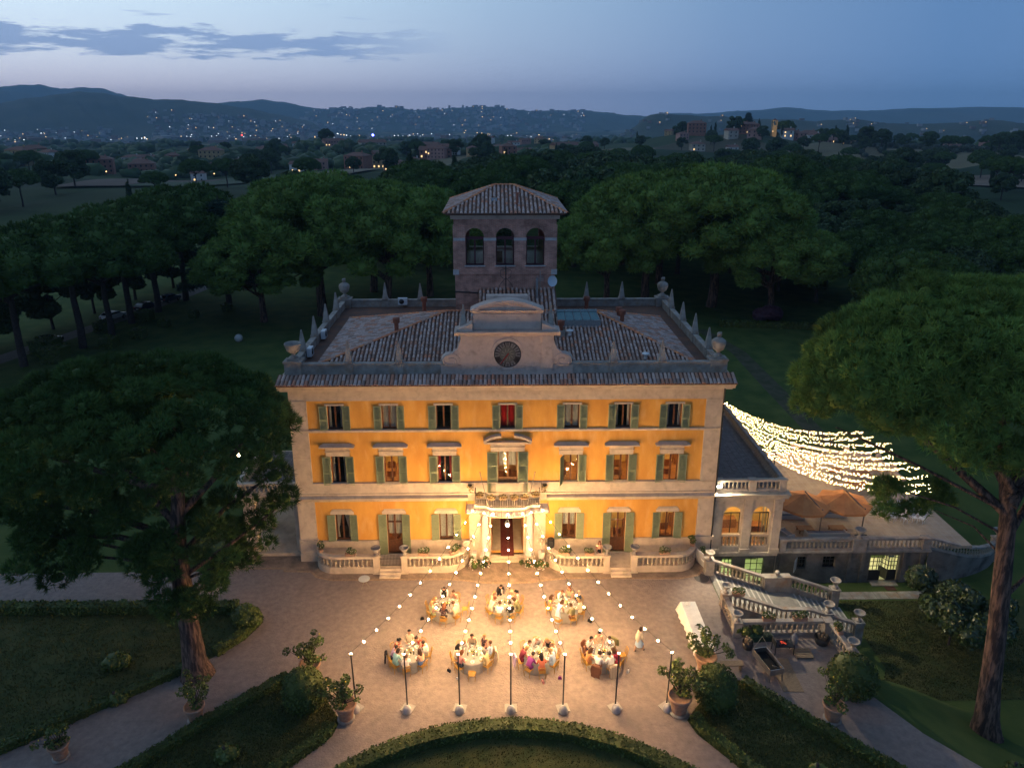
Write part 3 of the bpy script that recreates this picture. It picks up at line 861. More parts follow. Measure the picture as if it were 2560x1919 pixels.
for s in (-1, 1):
    for k in range(6): b.tube([(s * 2.43, -.1 - .15 * k, 5.27), (s * 2.43, -.1 - .15 * k, 6.22)], .016, 5)
    b.tube([(s * 2.43, -.05, 6.22), (s * 2.43, -.98, 6.22)], .03, 6)
    b.tube([(s * 2.43 + s * .12 * math.cos(t * .7), -1.0, 5.6 + .12 * math.sin(t * .7)) for t in range(9)], .014, 4)
b.build('railing', M['iron_w'], bal)
can = MB()      # iron and glass canopy under the balcony, each pane its own piece
def can_edge(x):
    u = abs(x) / 3.15
    return (-1.95 + .55 * sstep(.35, .62, u) , 4.70 + .10 * u)
cn = 14; cx_ = [-3.15 + 6.3 * k / cn for k in range(cn + 1)]
for x in cx_:
    y, z = can_edge(x); can.tube([(x * .97, -.30, 4.98), (x, y, z)], .022, 5)
can.tube([(x, can_edge(x)[0], can_edge(x)[1]) for x in [-3.15 + 6.3 * k / 56 for k in range(57)]], .035, 6)
can.tube([(x, lerp(-.3, can_edge(x)[0], .55), lerp(4.98, can_edge(x)[1], .55)) for x in [-3.15 + 6.3 * k / 56 for k in range(57)]], .018, 5)
for s in (-1, 1): can.tube([(s * 3.12, -.05, 4.98), (s * 3.12, -.3, 4.98), (s * 3.15, *can_edge(3.15))], .03, 5)
can_o = can.build('canopy_frame', mat('canopy_iron', (0.40, 0.26, 0.18), 0.6), villa)
frost = mat('frosted_pane', (0.66, 0.56, 0.50), 0.35, (0.58, 0.50, 0.45), 3, spec=0.5)
for k in range(cn):
    for a, c in ((0.02, .53), (.57, .97)):
        p = MB()
        def CP(x, t):
            y, z = can_edge(x); return (x * lerp(.97, 1, t), lerp(-.30, y, t), lerp(4.98, z, t) + .012)
        x0, x1 = cx_[k] + .02, cx_[k + 1] - .02
        p.add([CP(x0, a), CP(x1, a), CP(x1, c), CP(x0, c)], [(0, 1, 2, 3)]); p.build('pane', frost, can_o)

# eaves tiles: each cover tile of the front strip is a piece of its own -------------------
def tile_mesh(wd, ln, name='tile'):
    b = MB(); n = 4
    vs = []
    for t, k in ((0, 1.0), (1, .82)):
        for j in range(n + 1):
            a = PI * j / n; vs.append((-wd / 2 * k * math.cos(a), t * ln, wd * .42 * k * math.sin(a)))
    b.add(vs, [(j, j + 1, n + 2 + j, n + 1 + j) for j in range(n)], True)
    # thickness at the open mouth
    vs2 = []
    for j in range(n + 1):
        a = PI * j / n; vs2 += [(-wd / 2 * math.cos(a), 0, wd * .42 * math.sin(a)), (-wd / 2 * .8 * math.cos(a), 0.0, wd * .42 * .75 * math.sin(a))]
    b.add(vs2, [(2 * j, 2 * j + 1, 2 * j + 3, 2 * j + 2) for j in range(n)])
    return b
TINTS = [(1.22, 1.26, 1.34), (1.08, 1.12, 1.2), (1.38, 1.4, 1.45), (1.12, 1.0, .95), (.95, .90, .90), (1.28, .80, .62), (1.05, .76, .64), (.78, .72, .71)]
def tinted_tiles(wd, ln, n=8):
    out = []
    for k in range(n):
        b = tile_mesh(wd, ln); b.t = [TINTS[k % len(TINTS)]] * len(b.f); out.append(b.mesh('tile', M['tile']))
    return out
EAVE_T = tinted_tiles(.25, .62)
strip = MB()
strip.prism([(-.98, 14.79), (-.98, 14.86), (.16, 15.34), (.16, 14.79)], -16.62, 16.62, 'x')
for s in (-1, 1):
    strip.prism([(s * 16.64, 14.79), (s * 16.64, 14.86), (s * 15.6, 15.34), (s * 15.6, 14.79)][::(1 if s < 0 else -1)], 0.0, 19.9, 'y')
eave = strip.build('eaves_roof', M['tile_base'], villa)
nE = 114
sl = math.atan2(.48, 1.14)
for r_ in range(2):
    for k in range(nE):
        x = -16.45 + 32.9 * k / (nE - 1)
        o = put(random.choice(EAVE_T), 'tile', eave, (x + random.uniform(-.015, .015), -1.02 + r_ * .50, 14.86 + r_ * .215 + random.uniform(0, .015)))
        o.rotation_euler = (sl + random.uniform(-.02, .02), 0, random.uniform(-.05, .05))

def tiles_on(mb, o, u, v, nu, nv, su, sv, inside, wd=.2, ln=.5):
    """rows of overlapping cover tiles on a slope; o corner, u across, v up the slope (unit), real geometry in one piece"""
    u = Vector(u).normalized(); v = Vector(v).normalized(); nrm = u.cross(v).normalized()
    n = 3
    for i in range(nu):
        wob = random.uniform(-.02, .02)
        for j in range(nv):
            c = Vector(o) + u * (i * su + su / 2 + wob) + v * (j * sv)
            if not inside(c + v * ln * .5): continue
            dev = random.uniform(-.03, .03)
            vs = []
            for t, k in ((0, 1.0), (1, .84)):
                for q in range(n + 1):
                    a = PI * q / n
                    vs.append(tuple(c + u * (-wd / 2 * k * math.cos(a) + dev * t) + v * (t * ln) + nrm * (wd * .45 * k * math.sin(a) + .035 * (1 - t) + .02)))
            mb.tint = random.choices(TINTS, (3, 4, 2, 2, 2, 1, 1.4, 2))[0]
            mb.add(vs, [(q, q + 1, n + 2 + q, n + 1 + q) for q in range(n)] + [(0, 1, 2, 3)], False)
# main hipped roof behind the parapet
RZ0, RZ1 = 15.62, 17.9
A, B, Cc, D = Vector((-14.1, 1.25, RZ0)), Vector((14.2, 1.25, RZ0)), Vector((14.2, 14.4, RZ0)), Vector((-14.1, 14.4, RZ0))
E1, E2 = Vector((-4.9, 8.1, RZ1)), Vector((7.3, 8.1, RZ1))
b = MB(); b.add([A, B, Cc, D, E1, E2], [(0, 1, 5, 4), (1, 2, 5), (2, 3, 4, 5), (3, 0, 4)])
b.box(-15.4, 15.4, .3, 19.4, 15.30, 15.45)
roof = b.build('roof', M['tile_base'], villa)
def in_poly(P):
    def f(c):
        s_ = None
        for i in range(len(P)):
            a, d = P[i], P[(i + 1) % len(P)]
            k = (d.x - a.x) * (c.y - a.y) - (d.y - a.y) * (c.x - a.x)
            if k < -0.02: return False
        return True
    return f
tl = MB()
ptower = lambda c: not (abs(c.x) < 4.3 and c.y > 10.9)
f1 = in_poly([A, B, E2, E1]); tiles_on(tl, A, (1, 0, 0), E1 - Vector((E1.x, A.y, A.z)), 94, 17, .302, .43, f1)
f2 = in_poly([B, Cc, E2]); tiles_on(tl, B, (0, 1, 0), E2 - Vector((B.x, E2.y, B.z)), 43, 17, .305, .43, f2)
f4 = in_poly([D, A, E1]); tiles_on(tl, D, (0, -1, 0), E1 - Vector((D.x, E1.y, D.z)), 43, 23, .305, .43, f4)
f3 = in_poly([Cc, D, E1, E2]); tiles_on(tl, Cc, (-1, 0, 0), E2 - Vector((E2.x, Cc.y, Cc.z)), 94, 16, .302, .43, lambda c: f3(c) and ptower(c))
def ridge(mb, p, q, wd=.26):
    d = (q - p); n = max(1, int(d.length / .4)); u = d.normalized(); side = u.cross(Vector((0, 0, 1))).normalized(); up = side.cross(u)
    for k in range(n):
        c = p + u * (k * d.length / n); vs = []
        for t, kk in ((0, 1.0), (1, .85)):
            for j in range(4):
                a = PI * j / 3; vs.append(tuple(c + u * (t * .46) + side * (-wd / 2 * kk * math.cos(a)) + up * (wd * .45 * kk * math.sin(a) + .05 + .03 * (1 - t))))
        mb.tint = random.choice([(1.5, .75, .45), (1.3, .7, .45), (1.1, .9, .8), (1.6, .9, .5)])
        mb.add(vs, [(j, j + 1, 5 + j, 4 + j) for j in range(3)], False)
for p, q in ((A, E1), (B, E2), (Cc, E2), (D, E1), (E1, E2)): ridge(tl, p, q)
tl.build('roof_tiles', M['tile'], roof, kind='stuff')

# parapet, pedestals, obelisks, urns ------------------------------------------------------
b = MB()
def coping(x0, x1, y0, y1, z0=15.34, z1=16.06):
    b.box(x0, x1, y0, y1, z0, z1)
    b.box(x0 - .06, x1 + .06, y0 - .06, y1 + .06, z1, z1 + .12)
coping(-14.9, -4.7, .16, .46); coping(4.7, 14.9, .16, .46)
for s in (-1, 1):
    x0, x1 = sorted((s * 15.40, s * 15.72)); coping(x0, x1, 1.1, 18.9)
coping(-14.9, -4.3, 19.42, 19.74); coping(4.3, 14.9, 19.42, 19.74)
b.build_each('parapet', M['stone_d'], villa, 2)
ob = MB(); ob.lathe([(.42, 0), (.42, .10), (.36, .14), (.34, .22), (.075, 1.62), (.001, 1.72)], 4, smooth=False, cap=False, sq=True)
OBM = ob.mesh('obelisk', M['stone_d'])
obs = [(x, .31) for x in (-11.5, -7.84, 7.74, 11.3)] + [(x, 19.58) for x in (-11.6, -8.17, 8.08, 11.54)] + [(-15.56, y) for y in (3.3, 7.2, 11.45, 15.7)] + [(15.56, y) for y in (3.4, 7.4, 11.55, 15.9)]
for x, y in obs:
    put(OBM, 'obelisk', villa, (x, y, 16.18), random.uniform(-.06, .06), (1, 1, random.uniform(.95, 1.05)))
    p = MB()
    if abs(x) > 15: p.box(x - .22, x + .22, y - .28, y + .28, 15.34, 16.1)
    else: p.box(x - .30, x + .30, y - .22, y + .22, 15.34, 16.1)
    p.build('parapet_pier', M['stone_d'], villa)
um = MB(); um.lathe([(.32, 0), (.32, .08), (.24, .14), (.15, .22), (.13, .30), (.20, .36), (.40, .52), (.50, .80), (.53, 1.02), (.50, 1.16), (.44, 1.22), (.30, 1.32), (.22, 1.36), (.14, 1.40), (.13, 1.46)], 18, cap=False)
for k in range(14):
    a = k * 2.4; um.sphere((.11 * math.cos(a), .11 * math.sin(a), 1.52 + .017 * k), .085, 6, 4)
URN = um.mesh('urn', M['stone_d'])
bm_ = MB(); bm_.lathe([(.34, 0), (.34, .08), (.26, .13), (.15, .22), (.14, .32), (.22, .38), (.44, .55), (.55, .85), (.58, 1.02), (.62, 1.06), (.60, 1.12), (.53, 1.10), (.50, .90), (.40, .62), (.01, .52)], 18, cap=False)
BOWL = bm_.mesh('urn', M['stone_d'])
for x, y, me_ in ((-15.5, .55, BOWL), (15.45, .55, URN), (-15.5, 19.5, URN), (15.5, 19.5, URN)):
    p = MB(); p.box(x - .62, x + .62, y - .48, y + .48, 15.34, 16.22); p.box(x - .68, x + .68, y - .54, y + .54, 16.22, 16.36); p.box(x - .40, x + .40, y - .40, y + .40, 16.36, 16.50)
    p.build('parapet_pier', M['stone_d'], villa)
    put(me_, 'urn', villa, (x, y, 16.5), 0.3)

# clock gable --------------------------------------------------------------------------------
g = MB()
g.box(-3.35, 3.35, .02, 1.0, 15.33, 18.28)
for s in (-1, 1):
    a, c = sorted((s * 2.45, s * 3.25)); g.box(a, c, -.05, .1, 15.6, 18.28)
g.box(-3.42, 3.42, -.04, 1.0, 15.33, 15.62)
# recessed panel frame round the dial
g.box(-2.0, -1.9, -.015, .05, 15.9, 18.1); g.box(1.9, 2.0, -.015, .05, 15.9, 18.1); g.box(-1.9, 1.9, -.015, .05, 15.9, 15.98)
gab = g.build('clock_gable', M['gable'], villa)
g = MB()
g.prism([(.2, 18.28), (-.08, 18.28), (-.12, 18.36), (-.30, 18.42), (-.34, 18.52), (-.40, 18.58), (-.40, 18.63), (1.1, 18.68), (1.1, 18.28)], -3.78, 3.78, 'x')
g.build('gable_cornice', M['gable'], gab)
g = MB()
g.box(-2.42, 2.42, .15, 1.0, 18.68, 19.95); g.box(-1.85, 1.85, .11, .2, 18.75, 19.82)
g.prism([(.2, 19.95), (.05, 19.95), (-.05, 20.05), (-.08, 20.14), (1.05, 20.16), (1.05, 19.95)], -2.6, 2.6, 'x')
n = 16
arc = [(-2.62 + 5.24 * k / n, 20.16 + .72 * math.sin(PI * k / n) ** .9) for k in range(n + 1)]
lo = [(p[0] * .93, max(20.16, p[1] - .17)) for p in arc]
for k in range(n):
    q = [lo[k], lo[k + 1], arc[k + 1], arc[k]]
    g.prism(q, -.14, 1.0, 'y')
g.prism([(-2.3, 20.16)] + [(p[0] * .9, p[1] - .12) for p in arc[1:-1]] + [(2.3, 20.16)], .06, .95, 'y')
g.box(-1.5, 1.5, 1.0, 1.6, 20.0, 20.95)
for s in (-1, 1):      # ends of the broken pediment
    pl_ = [(s * 3.6, 18.66), (s * 2.46, 18.66), (s * 2.46, 19.18), (s * 2.55, 19.22), (s * 3.6, 18.78)]
    g.prism(pl_ if s < 0 else pl_[::-1], -.25, .8, 'y')
g.build('gable_crown', M['gable'], gab)
for s in (-1, 1):      # volutes
    g = MB(); pts = []
    for k in range(15):
        a = k / 14 * 2.2 * PI; rr = .58 - .028 * k
        pts.append((s * (4.05 + rr * math.cos(a + PI * .5) * -1.15), 16.42 + rr * .78 * math.sin(a + PI * .5)))
    g.lathe([(.01, 0), (.62, 0), (.70, .06), (.62, .5), (.01, .5)], 22, (0, 0, 0), False, False)
    g.v = [(s * 4.05 + p[0] * 1.05, .46 - p[2], 16.45 + p[1] * .78) for p in g.v]
    g.f = [f[::-1] for f in g.f]
    g.tube([(p[0], -.06, p[1]) for p in pts], .05, 5)
    g.prism([(s * 3.35, 16.1), (s * 4.05, 16.1), (s * 4.05, 16.9), (s * 3.6, 17.25), (s * 3.35, 17.9)][::(1 if s > 0 else -1)], .02, .46, 'y')
    g.box(*sorted((s * 3.36, s * 4.8)), .1, .5, 15.33, 16.04)
    g.build('volute', M['gable'], gab)
    put(OBM, 'obelisk', gab, (s * 3.15, .6, 18.72), 0.0, (.9, .9, 1.02))
ck = MB(); ck.lathe([(.001, 0), (.98, 0), (.98, -.03)], 40, cap=False, smooth=False); ck.v = [(p[0] + .03, -.025 + p[2] * 1.0, 16.86 + p[1]) for p in ck.v]
ck.f = [f[::-1] for f in ck.f]
clock = ck.build('clock', mat('clock_dial', (0.03, 0.022, 0.024), 0.4, spec=0.5), gab)
ck = MB(); ck.lathe([(1.0, 0), (1.22, 0), (1.22, .08), (1.0, .08)], 40, cap=False, smooth=False); ck.v = [(p[0] + .03, -.035 + p[2], 16.86 + p[1]) for p in ck.v]
ck.build('dial_ring', M['gable'], clock)
ck = MB()
for h in range(12):
    if h in (4, 8): continue
    a0 = PI / 2 - h * PI / 6
    vs = []
    for rr in (.60, .93):
        for da in (-.20, .20): vs.append((.03 + rr * math.cos(a0 + da), -.058, 16.86 + rr * math.sin(a0 + da)))
    ck.quad(vs[0], vs[1], vs[3], vs[2])
ck.build('hour_plates', mat('hour_plate', (0.17, 0.165, 0.17), 0.5), clock)
ck = MB(); ck.lathe([(.001, 0), (.58, 0)], 30, cap=False, smooth=False); ck.v = [(p[0] + .03, -.058, 16.86 + p[1]) for p in ck.v]; ck.f = [f[::-1] for f in ck.f]
ck.build('dial_centre', mat('dial_centre', (0.10, 0.105, 0.095), 0.6), clock)
ROM = ['XII', 'I', 'II', 'III', 'IIII', 'V', 'VI', 'VII', 'VIII', 'IX', 'X', 'XI']
ck = MB()
for h, txt in enumerate(ROM):
    a0 = PI / 2 - h * PI / 6; wtot = sum(.05 if c == 'I' else .10 for c in txt); off = -wtot / 2
    base = Matrix.Translation((.03 + .77 * math.cos(a0), -.068, 16.86 + .77 * math.sin(a0))) @ Matrix.Rotation(-(a0 - PI / 2), 4, 'Y')
    for c in txt:
        wc = .05 if c == 'I' else .10; cx2 = off + wc / 2; off += wc
        lines = {'I': [(0, 0)], 'V': [(-.03, .2), (.03, -.2)], 'X': [(0, .28), (0, -.28)]}[c]
        for lx, an in lines:
            ck.mbox(base @ Matrix.Translation((cx2 + lx, 0, 0)) @ Matrix.Rotation(an, 4, 'Y'), .013, .006, .12)
ck.build('numerals', mat('numeral', (0.012, 0.01, 0.012), 0.5), clock)
ck = MB()
for k in range(10):
    a = k * PI / 5 + .15
    ck.mbox(Matrix.Translation((.03 + .33 * math.cos(a), -.064, 16.86 + .33 * math.sin(a))) @ Matrix.Rotation(-(a - PI / 2) + .25, 4, 'Y'), .014, .004, .13)
ck.build('sun_rays', mat('sun_rays', (0.24, 0.23, 0.20), 0.5), clock)
for nm, ang, ln, wd in (('minute_hand', 216, .86, .035), ('hour_hand', 217, .52, .05)):
    a = R(90 - ang); ck = MB(); ck.mbox(Matrix.Translation((.03 + ln * .42 * math.cos(a), -.085 - (.01 if ln > .6 else 0), 16.86 + ln * .42 * math.sin(a))) @ Matrix.Rotation(-(a - PI / 2), 4, 'Y'), wd, .006, ln * .58)
    ck.build(nm, mat('clock_hand', (0.22, 0.02, 0.02), 0.5), clock)

# tower ---------------------------------------------------------------------------------------
TX, TY0, TY1 = 4.25, 11.0, 20.6
t = MB()
def arch_wall(mb, x0, x1, z0, z1, arches, P, depth):
    """brick wall with round-headed openings; P maps (along, out, up) to world"""
    seg = 10
    cuts = sorted(arches)
    prev = x0
    for c, hw, zs, zp in cuts:
        mb.quad(P(prev, 0, z0), P(c - hw, 0, z0), P(c - hw, 0, z1), P(prev, 0, z1))
        mb.quad(P(c - hw, 0, z0), P(c + hw, 0, z0), P(c + hw, 0, zs), P(c - hw, 0, zs))
        pts = [(c + hw * math.cos(PI - PI * k / seg), zp + hw * math.sin(PI * k / seg)) for k in range(seg + 1)]
        for k in range(seg):
            a, d = pts[k], pts[k + 1]
            mb.quad(P(a[0], 0, a[1]), P(d[0], 0, d[1]), P(d[0], 0, z1), P(a[0], 0, z1))
            mb.quad(P(a[0], 0, a[1]), P(a[0], depth, a[1]), P(d[0], depth, d[1]), P(d[0], 0, d[1]))
        for xx, fl in ((c - hw, 1), (c + hw, -1)):
            mb.quad(P(xx, 0, zs), P(xx, depth, zs), P(xx, depth, zp), P(xx, 0, zp))
        mb.quad(P(c - hw, 0, zs), P(c + hw, 0, zs), P(c + hw, depth, zs), P(c - hw, depth, zs))
        prev = c + hw
    mb.quad(P(prev, 0, z0), P(x1, 0, z0), P(x1, 0, z1), P(prev, 0, z1))
AR = [(-2.55, .78, 21.2, 23.58), (0, .78, 21.2, 23.58), (2.55, .78, 21.2, 23.58)]
SR = [(-3.0, .78, 21.2, 23.58), (0, .78, 21.2, 23.58), (3.0, .78, 21.2, 23.58)]
PF = lambda a, o, z: (a, TY0 + o, z)
PB = lambda a, o, z: (a, TY1 - o, z)
PL = lambda a, o, z: (-TX + o, 15.8 + a, z)
PR = lambda a, o, z: (TX - o, 15.8 + a, z)
for P_, AA, h in ((PF, AR, TX), (PB, AR, TX), (PL, SR, 4.8), (PR, SR, 4.8)):
    arch_wall(t, -h, h, 15.0, 25.2, AA, P_, .35)
tower = t.build('tower', M['brick'], villa)
t = MB()
for xa in (-4.25, -1.275 - .0, 1.275, 4.25):       # brick piers stand proud between the arches
    wd = .62 if abs(xa) > 4 else .50
    c = xa if abs(xa) < 4 else math.copysign(4.25 - .40, xa)
    t.box(c - wd + (.1 if abs(xa) > 4 else 0), c + wd - (.1 if abs(xa) > 4 else 0), TY0 - .07, TY0 + .02, 20.95, 24.62)
t.box(-TX - .04, TX + .04, TY0 - .09, TY0 + .02, 24.62, 25.1)
t.box(-TX - .08, TX + .08, TY0 - .12, TY0 + .02, 20.45, 20.95)
t.build_each('tower_pier', M['brick'], tower)
t = MB()
t.prism([(TY0 + .02, 25.1), (TY0 - .1, 25.1), (TY0 - .16, 25.22), (TY0 - .30, 25.30), (TY0 - .34, 25.45), (TY0 + .02, 25.5)], -TX - .3, TX + .3, 'x')
t.build('tower_cornice', M['gable'], tower)
t = MB()
pale = mat('pale_impost', (0.50, 0.47, 0.46), 0.85, (0.40, 0.37, 0.36), 4)
for xa, xb in ((-4.32, -3.36), (-1.8, -.74), (.74, 1.8), (3.36, 4.32)): t.box(xa, xb, TY0 - .13, TY0 + .1, 23.30, 23.54)
for xa, xb in ((-4.4, -3.9), (3.9, 4.4)): t.box(xa, xb, TY0 - .18, TY0 + .1, 20.42, 20.86)
t.build_each('impost', pale, tower)
for c, hw, zs, zp in AR:
    t = MB(); t.box(c - .88, c + .88, TY0 - .16, TY0 + .3, zs - .09, zs); t.build('tower_sill', pale, tower)
    t = MB(); y = TY0 + .22
    t.box(c - .78, c + .78, y, y + .08, 23.36, 23.62); t.box(c - .07, c + .07, y, y + .08, zs, 23.36)
    for s in (-1, 1):
        a, d = sorted((c + s * .78, c + s * .69)); t.box(a, d, y, y + .08, zs, 23.36)
    t.box(c - .69, c + .69, y, y + .08, zs, zs + .12)
    fr = t.build('tower_window', mat('maroon_frame', (0.075, 0.02, 0.028), 0.5), tower)
    p = MB(); p.box(c - .69, c + .69, y + .03, y + .05, zs + .12, 23.36); p.build('pane', M['glass'], fr)
t = MB(); t.box(-4.0, 4.0, TY0 + .4, TY1 - .4, 20.8, 20.95); t.box(-.9, -.2, 14, 14.8, 20.95, 21.9); t.box(.7, 1.6, 13, 14, 20.95, 21.7); t.build('belvedere_floor', M['wood'], tower)
tb = MB()
ev = 25.62
a_, b_, c_, d_ = Vector((-5.12, 10.15, ev)), Vector((5.12, 10.15, ev)), Vector((5.12, 21.45, ev)), Vector((-5.12, 21.45, ev))
r1, r2 = Vector((-.85, 15.8, 27.42)), Vector((.85, 15.8, 27.42))
tb.add([a_, b_, c_, d_, r1, r2], [(0, 1, 5, 4), (1, 2, 5), (2, 3, 4, 5), (3, 0, 4), (3, 2, 1, 0)])
tb.box(-4.9, 4.9, 10.35, 21.2, 25.48, 25.60)
tr = tb.build('tower_roof', M['tile_base'], tower)
tl = MB()
tiles_on(tl, a_, (1, 0, 0), r1 - Vector((r1.x, a_.y, a_.z)), 30, 14, .341, .42, in_poly([a_, b_, r2, r1]), .22)
tiles_on(tl, b_, (0, 1, 0), r2 - Vector((b_.x, r2.y, b_.z)), 33, 12, .342, .42, in_poly([b_, c_, r2]), .22)
tiles_on(tl, d_, (0, -1, 0), r1 - Vector((d_.x, r1.y, d_.z)), 33, 12, .342, .42, in_poly([d_, a_, r1]), .22)
tiles_on(tl, c_, (-1, 0, 0), r2 - Vector((r2.x, c_.y, c_.z)), 30, 14, .341, .42, in_poly([c_, d_, r1, r2]), .22)
for p, q in ((a_, r1), (b_, r2), (c_, r2), (d_, r1), (r1, r2)): ridge(tl, p, q)
tl.build('roof_tiles', M['tile'], tr, kind='stuff')
t = MB(); t.box(-1.15, -.65, 12.6, 13.15, 26.35, 26.62); t.build('roof_hatch', M['metal'], tower)
t = MB(); t.lathe([(.11, 25.9), (.11, 27.1)], 10, (1.05, 12.0, 0)); t.box(.75, 1.35, 11.97, 12.03, 27.1, 27.16); t.build('flue', M['terracotta'], tower)
# lean-to linking the tower to the roof ridge
b = MB(); L0, L1, L2, L3 = Vector((-2.3, 7.6, 17.75)), Vector((4.3, 7.6, 17.75)), Vector((4.3, 10.95, 19.15)), Vector((-2.3, 10.95, 19.15))
b.add([L0, L1, L2, L3, Vector((-2.3, 10.95, 17)), Vector((4.3, 10.95, 17))], [(0, 1, 2, 3), (0, 3, 4), (1, 5, 2)])
lt = b.build('link_roof', M['tile_base'], villa)
tl = MB(); tiles_on(tl, L0, (1, 0, 0), L3 - L0, 19, 9, .345, .42, lambda c: True, .22); tl.build('roof_tiles', M['tile'], lt, kind='stuff')
t = MB(); t.tube([(-4.3, 10.9, 18.95), (-1.0, 10.9, 18.75), (2.0, 10.9, 18.65), (4.3, 10.9, 18.75)], .06, 6); t.build('gutter_pipe', M['iron'], villa)
t = MB(); t.tube([(.05, 10.2, 18.9), (.05, 10.2, 21.3)], .05, 6)
for s in (-1, 1):
    t.tube([(.05, 10.2, 21.1), (.05 + s * .45, 10.2, 20.9), (.05 + s * .42, 10.2, 20.4), (.05 + s * .15, 10.2, 20.2)], .022, 5); t.tube([(.05, 10.2, 20.3), (.05 + s * .5, 10.2, 19.7), (.05 + s * .75, 10.2, 18.9)], .022, 5)
t.build('bell_frame', M['iron'], villa)
# roof furniture ----------------------------------------------------------------------------------
for x, y, z, h in ((-8.65, 5.5, 16.6, 1.5), (-7.1, 12.4, 16.2, 1.9), (7.2, 12.4, 16.2, 1.9), (9.5, 9.0, 16.7, 1.3), (9.5, 7.3, 16.8, 1.4), (4.3, 4.9, 17.0, 1.0)):
    c = MB(); c.box(x - .32, x + .32, y - .32, y + .32, z - .5, z + .22); ch = c.build('chimney', M['stone_d'], villa)
    c = MB(); c.lathe([(.17, .2), (.17, h - .42), (.27, h - .36), (.28, h - .05), (.30, h), (.05, h + .06)], 12, (x, y, z)); c.build('chimney_pot', M['terracotta'], ch)
for x, y in ((4.95, 4.6), (10.4, 1.75)):
    c = MB(); c.lathe([(.14, 0), (.14, .35), (.30, .36), (.28, .43), (.01, .47)], 12, (x, y, 16.9 if y > 3 else 15.9)); c.build('roof_vent', M['white'], villa)
for x, y, z, rz in ((-15.1, 8.4, 15.65, 1), (-15.1, 3.7, 15.65, 1), (-9.85, 19.15, 15.75, 0)):
    c = MB()
    if rz: c.box(x - .17, x + .17, y - .42, y + .42, z, z + .66)
    else: c.box(x - .45, x + .45, y - .17, y + .17, z, z + .66)
    ac = c.build('air_conditioner', mat('ac_white', (0.62, 0.64, 0.66), 0.5), villa)
    c = MB(); c.lathe([(.24, 0), (.24, .03), (.01, .03)], 16, cap=False)
    c.v = [(x + .17 + p[2], y + p[0], z + .33 + p[1]) for p in c.v] if rz else [(x - .1 + p[0], y - .17 - p[2], z + .33 + p[1]) for p in c.v]
    c.build('fan_grille', M['iron'], ac)
b = MB()
SK = [(4.1, 6.0, 17.75), (7.5, 6.0, 17.75), (7.25, 7.15, 18.32), (4.1, 7.15, 18.32)]
b.box(4.05, 7.55, 5.9, 6.0, 16.9, 17.74); b.box(4.05, 7.4, 7.15, 7.25, 17.4, 18.3)
for k in range(6): x0 = 4.1 + 3.4 * k / 5; x1 = 4.1 + 3.15 * k / 5; b.tube([(x0, 6.0, 17.78), (x1, 7.15, 18.35)], .02, 4)
b.tube([(4.1, 6.9, 18.26), (7.35, 6.9, 18.26)], .03, 5)
skl = b.build('skylight', M['metal'], villa)
for k in range(5):
    p = MB(); p.quad((4.13 + 3.4 * k / 5, 6.0, 17.75), (4.07 + 3.4 * (k + 1) / 5, 6.0, 17.75), (4.07 + 3.15 * (k + 1) / 5, 7.15, 18.32), (4.13 + 3.15 * k / 5, 7.15, 18.32)); p.build('pane', mat('skylight_glass', (0.10, 0.20, 0.21), 0.12, (0.15, 0.25, 0.25), 2, spec=0.6), skl)
c = MB(); c.lathe([(.001, 0), (.28, .02), (.46, .09), (.47, .10)], 18, cap=False); rot = Matrix.Rotation(R(78), 3, 'X') @ Matrix.Rotation(R(0), 3, 'Z')
c.v = [tuple(Vector((4.0, 10.6, 19.9)) + rot @ Vector((p[0] * .85, p[1], p[2]))) for p in c.v]
dish = c.build('satellite_dish', mat('dish_white', (0.55, 0.62, 0.68), 0.5), villa)
c = MB(); c.tube([(4.05, 10.75, 18.4), (4.05, 10.75, 20.0)], .03, 6); c.build('dish_mast', M['iron'], dish)
c = MB(); c.tube([(2.9, 9.6, 18.6), (2.9, 9.6, 21.0)], .03, 5); c.box(2.55, 2.75, 9.5, 9.7, 18.5, 20.4)
for k in range(7): c.tube([(2.6 - .0, 9.6 - .3 + .1 * k, 20.2 + .05 * k), (3.2, 9.6 - .3 + .1 * k, 20.2 + .05 * k)], .012, 4)
c.build('aerial', M['metal'], villa)
b = MB(); b.tube([(15.85 + .12, -.18, 14.2), (15.97, -.18, .3)], .06, 7); b.build('downpipe', M['iron'], villa)

# ================================================================== BALUSTRADES, WINGS, TERRACES, STAIRS
def sweep(mb, pts, wd, z0, z1, closed=False):
    """rectangular rail or plinth along a polyline of (x, y, z); z0..z1 above the line"""
    P = [Vector(p) for p in pts]; n = len(P); Lf, Rt = [], []
    for i in range(n):
        d = (P[min(i + 1, n - 1)] - P[max(i - 1, 0)]); d.z = 0; d.normalize(); nn = Vector((-d.y, d.x, 0))
        Lf.append(P[i] + nn * wd / 2); Rt.append(P[i] - nn * wd / 2)
    zz = lambda p, k: (p.x, p.y, p.z + k)
    for i in range(n - 1):
        a, b_, c, d = Lf[i], Lf[i + 1], Rt[i + 1], Rt[i]
        mb.quad(zz(a, z1), zz(d, z1), zz(c, z1), zz(b_, z1)); mb.quad(zz(a, z0), zz(b_, z0), zz(c, z0), zz(d, z0))
        mb.quad(zz(a, z0), zz(a, z1), zz(b_, z1), zz(b_, z0)); mb.quad(zz(d, z0), zz(c, z0), zz(c, z1), zz(d, z1))
    for i, fl in ((0, 1), (n - 1, 0)):
        a, d = Lf[i], Rt[i]
        q = [zz(a, z0), zz(d, z0), zz(d, z1), zz(a, z1)]
        mb.quad(*(q if fl else q[::-1]))
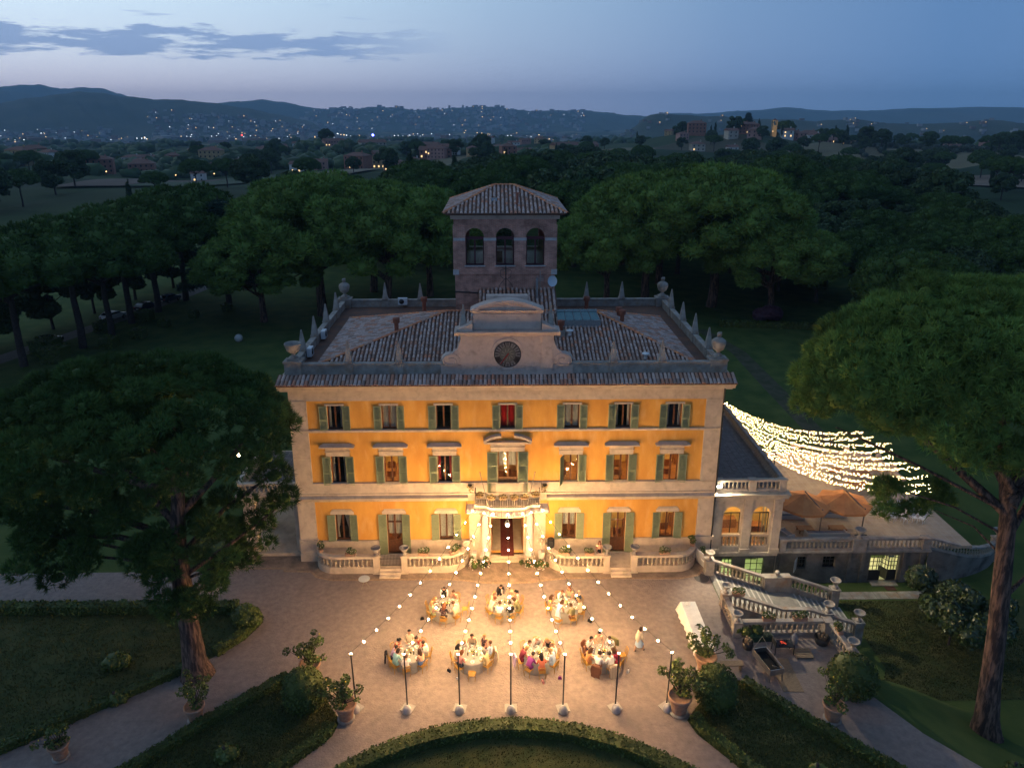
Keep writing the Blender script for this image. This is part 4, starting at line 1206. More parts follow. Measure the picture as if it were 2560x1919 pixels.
bb = MB(); bb.lathe([(.10, 0), (.10, .07), (.055, .11), (.07, .2), (.105, .34), (.09, .48), (.055, .62), (.05, .72), (.085, .80), (.055, .86), (.10, .92), (.10, 1.0)], 8, cap=False)
BALM = bb.mesh('baluster', M['baluster'])
def along(pts, sp):
    P = [Vector(p) for p in pts]; seg = [(P[i + 1] - P[i]).length for i in range(len(P) - 1)]; L = sum(seg); n = max(2, int(round(L / sp))); out = []
    for k in range(n):
        t = (k + .5) * L / n; i = 0
        while t > seg[i] and i < len(seg) - 1: t -= seg[i]; i += 1
        out.append(P[i].lerp(P[i + 1], t / seg[i]))
    return out
def balustrade(root, pts, zp=(0, .2), hb=.7, rail=.16, sp=.34, m=None, wd=.30, bs=1.0, nm=('base_course', 'rail')):
    m = m or M['stone_d']
    a = MB(); sweep(a, pts, wd, zp[0], zp[1]); a.build(nm[0], m, root)
    a = MB(); sweep(a, pts, wd + .05, zp[1] + hb, zp[1] + hb + rail); a.build(nm[1], m, root)
    for p in along(pts, sp): put(BALM, 'baluster', root, (p.x, p.y, p.z + zp[1]), 0, (bs, bs, hb))
def pier(root, x, y, z0, z1, w_=.6, m=None, d_=None, name='pier'):
    d_ = d_ or w_
    b = MB(); b.box(x - w_ / 2, x + w_ / 2, y - d_ / 2, y + d_ / 2, z0, z1); b.box(x - w_ / 2 - .05, x + w_ / 2 + .05, y - d_ / 2 - .05, y + d_ / 2 + .05, z1, z1 + .12); b.box(x - w_ / 2 - .04, x + w_ / 2 + .04, y - d_ / 2 - .04, y + d_ / 2 + .04, z0, z0 + .14)
    b.build(name, m or M['stone_d'], root)
def arc(cx, cy, r, a0, a1, n=7, z=0): return [(cx + r * math.cos(R(lerp(a0, a1, k / n))), cy + r * math.sin(R(lerp(a0, a1, k / n))), z) for k in range(n + 1)]
gb = MB(); gb.lathe([(.20, 0), (.20, .05), (.12, .10), (.07, .16), (.08, .24), (.17, .32), (.25, .44), (.30, .54), (.36, .58), (.35, .62), (.28, .60), (.22, .50), (.01, .44)], 14, cap=False)
GOB = gb.mesh('stone_urn', M['stone_d'])
def urn_thing(x, y, z, label, s=1.0):
    o = link('stone_urn', GOB, label=label, cat='urn', group='stone urns on the balustrades', loc=(x, y, z)); o.scale = (s, s, s); return o

fs = M['stone']
# the two little terraces either side of the door
for sg, lab in ((-1, 'curved stone terrace with balusters and iron gate before the lace curtained windows'), (1, 'curved stone terrace with balusters and open steps before the lit doorway')):
    ft = thing('front_terrace', lab, 'terrace', (sg * 8.8, -1.0, 0))
    yf = -1.74 if sg < 0 else -1.92
    if sg < 0: A1 = arc(-13.1, yf + 1.5, 1.5, 175, 270) + [(-10.2, yf, 0)]; B1 = [(-7.6, yf, 0)] + arc(-4.7, yf + 1.5, 1.5, 270, 365); px = (-9.95, -7.82)
    else: A1 = arc(4.75, yf + 1.6, 1.6, 175, 270)[::1] + [(7.3, yf, 0)]; B1 = [(9.85, yf, 0)] + arc(12.9, yf + 1.6, 1.6, 270, 365); px = (7.52, 9.62)
    b = MB(); poly = [(p[0], p[1]) for p in A1 + B1]
    poly = [(A1[0][0], -.07)] + poly + [(B1[-1][0], -.07)]
    b.prism(poly, 0.02, .5, 'z'); b.build('platform', fs, ft)
    for P_ in (A1, B1): balustrade(ft, P_, (0, .56), .72, .2, .34, fs, .34, 1.15)
    for x in px: pier(ft, x, yf - .03, 0, 1.42, .46, fs)
    for k in range(3):
        b = MB(); b.box(px[0] + .28, px[1] - .28, yf - .85 + .28 * k, yf + .18, .165 * k, .165 * (k + 1) - .003); b.build('step', fs, ft)
    for x in px: urn_thing(x, yf - .03, 1.54, 'stone goblet urn %s of the %s front steps' % ('on the first pier' if x == px[0] else 'on the second pier', 'gated' if sg < 0 else 'open'), 1.05)
    if sg < 0:
        g = MB(); xs_ = [lerp(px[0] + .3, px[1] - .3, k / 14) for k in range(15)]
        for x in xs_: g.tube([(x, yf - .02, .56), (x, yf - .02, 1.35 + .2 * math.sin((x - xs_[0]) / (xs_[-1] - xs_[0]) * PI))], .014, 4)
        for z in (.62, 1.2): g.tube([(xs_[0], yf - .02, z), (xs_[-1], yf - .02, z)], .02, 4)
        g.build('gate', M['iron'], ft)

# side portico (towards the pines)
lp = thing('side_portico', 'open stone portico with paved roof terrace beside the big pine', 'portico', (-18.2, 3, 0))
b = MB(); b.box(-20.55, -16.04, .55, 8.0, .0, .28); b.build('floor', M['stone'], lp)
for x in (-20.05,):
    for y in (1.05, 4.4, 7.5):
        b = MB(); b.box(x - .42, x + .42, y - .42, y + .42, .28, 4.9); b.box(x - .5, x + .5, y - .5, y + .5, .28, .62); b.build('pier', M['stone'], lp)
b = MB(); b.box(-16.6, -16.04, .7, 1.3, .28, 4.9); b.build('pier', M['stone'], lp)
b = MB(); b.box(-20.6, -16.04, .5, 8.0, 4.9, 5.3); b.box(-20.85, -16.04, .25, 8.2, 5.3, 5.5); b.build('entablature', M['stone'], lp)
for i in range(9):
    for j in range(15):
        b = MB(); x = -20.7 + .515 * i; y = .8 + .48 * j
        b.box(x + .012, x + .50, y + .012, y + .468, 5.5, 5.52 + random.uniform(0, .006)); b.build('slab', mat('roof_slab', (0.22, 0.20, 0.19), 0.8, (0.15, 0.135, 0.13), 3, stain=((0.10, 0.09, 0.085), 5, .5)), lp)
balustrade(lp, [(-20.6, .5, 5.5), (-16.1, .5, 5.5)], (0, .18), .62, .16, .34, M['stone'])
balustrade(lp, [(-20.65, .7, 5.5), (-20.65, 8.0, 5.5)], (0, .18), .62, .16, .34, M['stone'])
b = MB(); b.box(-16.12, -16.05, 1.6, 2.0, .6, 1.7); b.build('blue_panel', mat('blue_tile', (0.02, 0.06, 0.30), 0.4), lp)

# garden loggia with two arches and a roof terrace
lg = thing('loggia', 'pale stone loggia with two lit arches and a paved roof terrace', 'loggia', (18.8, 3, 0))
w = MB()
arch_wall(w, 16.05, 21.6, -.35, 5.0, [(17.72, .72, .45, 3.32), (20.02, .71, .45, 3.32)], lambda a, o, z: (a, .55 + o, z), .4)
w.quad((21.6, .55, -3.1), (21.6, 16.0, -3.1), (21.6, 16.0, 5.0), (21.6, .55, 5.0))
w.quad((16.0, 16.0, -3.1), (16.0, 16.0, 5.0), (21.6, 16.0, 5.0), (21.6, 16.0, -3.1))
w.build('wall', M['stone'], lg)
for xc, wd in ((16.5, .62), (18.88, .66), (21.24, .66)):
    b = MB(); b.box(xc - wd / 2, xc + wd / 2, .40, .56, .35, 4.55); b.box(xc - wd / 2 - .06, xc + wd / 2 + .06, .34, .56, 4.55, 4.78); b.box(xc - wd / 2 - .06, xc + wd / 2 + .06, .34, .56, -.05, .35); b.build('pilaster', M['stone'], lg)
b = MB(); b.prism([(.6, 4.78), (.36, 4.78), (.32, 4.98), (.10, 5.10), (.06, 5.24), (-.02, 5.28), (-.02, 5.36), (.6, 5.4)], 16.02, 21.95, 'x')
b.box(21.6, 21.95, .3, 16.0, 5.0, 5.36); b.build('cornice', M['stone'], lg)
b = MB(); b.box(16.05, 21.6, .45, .95, -.35, -.05); b.build('sill_band', M['stone'], lg)
for xa, xb in ((17.0, 18.44), (19.31, 20.73)):
    balustrade(lg, [(xa, .72, .45), (xb, .72, .45)], (0, .06), .86, .17, .30, M['stone'], .26)
    f = MB(); xm = (xa + xb) / 2
    f.box(xa, xb, .88, .93, 3.28, 3.36); f.box(xm - .03, xm + .03, .88, .93, .5, 3.28); f.box(xa, xa + .05, .88, .93, .5, 3.28); f.box(xb - .05, xb, .88, .93, .5, 3.28)
    fo = f.build('arch_frame', M['iron'], lg)
    for a, c in ((xa + .05, xm - .03), (xm + .03, xb - .05)):
        p = MB(); p.box(a, c, .90, .91, .55, 3.28); p.build('pane', M['glass'], fo)
b = MB()
b.quad((16.06, 4.6, .3), (21.58, 4.6, .3), (21.58, 4.6, 4.8), (16.06, 4.6, 4.8)); b.quad((16.06, .96, .3), (16.06, 4.6, .3), (16.06, 4.6, 4.8), (16.06, .96, 4.8)); b.quad((21.58, .96, .3), (21.58, .96, 4.8), (21.58, 4.6, 4.8), (21.58, 4.6, .3)); b.quad((16.06, .96, 4.8), (16.06, 4.6, 4.8), (21.58, 4.6, 4.8), (21.58, .96, 4.8))
b.cur = 1; b.quad((16.06, .96, .3), (21.58, .96, .3), (21.58, 4.6, .3), (16.06, 4.6, .3)); b.build('room_lining', [M['warm_wall'], M['floor']], lg)
b = MB(); b.box(17.0, 19.2, 3.6, 4.3, .3, 1.1); b.box(19.6, 21.2, 2.6, 3.4, .3, 1.05); b.build('table', M['wood_l'], lg)
for x in (17.7, 20.0):
    b = MB(); b.sphere((x, 2.6, 4.0), .16, 10, 6); b.tube([(x, 2.6, 4.8), (x, 2.6, 4.1)], .015, 4); b.build('ceiling_lamp', M['lamp'], lg)
curtain(lg, 20.25, 20.68, .6, 4.0, 1.05, M['curtain'], 'panel')
for i in range(11):
    for j in range(24):
        x = 16.1 + .5 * i; y = .95 + .62 * j
        if x + .5 > 21.65: continue
        b = MB(); b.box(x + .01, x + .49, y + .01 + (.3 if i % 2 else 0), y + .61 + (.3 if i % 2 else 0), 5.40, 5.43 + random.uniform(0, .008)); b.build('slab', MATS['roof_slab'], lg)
balustrade(lg, [(16.75, .62, 5.4), (18.7, .62, 5.4)], (0, .2), .62, .17, .32, M['stone']); balustrade(lg, [(19.4, .62, 5.4), (21.1, .62, 5.4)], (0, .2), .62, .17, .32, M['stone'])
for xc in (16.45, 19.05, 21.4): pier(lg, xc, .62, 5.4, 6.3, .56, M['stone'], .42)
balustrade(lg, [(21.45, .95, 5.4), (21.45, 15.8, 5.4)], (0, .2), .62, .17, .36, M['stone_d'])
b = MB()      # basement below the loggia
wb = []
wall_holes(b, 15.9, 21.6, -3.1, -.35, [(17.3, 18.15, -2.6, -.75), (19.2, 20.7, -3.0, -.75)], .75, .25); b.build('basement_wall', M['stone_g'], lg)
M['green_lamp'] = mat('cellar_tube_lamp', (1, 1, .8), 0.5, emit=(0.80, 1.0, 0.42), estr=22)
M['pale_wall'] = mat('cellar_wall', (0.62, 0.62, 0.50), 0.8)
def cellar(root, x0, x1, y0, y1, z0, z1, lampm):
    b = MB()
    b.quad((x0, y1, z0), (x1, y1, z0), (x1, y1, z1), (x0, y1, z1)); b.quad((x0, y0, z0), (x0, y1, z0), (x0, y1, z1), (x0, y0, z1)); b.quad((x1, y0, z0), (x1, y0, z1), (x1, y1, z1), (x1, y1, z0)); b.quad((x0, y0, z1), (x0, y1, z1), (x1, y1, z1), (x1, y0, z1)); b.quad((x0, y0, z0), (x1, y0, z0), (x1, y1, z0), (x0, y1, z0))
    b.build('room_lining', M['pale_wall'], root)
    b = MB(); b.box(x0 + .4, x1 - .4, (y0 + y1) / 2 - .06, (y0 + y1) / 2 + .06, z1 - .14, z1 - .06); b.build('tube_lamp', lampm, root)
cellar(lg, 16.4, 21.4, 1.02, 4.5, -3.05, -.55, M['green_lamp'])
for xa, xb, za in ((17.3, 18.15, -2.6), (19.2, 20.7, -3.0)):
    g = MB()
    for k in range(4): x = lerp(xa, xb, k / 3); g.box(x - .02, x + .02, .86, .90, za, -.75)
    for k in range(5): z = lerp(za, -.75, k / 4); g.box(xa, xb, .865, .895, z - .02, z + .02)
    g.build('window_grid', M['iron'], lg)

# terrace over the service rooms
te = thing('terrace', 'raised stone terrace with balustrade over a grey rendered service wing', 'terrace', (28, 6, -3))
w = MB()
DOOR = (29.35, 31.75, -3.0, -.58)
wall_holes(w, 21.6, 33.9, -3.1, -.12, [(23.42, 24.12, -1.72, -.62), (25.48, 26.5, -1.72, -.62), DOOR], .7, .28)
w.quad((33.9, .7, -3.1), (33.9, 18, -3.1), (33.9, 18, -.12), (33.9, .7, -.12)); w.build('service_wall', M['stone_g'], te)
b = MB(); b.box(21.6, 37.6, .9, 18.2, -.12, .1); b.build('terrace_floor', mat('terrace_paving', (0.46, 0.37, 0.27), 0.7, (0.36, 0.28, 0.20), 1.2, bump=.2, bscale=6), te)
b = MB()
for k in range(26):
    x = 21.9 + .62 * k; b.box(x - .012, x + .012, .95, 18.1, .095, .106)
for k in range(28):
    y = 1.2 + .62 * k; b.box(21.7, 37.5, y - .012, y + .012, .096, .107)
b.build('paving_joints', mat('joint', (0.50, 0.44, 0.36), 0.9), te, kind='stuff')
b = MB(); b.box(21.6, 34.0, .40, .95, -.14, .02); b.box(21.6, 34.0, .34, .5, -.06, .04); b.build('terrace_cornice', M['stone_d'], te)
balustrade(te, [(22.3, .66, .02), (27.55, .66, .02)], (0, .22), .68, .17, .34, M['stone_d']); balustrade(te, [(28.75, .66, .02), (33.2, .66, .02)], (0, .22), .68, .17, .34, M['stone_d'])
pier(te, 28.15, .66, .02, 1.0, 1.1, M['stone_d'], .5); pier(te, 33.55, .66, .02, 1.0, .6, M['stone_d'], .5); pier(te, 22.0, .66, -.1, 1.0, .5, M['stone_d'], .5)
for xa in (27.6, 28.7, 32.1, 33.5, 22.1):
    b = MB(); b.box(xa - .16, xa + .16, .6, .72, -3.05, -.14); b.build('wall_strip', M['stone_g'], te)
wf = MB()
for xa, xb in ((23.42, 24.12), (25.48, 26.5)):
    f = MB(); f.box(xa, xb, .9, .94, -.66, -.62); f.box(xa, xb, .9, .94, -1.72, -1.68)
    for k in range(4): x = lerp(xa, xb, k / 3); f.box(x - .015, x + .015, .9, .94, -1.72, -.62)
    for z in (-1.35, -1.0): f.box(xa, xb, .905, .935, z - .012, z + .012)
    fo = f.build('window', M['iron'], te); p = MB(); p.box(xa, xb, .95, .96, -1.72, -.62); p.build('pane', mat('dark_pane', (0.01, 0.012, 0.015), .1, spec=.6), fo)
f = MB(); f.mbox(Matrix.Translation((23.12, .36, -1.17)) @ Matrix.Rotation(R(52), 4, 'Z'), .33, .02, .54); f.build('open_casement', mat('pale_frame', (.30, .32, .34), .5), te)
cellar(te, 28.6, 32.6, 1.0, 5.0, -3.03, -.3, mat('kitchen_tube_lamp', (1, 1, .8), .5, emit=(1.0, .92, .50), estr=70))
for k, (xa, xb, an, hy) in enumerate(((29.40, 30.38, 0, 0), (30.95, 31.70, 0, 0), (30.62, 31.0, R(-62), .35))):
    f = MB(); hw = (xb - xa) / 2 if k < 2 else .40; mtx = Matrix.Translation(((xa + xb) / 2, .88 + hy, -1.8)) @ Matrix.Rotation(an, 4, 'Z')
    for x in (-hw, -hw / 3, hw / 3, hw): f.mbox(mtx @ Matrix.Translation((x * .97, 0, .1)), .02, .02, 1.1)
    for z in (-.25, .15, .55, .95, 1.16): f.mbox(mtx @ Matrix.Translation((0, 0, z)), hw, .02, .02)
    f.mbox(mtx @ Matrix.Translation((0, 0, -.72)), hw, .02, .46)
    f.build('glazed_door', M['iron'], te)
f = MB(); f.box(30.9, 31.35, .84, .86, -.84, -.70); f.build('door_plate', mat('blue_sign', (.03, .08, .16), .5), te)
b = MB(); b.box(29.5, 31.6, .1, .68, -3.04, -2.96); b.build('door_step', M['stone_d'], te)
b = MB(); b.box(30.4, 31.2, -.5, .05, -3.03, -3.0); b.build('doormat', mat('brown_mat', (.09, .035, .025), .95), te)
b = MB()
for k in range(14): x = 22.5 + .95 * k; b.box(x, x + .93, -1.55, -.62, -3.06, -3.02 + random.uniform(0, .01))
b.build('flagstone_walk', M['stone_d'], kind='structure')
# curving stair wall falling away from the terrace
cs = thing('stair_balustrade', 'curved sloping balustrade on a dark wall behind the round bush', 'balustrade', (37.5, 1.5, -3))
cpts = [(33.9, .75, .05), (35.2, .85, -.35), (36.5, 1.05, -.8), (37.8, 1.4, -1.25), (39.1, 1.9, -1.6), (40.4, 2.6, -1.85), (41.4, 3.4, -1.95)]
a = MB(); sweep(a, [(p[0], p[1], -3.1) for p in cpts], .3, 0, 1.0)
a.v = [(v[0], v[1], v[2] if v[2] < -2.9 else min(cpts, key=lambda p: (p[0] - v[0]) ** 2 + (p[1] - v[1]) ** 2)[2]) for v in a.v]; a.build('stair_wall', M['stone_g'], cs)
balustrade(cs, cpts, (0, .2), .62, .16, .33, M['stone_d'])
pier(cs, 41.6, 3.6, -3.1, -.95, .6, M['stone_d']); urn_thing(41.6, 3.6, -.83, 'pale goblet urn ending the curved sloping balustrade behind the pine trunk', 1.2)
# far side of the terrace
fb = thing('terrace_balustrade', 'stone balustrade with ball finials on the far side of the fairy light terrace', 'balustrade', (33, 15, .1))
balustrade(fb, [(29.4, 18.0, .1), (31.6, 17.2, .1), (33.6, 16.1, .1)], (0, .2), .7, .16, .36, M['stone']); balustrade(fb, [(34.6, 15.6, .1), (36.2, 14.6, .1)], (0, .2), .7, .16, .36, M['stone']); balustrade(fb, [(36.7, 13.8, .1), (36.9, 10.2, .1)], (0, .2), .7, .16, .36, M['stone'])
for x, y in ((34.1, 15.9), (36.5, 14.3), (36.8, 12.0)):
    pier(fb, x, y, .1, 1.15, .55, M['stone'])
    b = MB(); b.sphere((x, y, 1.55), .27, 12, 8); b.lathe([(.14, 1.27), (.1, 1.33)], 8, (x, y, 0)); b.build('ball_finial', M['stone'], fb)
urn_thing(28.15, .66, 1.12, 'pale goblet urn on the wide pier of the terrace balustrade', 1.25)

# garden stair -------------------------------------------------------------------------------
st = thing('garden_stair', 'two flight stone garden stair with landing going down to the lawn', 'stairs', (20, -4.2, -3))
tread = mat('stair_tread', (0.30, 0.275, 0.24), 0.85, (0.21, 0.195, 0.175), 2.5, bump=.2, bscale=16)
nose = mat('lightened_nosing', (0.56, 0.52, 0.45), 0.8, (0.46, 0.42, 0.37), 3)  # lighter edges, darker treads: light and shade of the steps put into the colour
x = 15.28; z = 0.0
for k in range(10):
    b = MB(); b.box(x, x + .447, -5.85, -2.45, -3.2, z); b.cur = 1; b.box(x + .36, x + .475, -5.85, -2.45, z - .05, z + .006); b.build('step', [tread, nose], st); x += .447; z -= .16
b = MB(); b.box(x, 21.5, -5.85, -2.45, -3.2, z); b.build('landing', tread, st)
x = 21.5; z -= .16
for k in range(9):
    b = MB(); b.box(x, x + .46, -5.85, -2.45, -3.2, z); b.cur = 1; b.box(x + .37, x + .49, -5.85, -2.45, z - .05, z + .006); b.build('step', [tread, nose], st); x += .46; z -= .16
sm = M['stone_d']
f1 = [(15.65, -2.25, -.05), (19.6, -2.25, -1.45)]; f2 = [(21.6, -2.25, -1.5), (24.9, -2.25, -2.7)]
b = MB()
for pts in (f1, f2):
    (xa, y, za), (xb, _, zb) = pts
    b.prism([(xa, -3.2), (xb, -3.2), (xb, zb), (xa, za)], y - .17, y + .17, 'y')
b.build('string_wall', sm, st)
b = MB()
g1 = [(15.6, -6.1, -.05), (19.6, -6.1, -1.45), (21.5, -6.1, -1.5), (24.9, -6.1, -2.7)]
for (xa, y, za), (xb, _, zb) in zip(g1, g1[1:]): b.prism([(xa, -3.2), (xb, -3.2), (xb, zb), (xa, za)], y - .17, y + .17, 'y')
b.build('string_wall', sm, st)
balustrade(st, f1, (0, .22), .75, .18, .36, sm); balustrade(st, f2, (0, .22), .75, .18, .36, sm); balustrade(st, g1, (0, .22), .75, .18, .36, sm)
pier(st, 15.3, -2.25, 0, 1.1, .62, sm); pier(st, 20.6, -2.25, -3.2, -.42, 2.0, sm, .5); pier(st, 25.2, -2.25, -3.2, -1.55, .6, sm); pier(st, 25.2, -6.1, -3.2, -1.55, .6, sm); pier(st, 15.3, -6.3, 0, 1.1, .55, sm); pier(st, 22.9, -6.1, -3.2, -.78, .5, sm)
b = MB(); b.sphere((20.6, -2.25, -.05), .2, 10, 8); b.lathe([(.16, -.3), (.08, -.2)], 8, (20.6, -2.25, 0)); b.build('ball_finial', sm, st)
urn_thing(15.3, -2.25, 1.22, 'goblet urn on the top pier of the far stair balustrade'); urn_thing(25.2, -2.25, -1.43, 'goblet urn on the bottom pier of the far stair balustrade', 1.15); urn_thing(15.3, -6.3, 1.22, 'goblet urn on the top pier of the near stair balustrade'); urn_thing(25.2, -6.1, -1.43, 'goblet urn on the lawn pier at the foot of the stair', 1.15); urn_thing(22.9, -6.1, -.66, 'goblet urn halfway down the near stair balustrade', 1.15)
yb = thing('yard_balustrade', 'stone balustrade round the barbecue yard above the sunken lawn', 'balustrade', (18, -9.2, 0))
b = MB(); b.box(15.05, 21.62, -9.36, -9.06, -3.2, .0); b.box(21.35, 21.66, -12.4, -9.36, -3.2, .0); b.box(14.98, 15.26, -9.06, 0.45, -3.2, -.002); b.build('retaining_wall', M['stone_g'], yb)
balustrade(yb, [(15.2, -6.7, 0), (15.2, -8.85, 0)], (0, .22), .72, .17, .36, M['stone_d']); balustrade(yb, [(15.55, -9.2, 0), (20.95, -9.2, 0)], (0, .22), .72, .17, .36, M['stone_d']); balustrade(yb, [(21.42, -9.55, 0), (21.55, -11.75, 0)], (0, .22), .72, .17, .36, M['stone_d'])
for x, y in ((15.2, -9.2), (21.3, -9.2), (21.6, -12.1)): pier(yb, x, y, 0, 1.0, .52, M['stone_d'])
urn_thing(15.2, -9.2, 1.12, 'goblet urn on the yard balustrade corner near the white serving table'); urn_thing(21.6, -12.1, 1.12, 'goblet urn on the last yard pier behind the round topiary', 1.1)

# ================================================================== LIGHTS OF THE PARTY
BULBS = []
for k_, e_ in enumerate((500, 1450, 1850)): BULBS.append(mat('bulb_glow_%d' % k_, (1, .85, .6), .4, emit=(1.0, .61, .265), estr=e_))
M['fairy'] = mat('fairy_glow', (1, .85, .6), .4, emit=(1.0, .64, .27), estr=125)
M['cable'] = mat('cable', (.02, .018, .015), .7)
BULBM = []
for k_ in range(3): bl = MB(); bl.sphere((0, 0, -.07), .050, 8, 6); BULBM.append(bl.mesh('bulb', BULBS[k_]))
bs_ = MB(); bs_.lathe([(.022, -.03), (.022, .03)], 6); SOCK = bs_.mesh('socket', M['iron'])
POLES = [(-9.12, -15.18), (-6.1, -15.27), (-3.03, -15.33), (-.04, -15.38), (3.02, -15.43), (6.1, -15.42), (9.12, -15.4)]
ANCH = [(-2.6, -1.45, 5.15), (-1.75, -1.75, 5.15), (-1.1, -1.95, 5.15), (0.0, -2.0, 5.15), (1.1, -1.95, 5.15), (1.75, -1.75, 5.15), (2.6, -1.45, 5.15)]
PN = ['first light pole from the big pine', 'second light pole from the big pine', 'third light pole from the big pine', 'middle light pole facing the door', 'third light pole from the barbecue', 'second light pole from the barbecue', 'first light pole from the barbecue']
for k, ((px, py), an) in enumerate(zip(POLES, ANCH)):
    h = 3.95
    po = thing('light_pole', 'thin black %s with a round white weight' % PN[k], 'light pole', (px, py, 0), group='light poles across the gravel')
    b = MB(); b.tube([(px, py, .03), (px + .03 * (k - 3), py, h)], .042, 8); b.build('pole', M['iron'], po)
    b = MB(); b.box(px - .36, px + .36, py - .30, py + .34, .006, .05); b.v = [tuple(Matrix.Translation((px, py, 0)) @ Matrix.Rotation(.2 * (k - 3), 4, 'Z') @ Vector((v[0] - px, v[1] - py, v[2]))) for v in b.v]; b.build('base_plate', mat('plate_grey', (.36, .33, .30), .8), po)
    b = MB(); b.lathe([(.26, .05), (.265, .12), (.25, .26), (.20, .38), (.11, .45), (.001, .47)], 16, (px, py - .28, 0)); b.build('weight', mat('weight_white', (.50, .47, .45), .8, (.38, .35, .33), 5), po)
    sl_ = thing('string_light', 'warm bulb string from balcony to %s' % PN[k], 'string light', (px, py, h), group='bulb strings over the tables')
    p0, p1 = Vector(an), Vector((px + .03 * (k - 3), py, h)); pts = []
    sag = .80
    for j in range(41):
        t = j / 40; q = p0.lerp(p1, t); q.z -= sag * 4 * t * (1 - t); pts.append(q)
    b = MB(); b.tube(pts, .013, 4); b.build('wire', M['cable'], sl_)
    n = 12
    for j in range(n + 1):
        t = max(.004, j / n); q = p0.lerp(p1, t); q.z -= sag * 4 * t * (1 - t)
        o = put(BULBM[0] if j < 3 else random.choice(BULBM[1:]), 'bulb', sl_, tuple(q)); s_ = bpy.data.objects.new('socket', SOCK); COL.objects.link(s_); s_.parent = o
# entrance lantern
la = thing('lantern', 'glowing glass lantern hanging before the open front door', 'lantern', (0, -1.0, 3.5))
b = MB(); b.sphere((0, -1.0, 3.55), .13, 10, 8); b.build('glow', mat('lantern_glow', (1, .8, .5), .5, emit=(1, .70, .36), estr=130), la)
b = MB(); b.tube([(0, -1.0, 3.95), (0, -1.0, 4.75)], .012, 5)
for k in range(6): a = k * PI / 3; b.tube([(.12 * math.cos(a), -1 + .12 * math.sin(a), 3.28), (.20 * math.cos(a), -1 + .20 * math.sin(a), 3.72), (.02 * math.cos(a), -1 + .02 * math.sin(a), 3.97)], .012, 4)
b.build('cage', M['iron'], la)
# uplights washing the columns and bright floodlight on the loggia roof
def spot(name, label, loc, to, watts, col, ang, parent_name='uplight'):
    o = thing(name, label, 'lamp', loc)
    b = MB(); b.lathe([(.10, 0), (.11, .10), (.09, .16)], 10, loc); b.build('housing', M['iron'], o)
    l = bpy.data.lights.new('beam', 'SPOT'); l.energy = watts; l.color = col; l.spot_size = R(ang); l.spot_blend = .6; l.shadow_soft_size = .06
    lo_ = bpy.data.objects.new('beam', l); COL.objects.link(lo_); lo_.parent = o; lo_.location = (0, 0, .22)
    d = Vector(to) - (Vector(loc) + Vector((0, 0, .22))); lo_.rotation_euler = (-d).to_track_quat('Z', 'Y').to_euler()
for s, nm in ((-1, 'lace curtain'), (1, 'loudspeaker')):
    spot('uplight', 'small uplight in the bouquets at the column on the %s side' % nm, (s * 1.72, -1.25, 0.02), (s * 1.72, -.6, 3.2), 45, (1, .80, .62), 70)
fl = thing('floodlight', 'glaring white floodlight on the loggia roof corner against the villa', 'floodlight', (16.25, .1, 6.1))
b = MB(); b.box(16.12, 16.42, -.02, .12, 6.0, 6.25); b.build('housing', M['iron'], fl)
b = MB(); b.box(16.14, 16.40, -.04, -.025, 6.02, 6.23); b.box(16.425, 16.44, 0, .1, 6.02, 6.23); b.build('lamp_face', mat('flood_glow', (1, 1, .9), .4, emit=(1, .90, .68), estr=260), fl)
l = bpy.data.lights.new('flood_beam', 'SPOT'); l.energy = 4200; l.color = (1, .86, .60); l.spot_size = R(125); l.spot_blend = .5; l.shadow_soft_size = .10
lo_ = bpy.data.objects.new('flood_beam', l); COL.objects.link(lo_); lo_.parent = fl; lo_.location = (.06, -.2, .02); lo_.rotation_euler = (-(Vector((22, -9, -3)) - Vector((16.3, 0, 6.1)))).to_track_quat('Z', 'Y').to_euler()
for loc, lab, st in (((-22.3, 6.0, 0), 'small lit garden lamp post behind the big pine by the portico', 60), ((24.3, 9.5, .1), 'unlit black wall lamp post beside the fairy lights', 0)):
    lpost = thing('lamp_post', lab, 'lamp post', loc)
    b = MB(); hh = 6.0 if st else 3.6
    b.tube([(loc[0], loc[1], loc[2]), (loc[0], loc[1], loc[2] + hh)], .05, 7); b.lathe([(.10, hh + .02), (.19, hh + .38), (.05, hh + .55)], 6, loc, False); b.build('post', M['iron'], lpost)
    if st: b = MB(); b.sphere((loc[0], loc[1] - .2, loc[2] + hh + .25), .13, 8, 6); b.build('globe', mat('garden_glow', (1, .9, .6), .5, emit=(1, .72, .36), estr=60), lpost)
# fairy lights over the terrace: strands from the loggia roof to the trees
fend = [(33.6, 12.4, 5.0), (33.9, 11.2, 5.0), (34.8, 9.9, 5.0), (34.3, 8.4, 5.0), (34.0, 7.6, 4.8), (34.4, 6.2, 4.9), (34.9, 5.1, 5.0), (35.0, 3.7, 4.9), (34.4, 2.6, 4.8), (33.7, 1.2, 4.9)]
fbeg = [(22.4, 25.5, 4.4), (22.5, 23.2, 4.4), (22.6, 21.2, 4.4), (22.8, 19.4, 4.4), (22.4, 17.6, 4.6), (22.2, 15.6, 4.8), (22.0, 13.6, 5.0), (21.9, 11.8, 5.2), (21.8, 9.8, 5.4), (21.8, 7.8, 5.6)]
oc = [(1, 0, 0), (-1, 0, 0), (0, 1, 0), (0, -1, 0), (0, 0, 1), (0, 0, -1)]; ofc = [(0, 2, 4), (2, 1, 4), (1, 3, 4), (3, 0, 4), (2, 0, 5), (1, 2, 5), (3, 1, 5), (0, 3, 5)]
ORD = ['farthest', 'second farthest', 'third farthest', 'fourth farthest', 'fifth farthest', 'sixth farthest', 'seventh farthest', 'third nearest', 'second nearest', 'nearest']
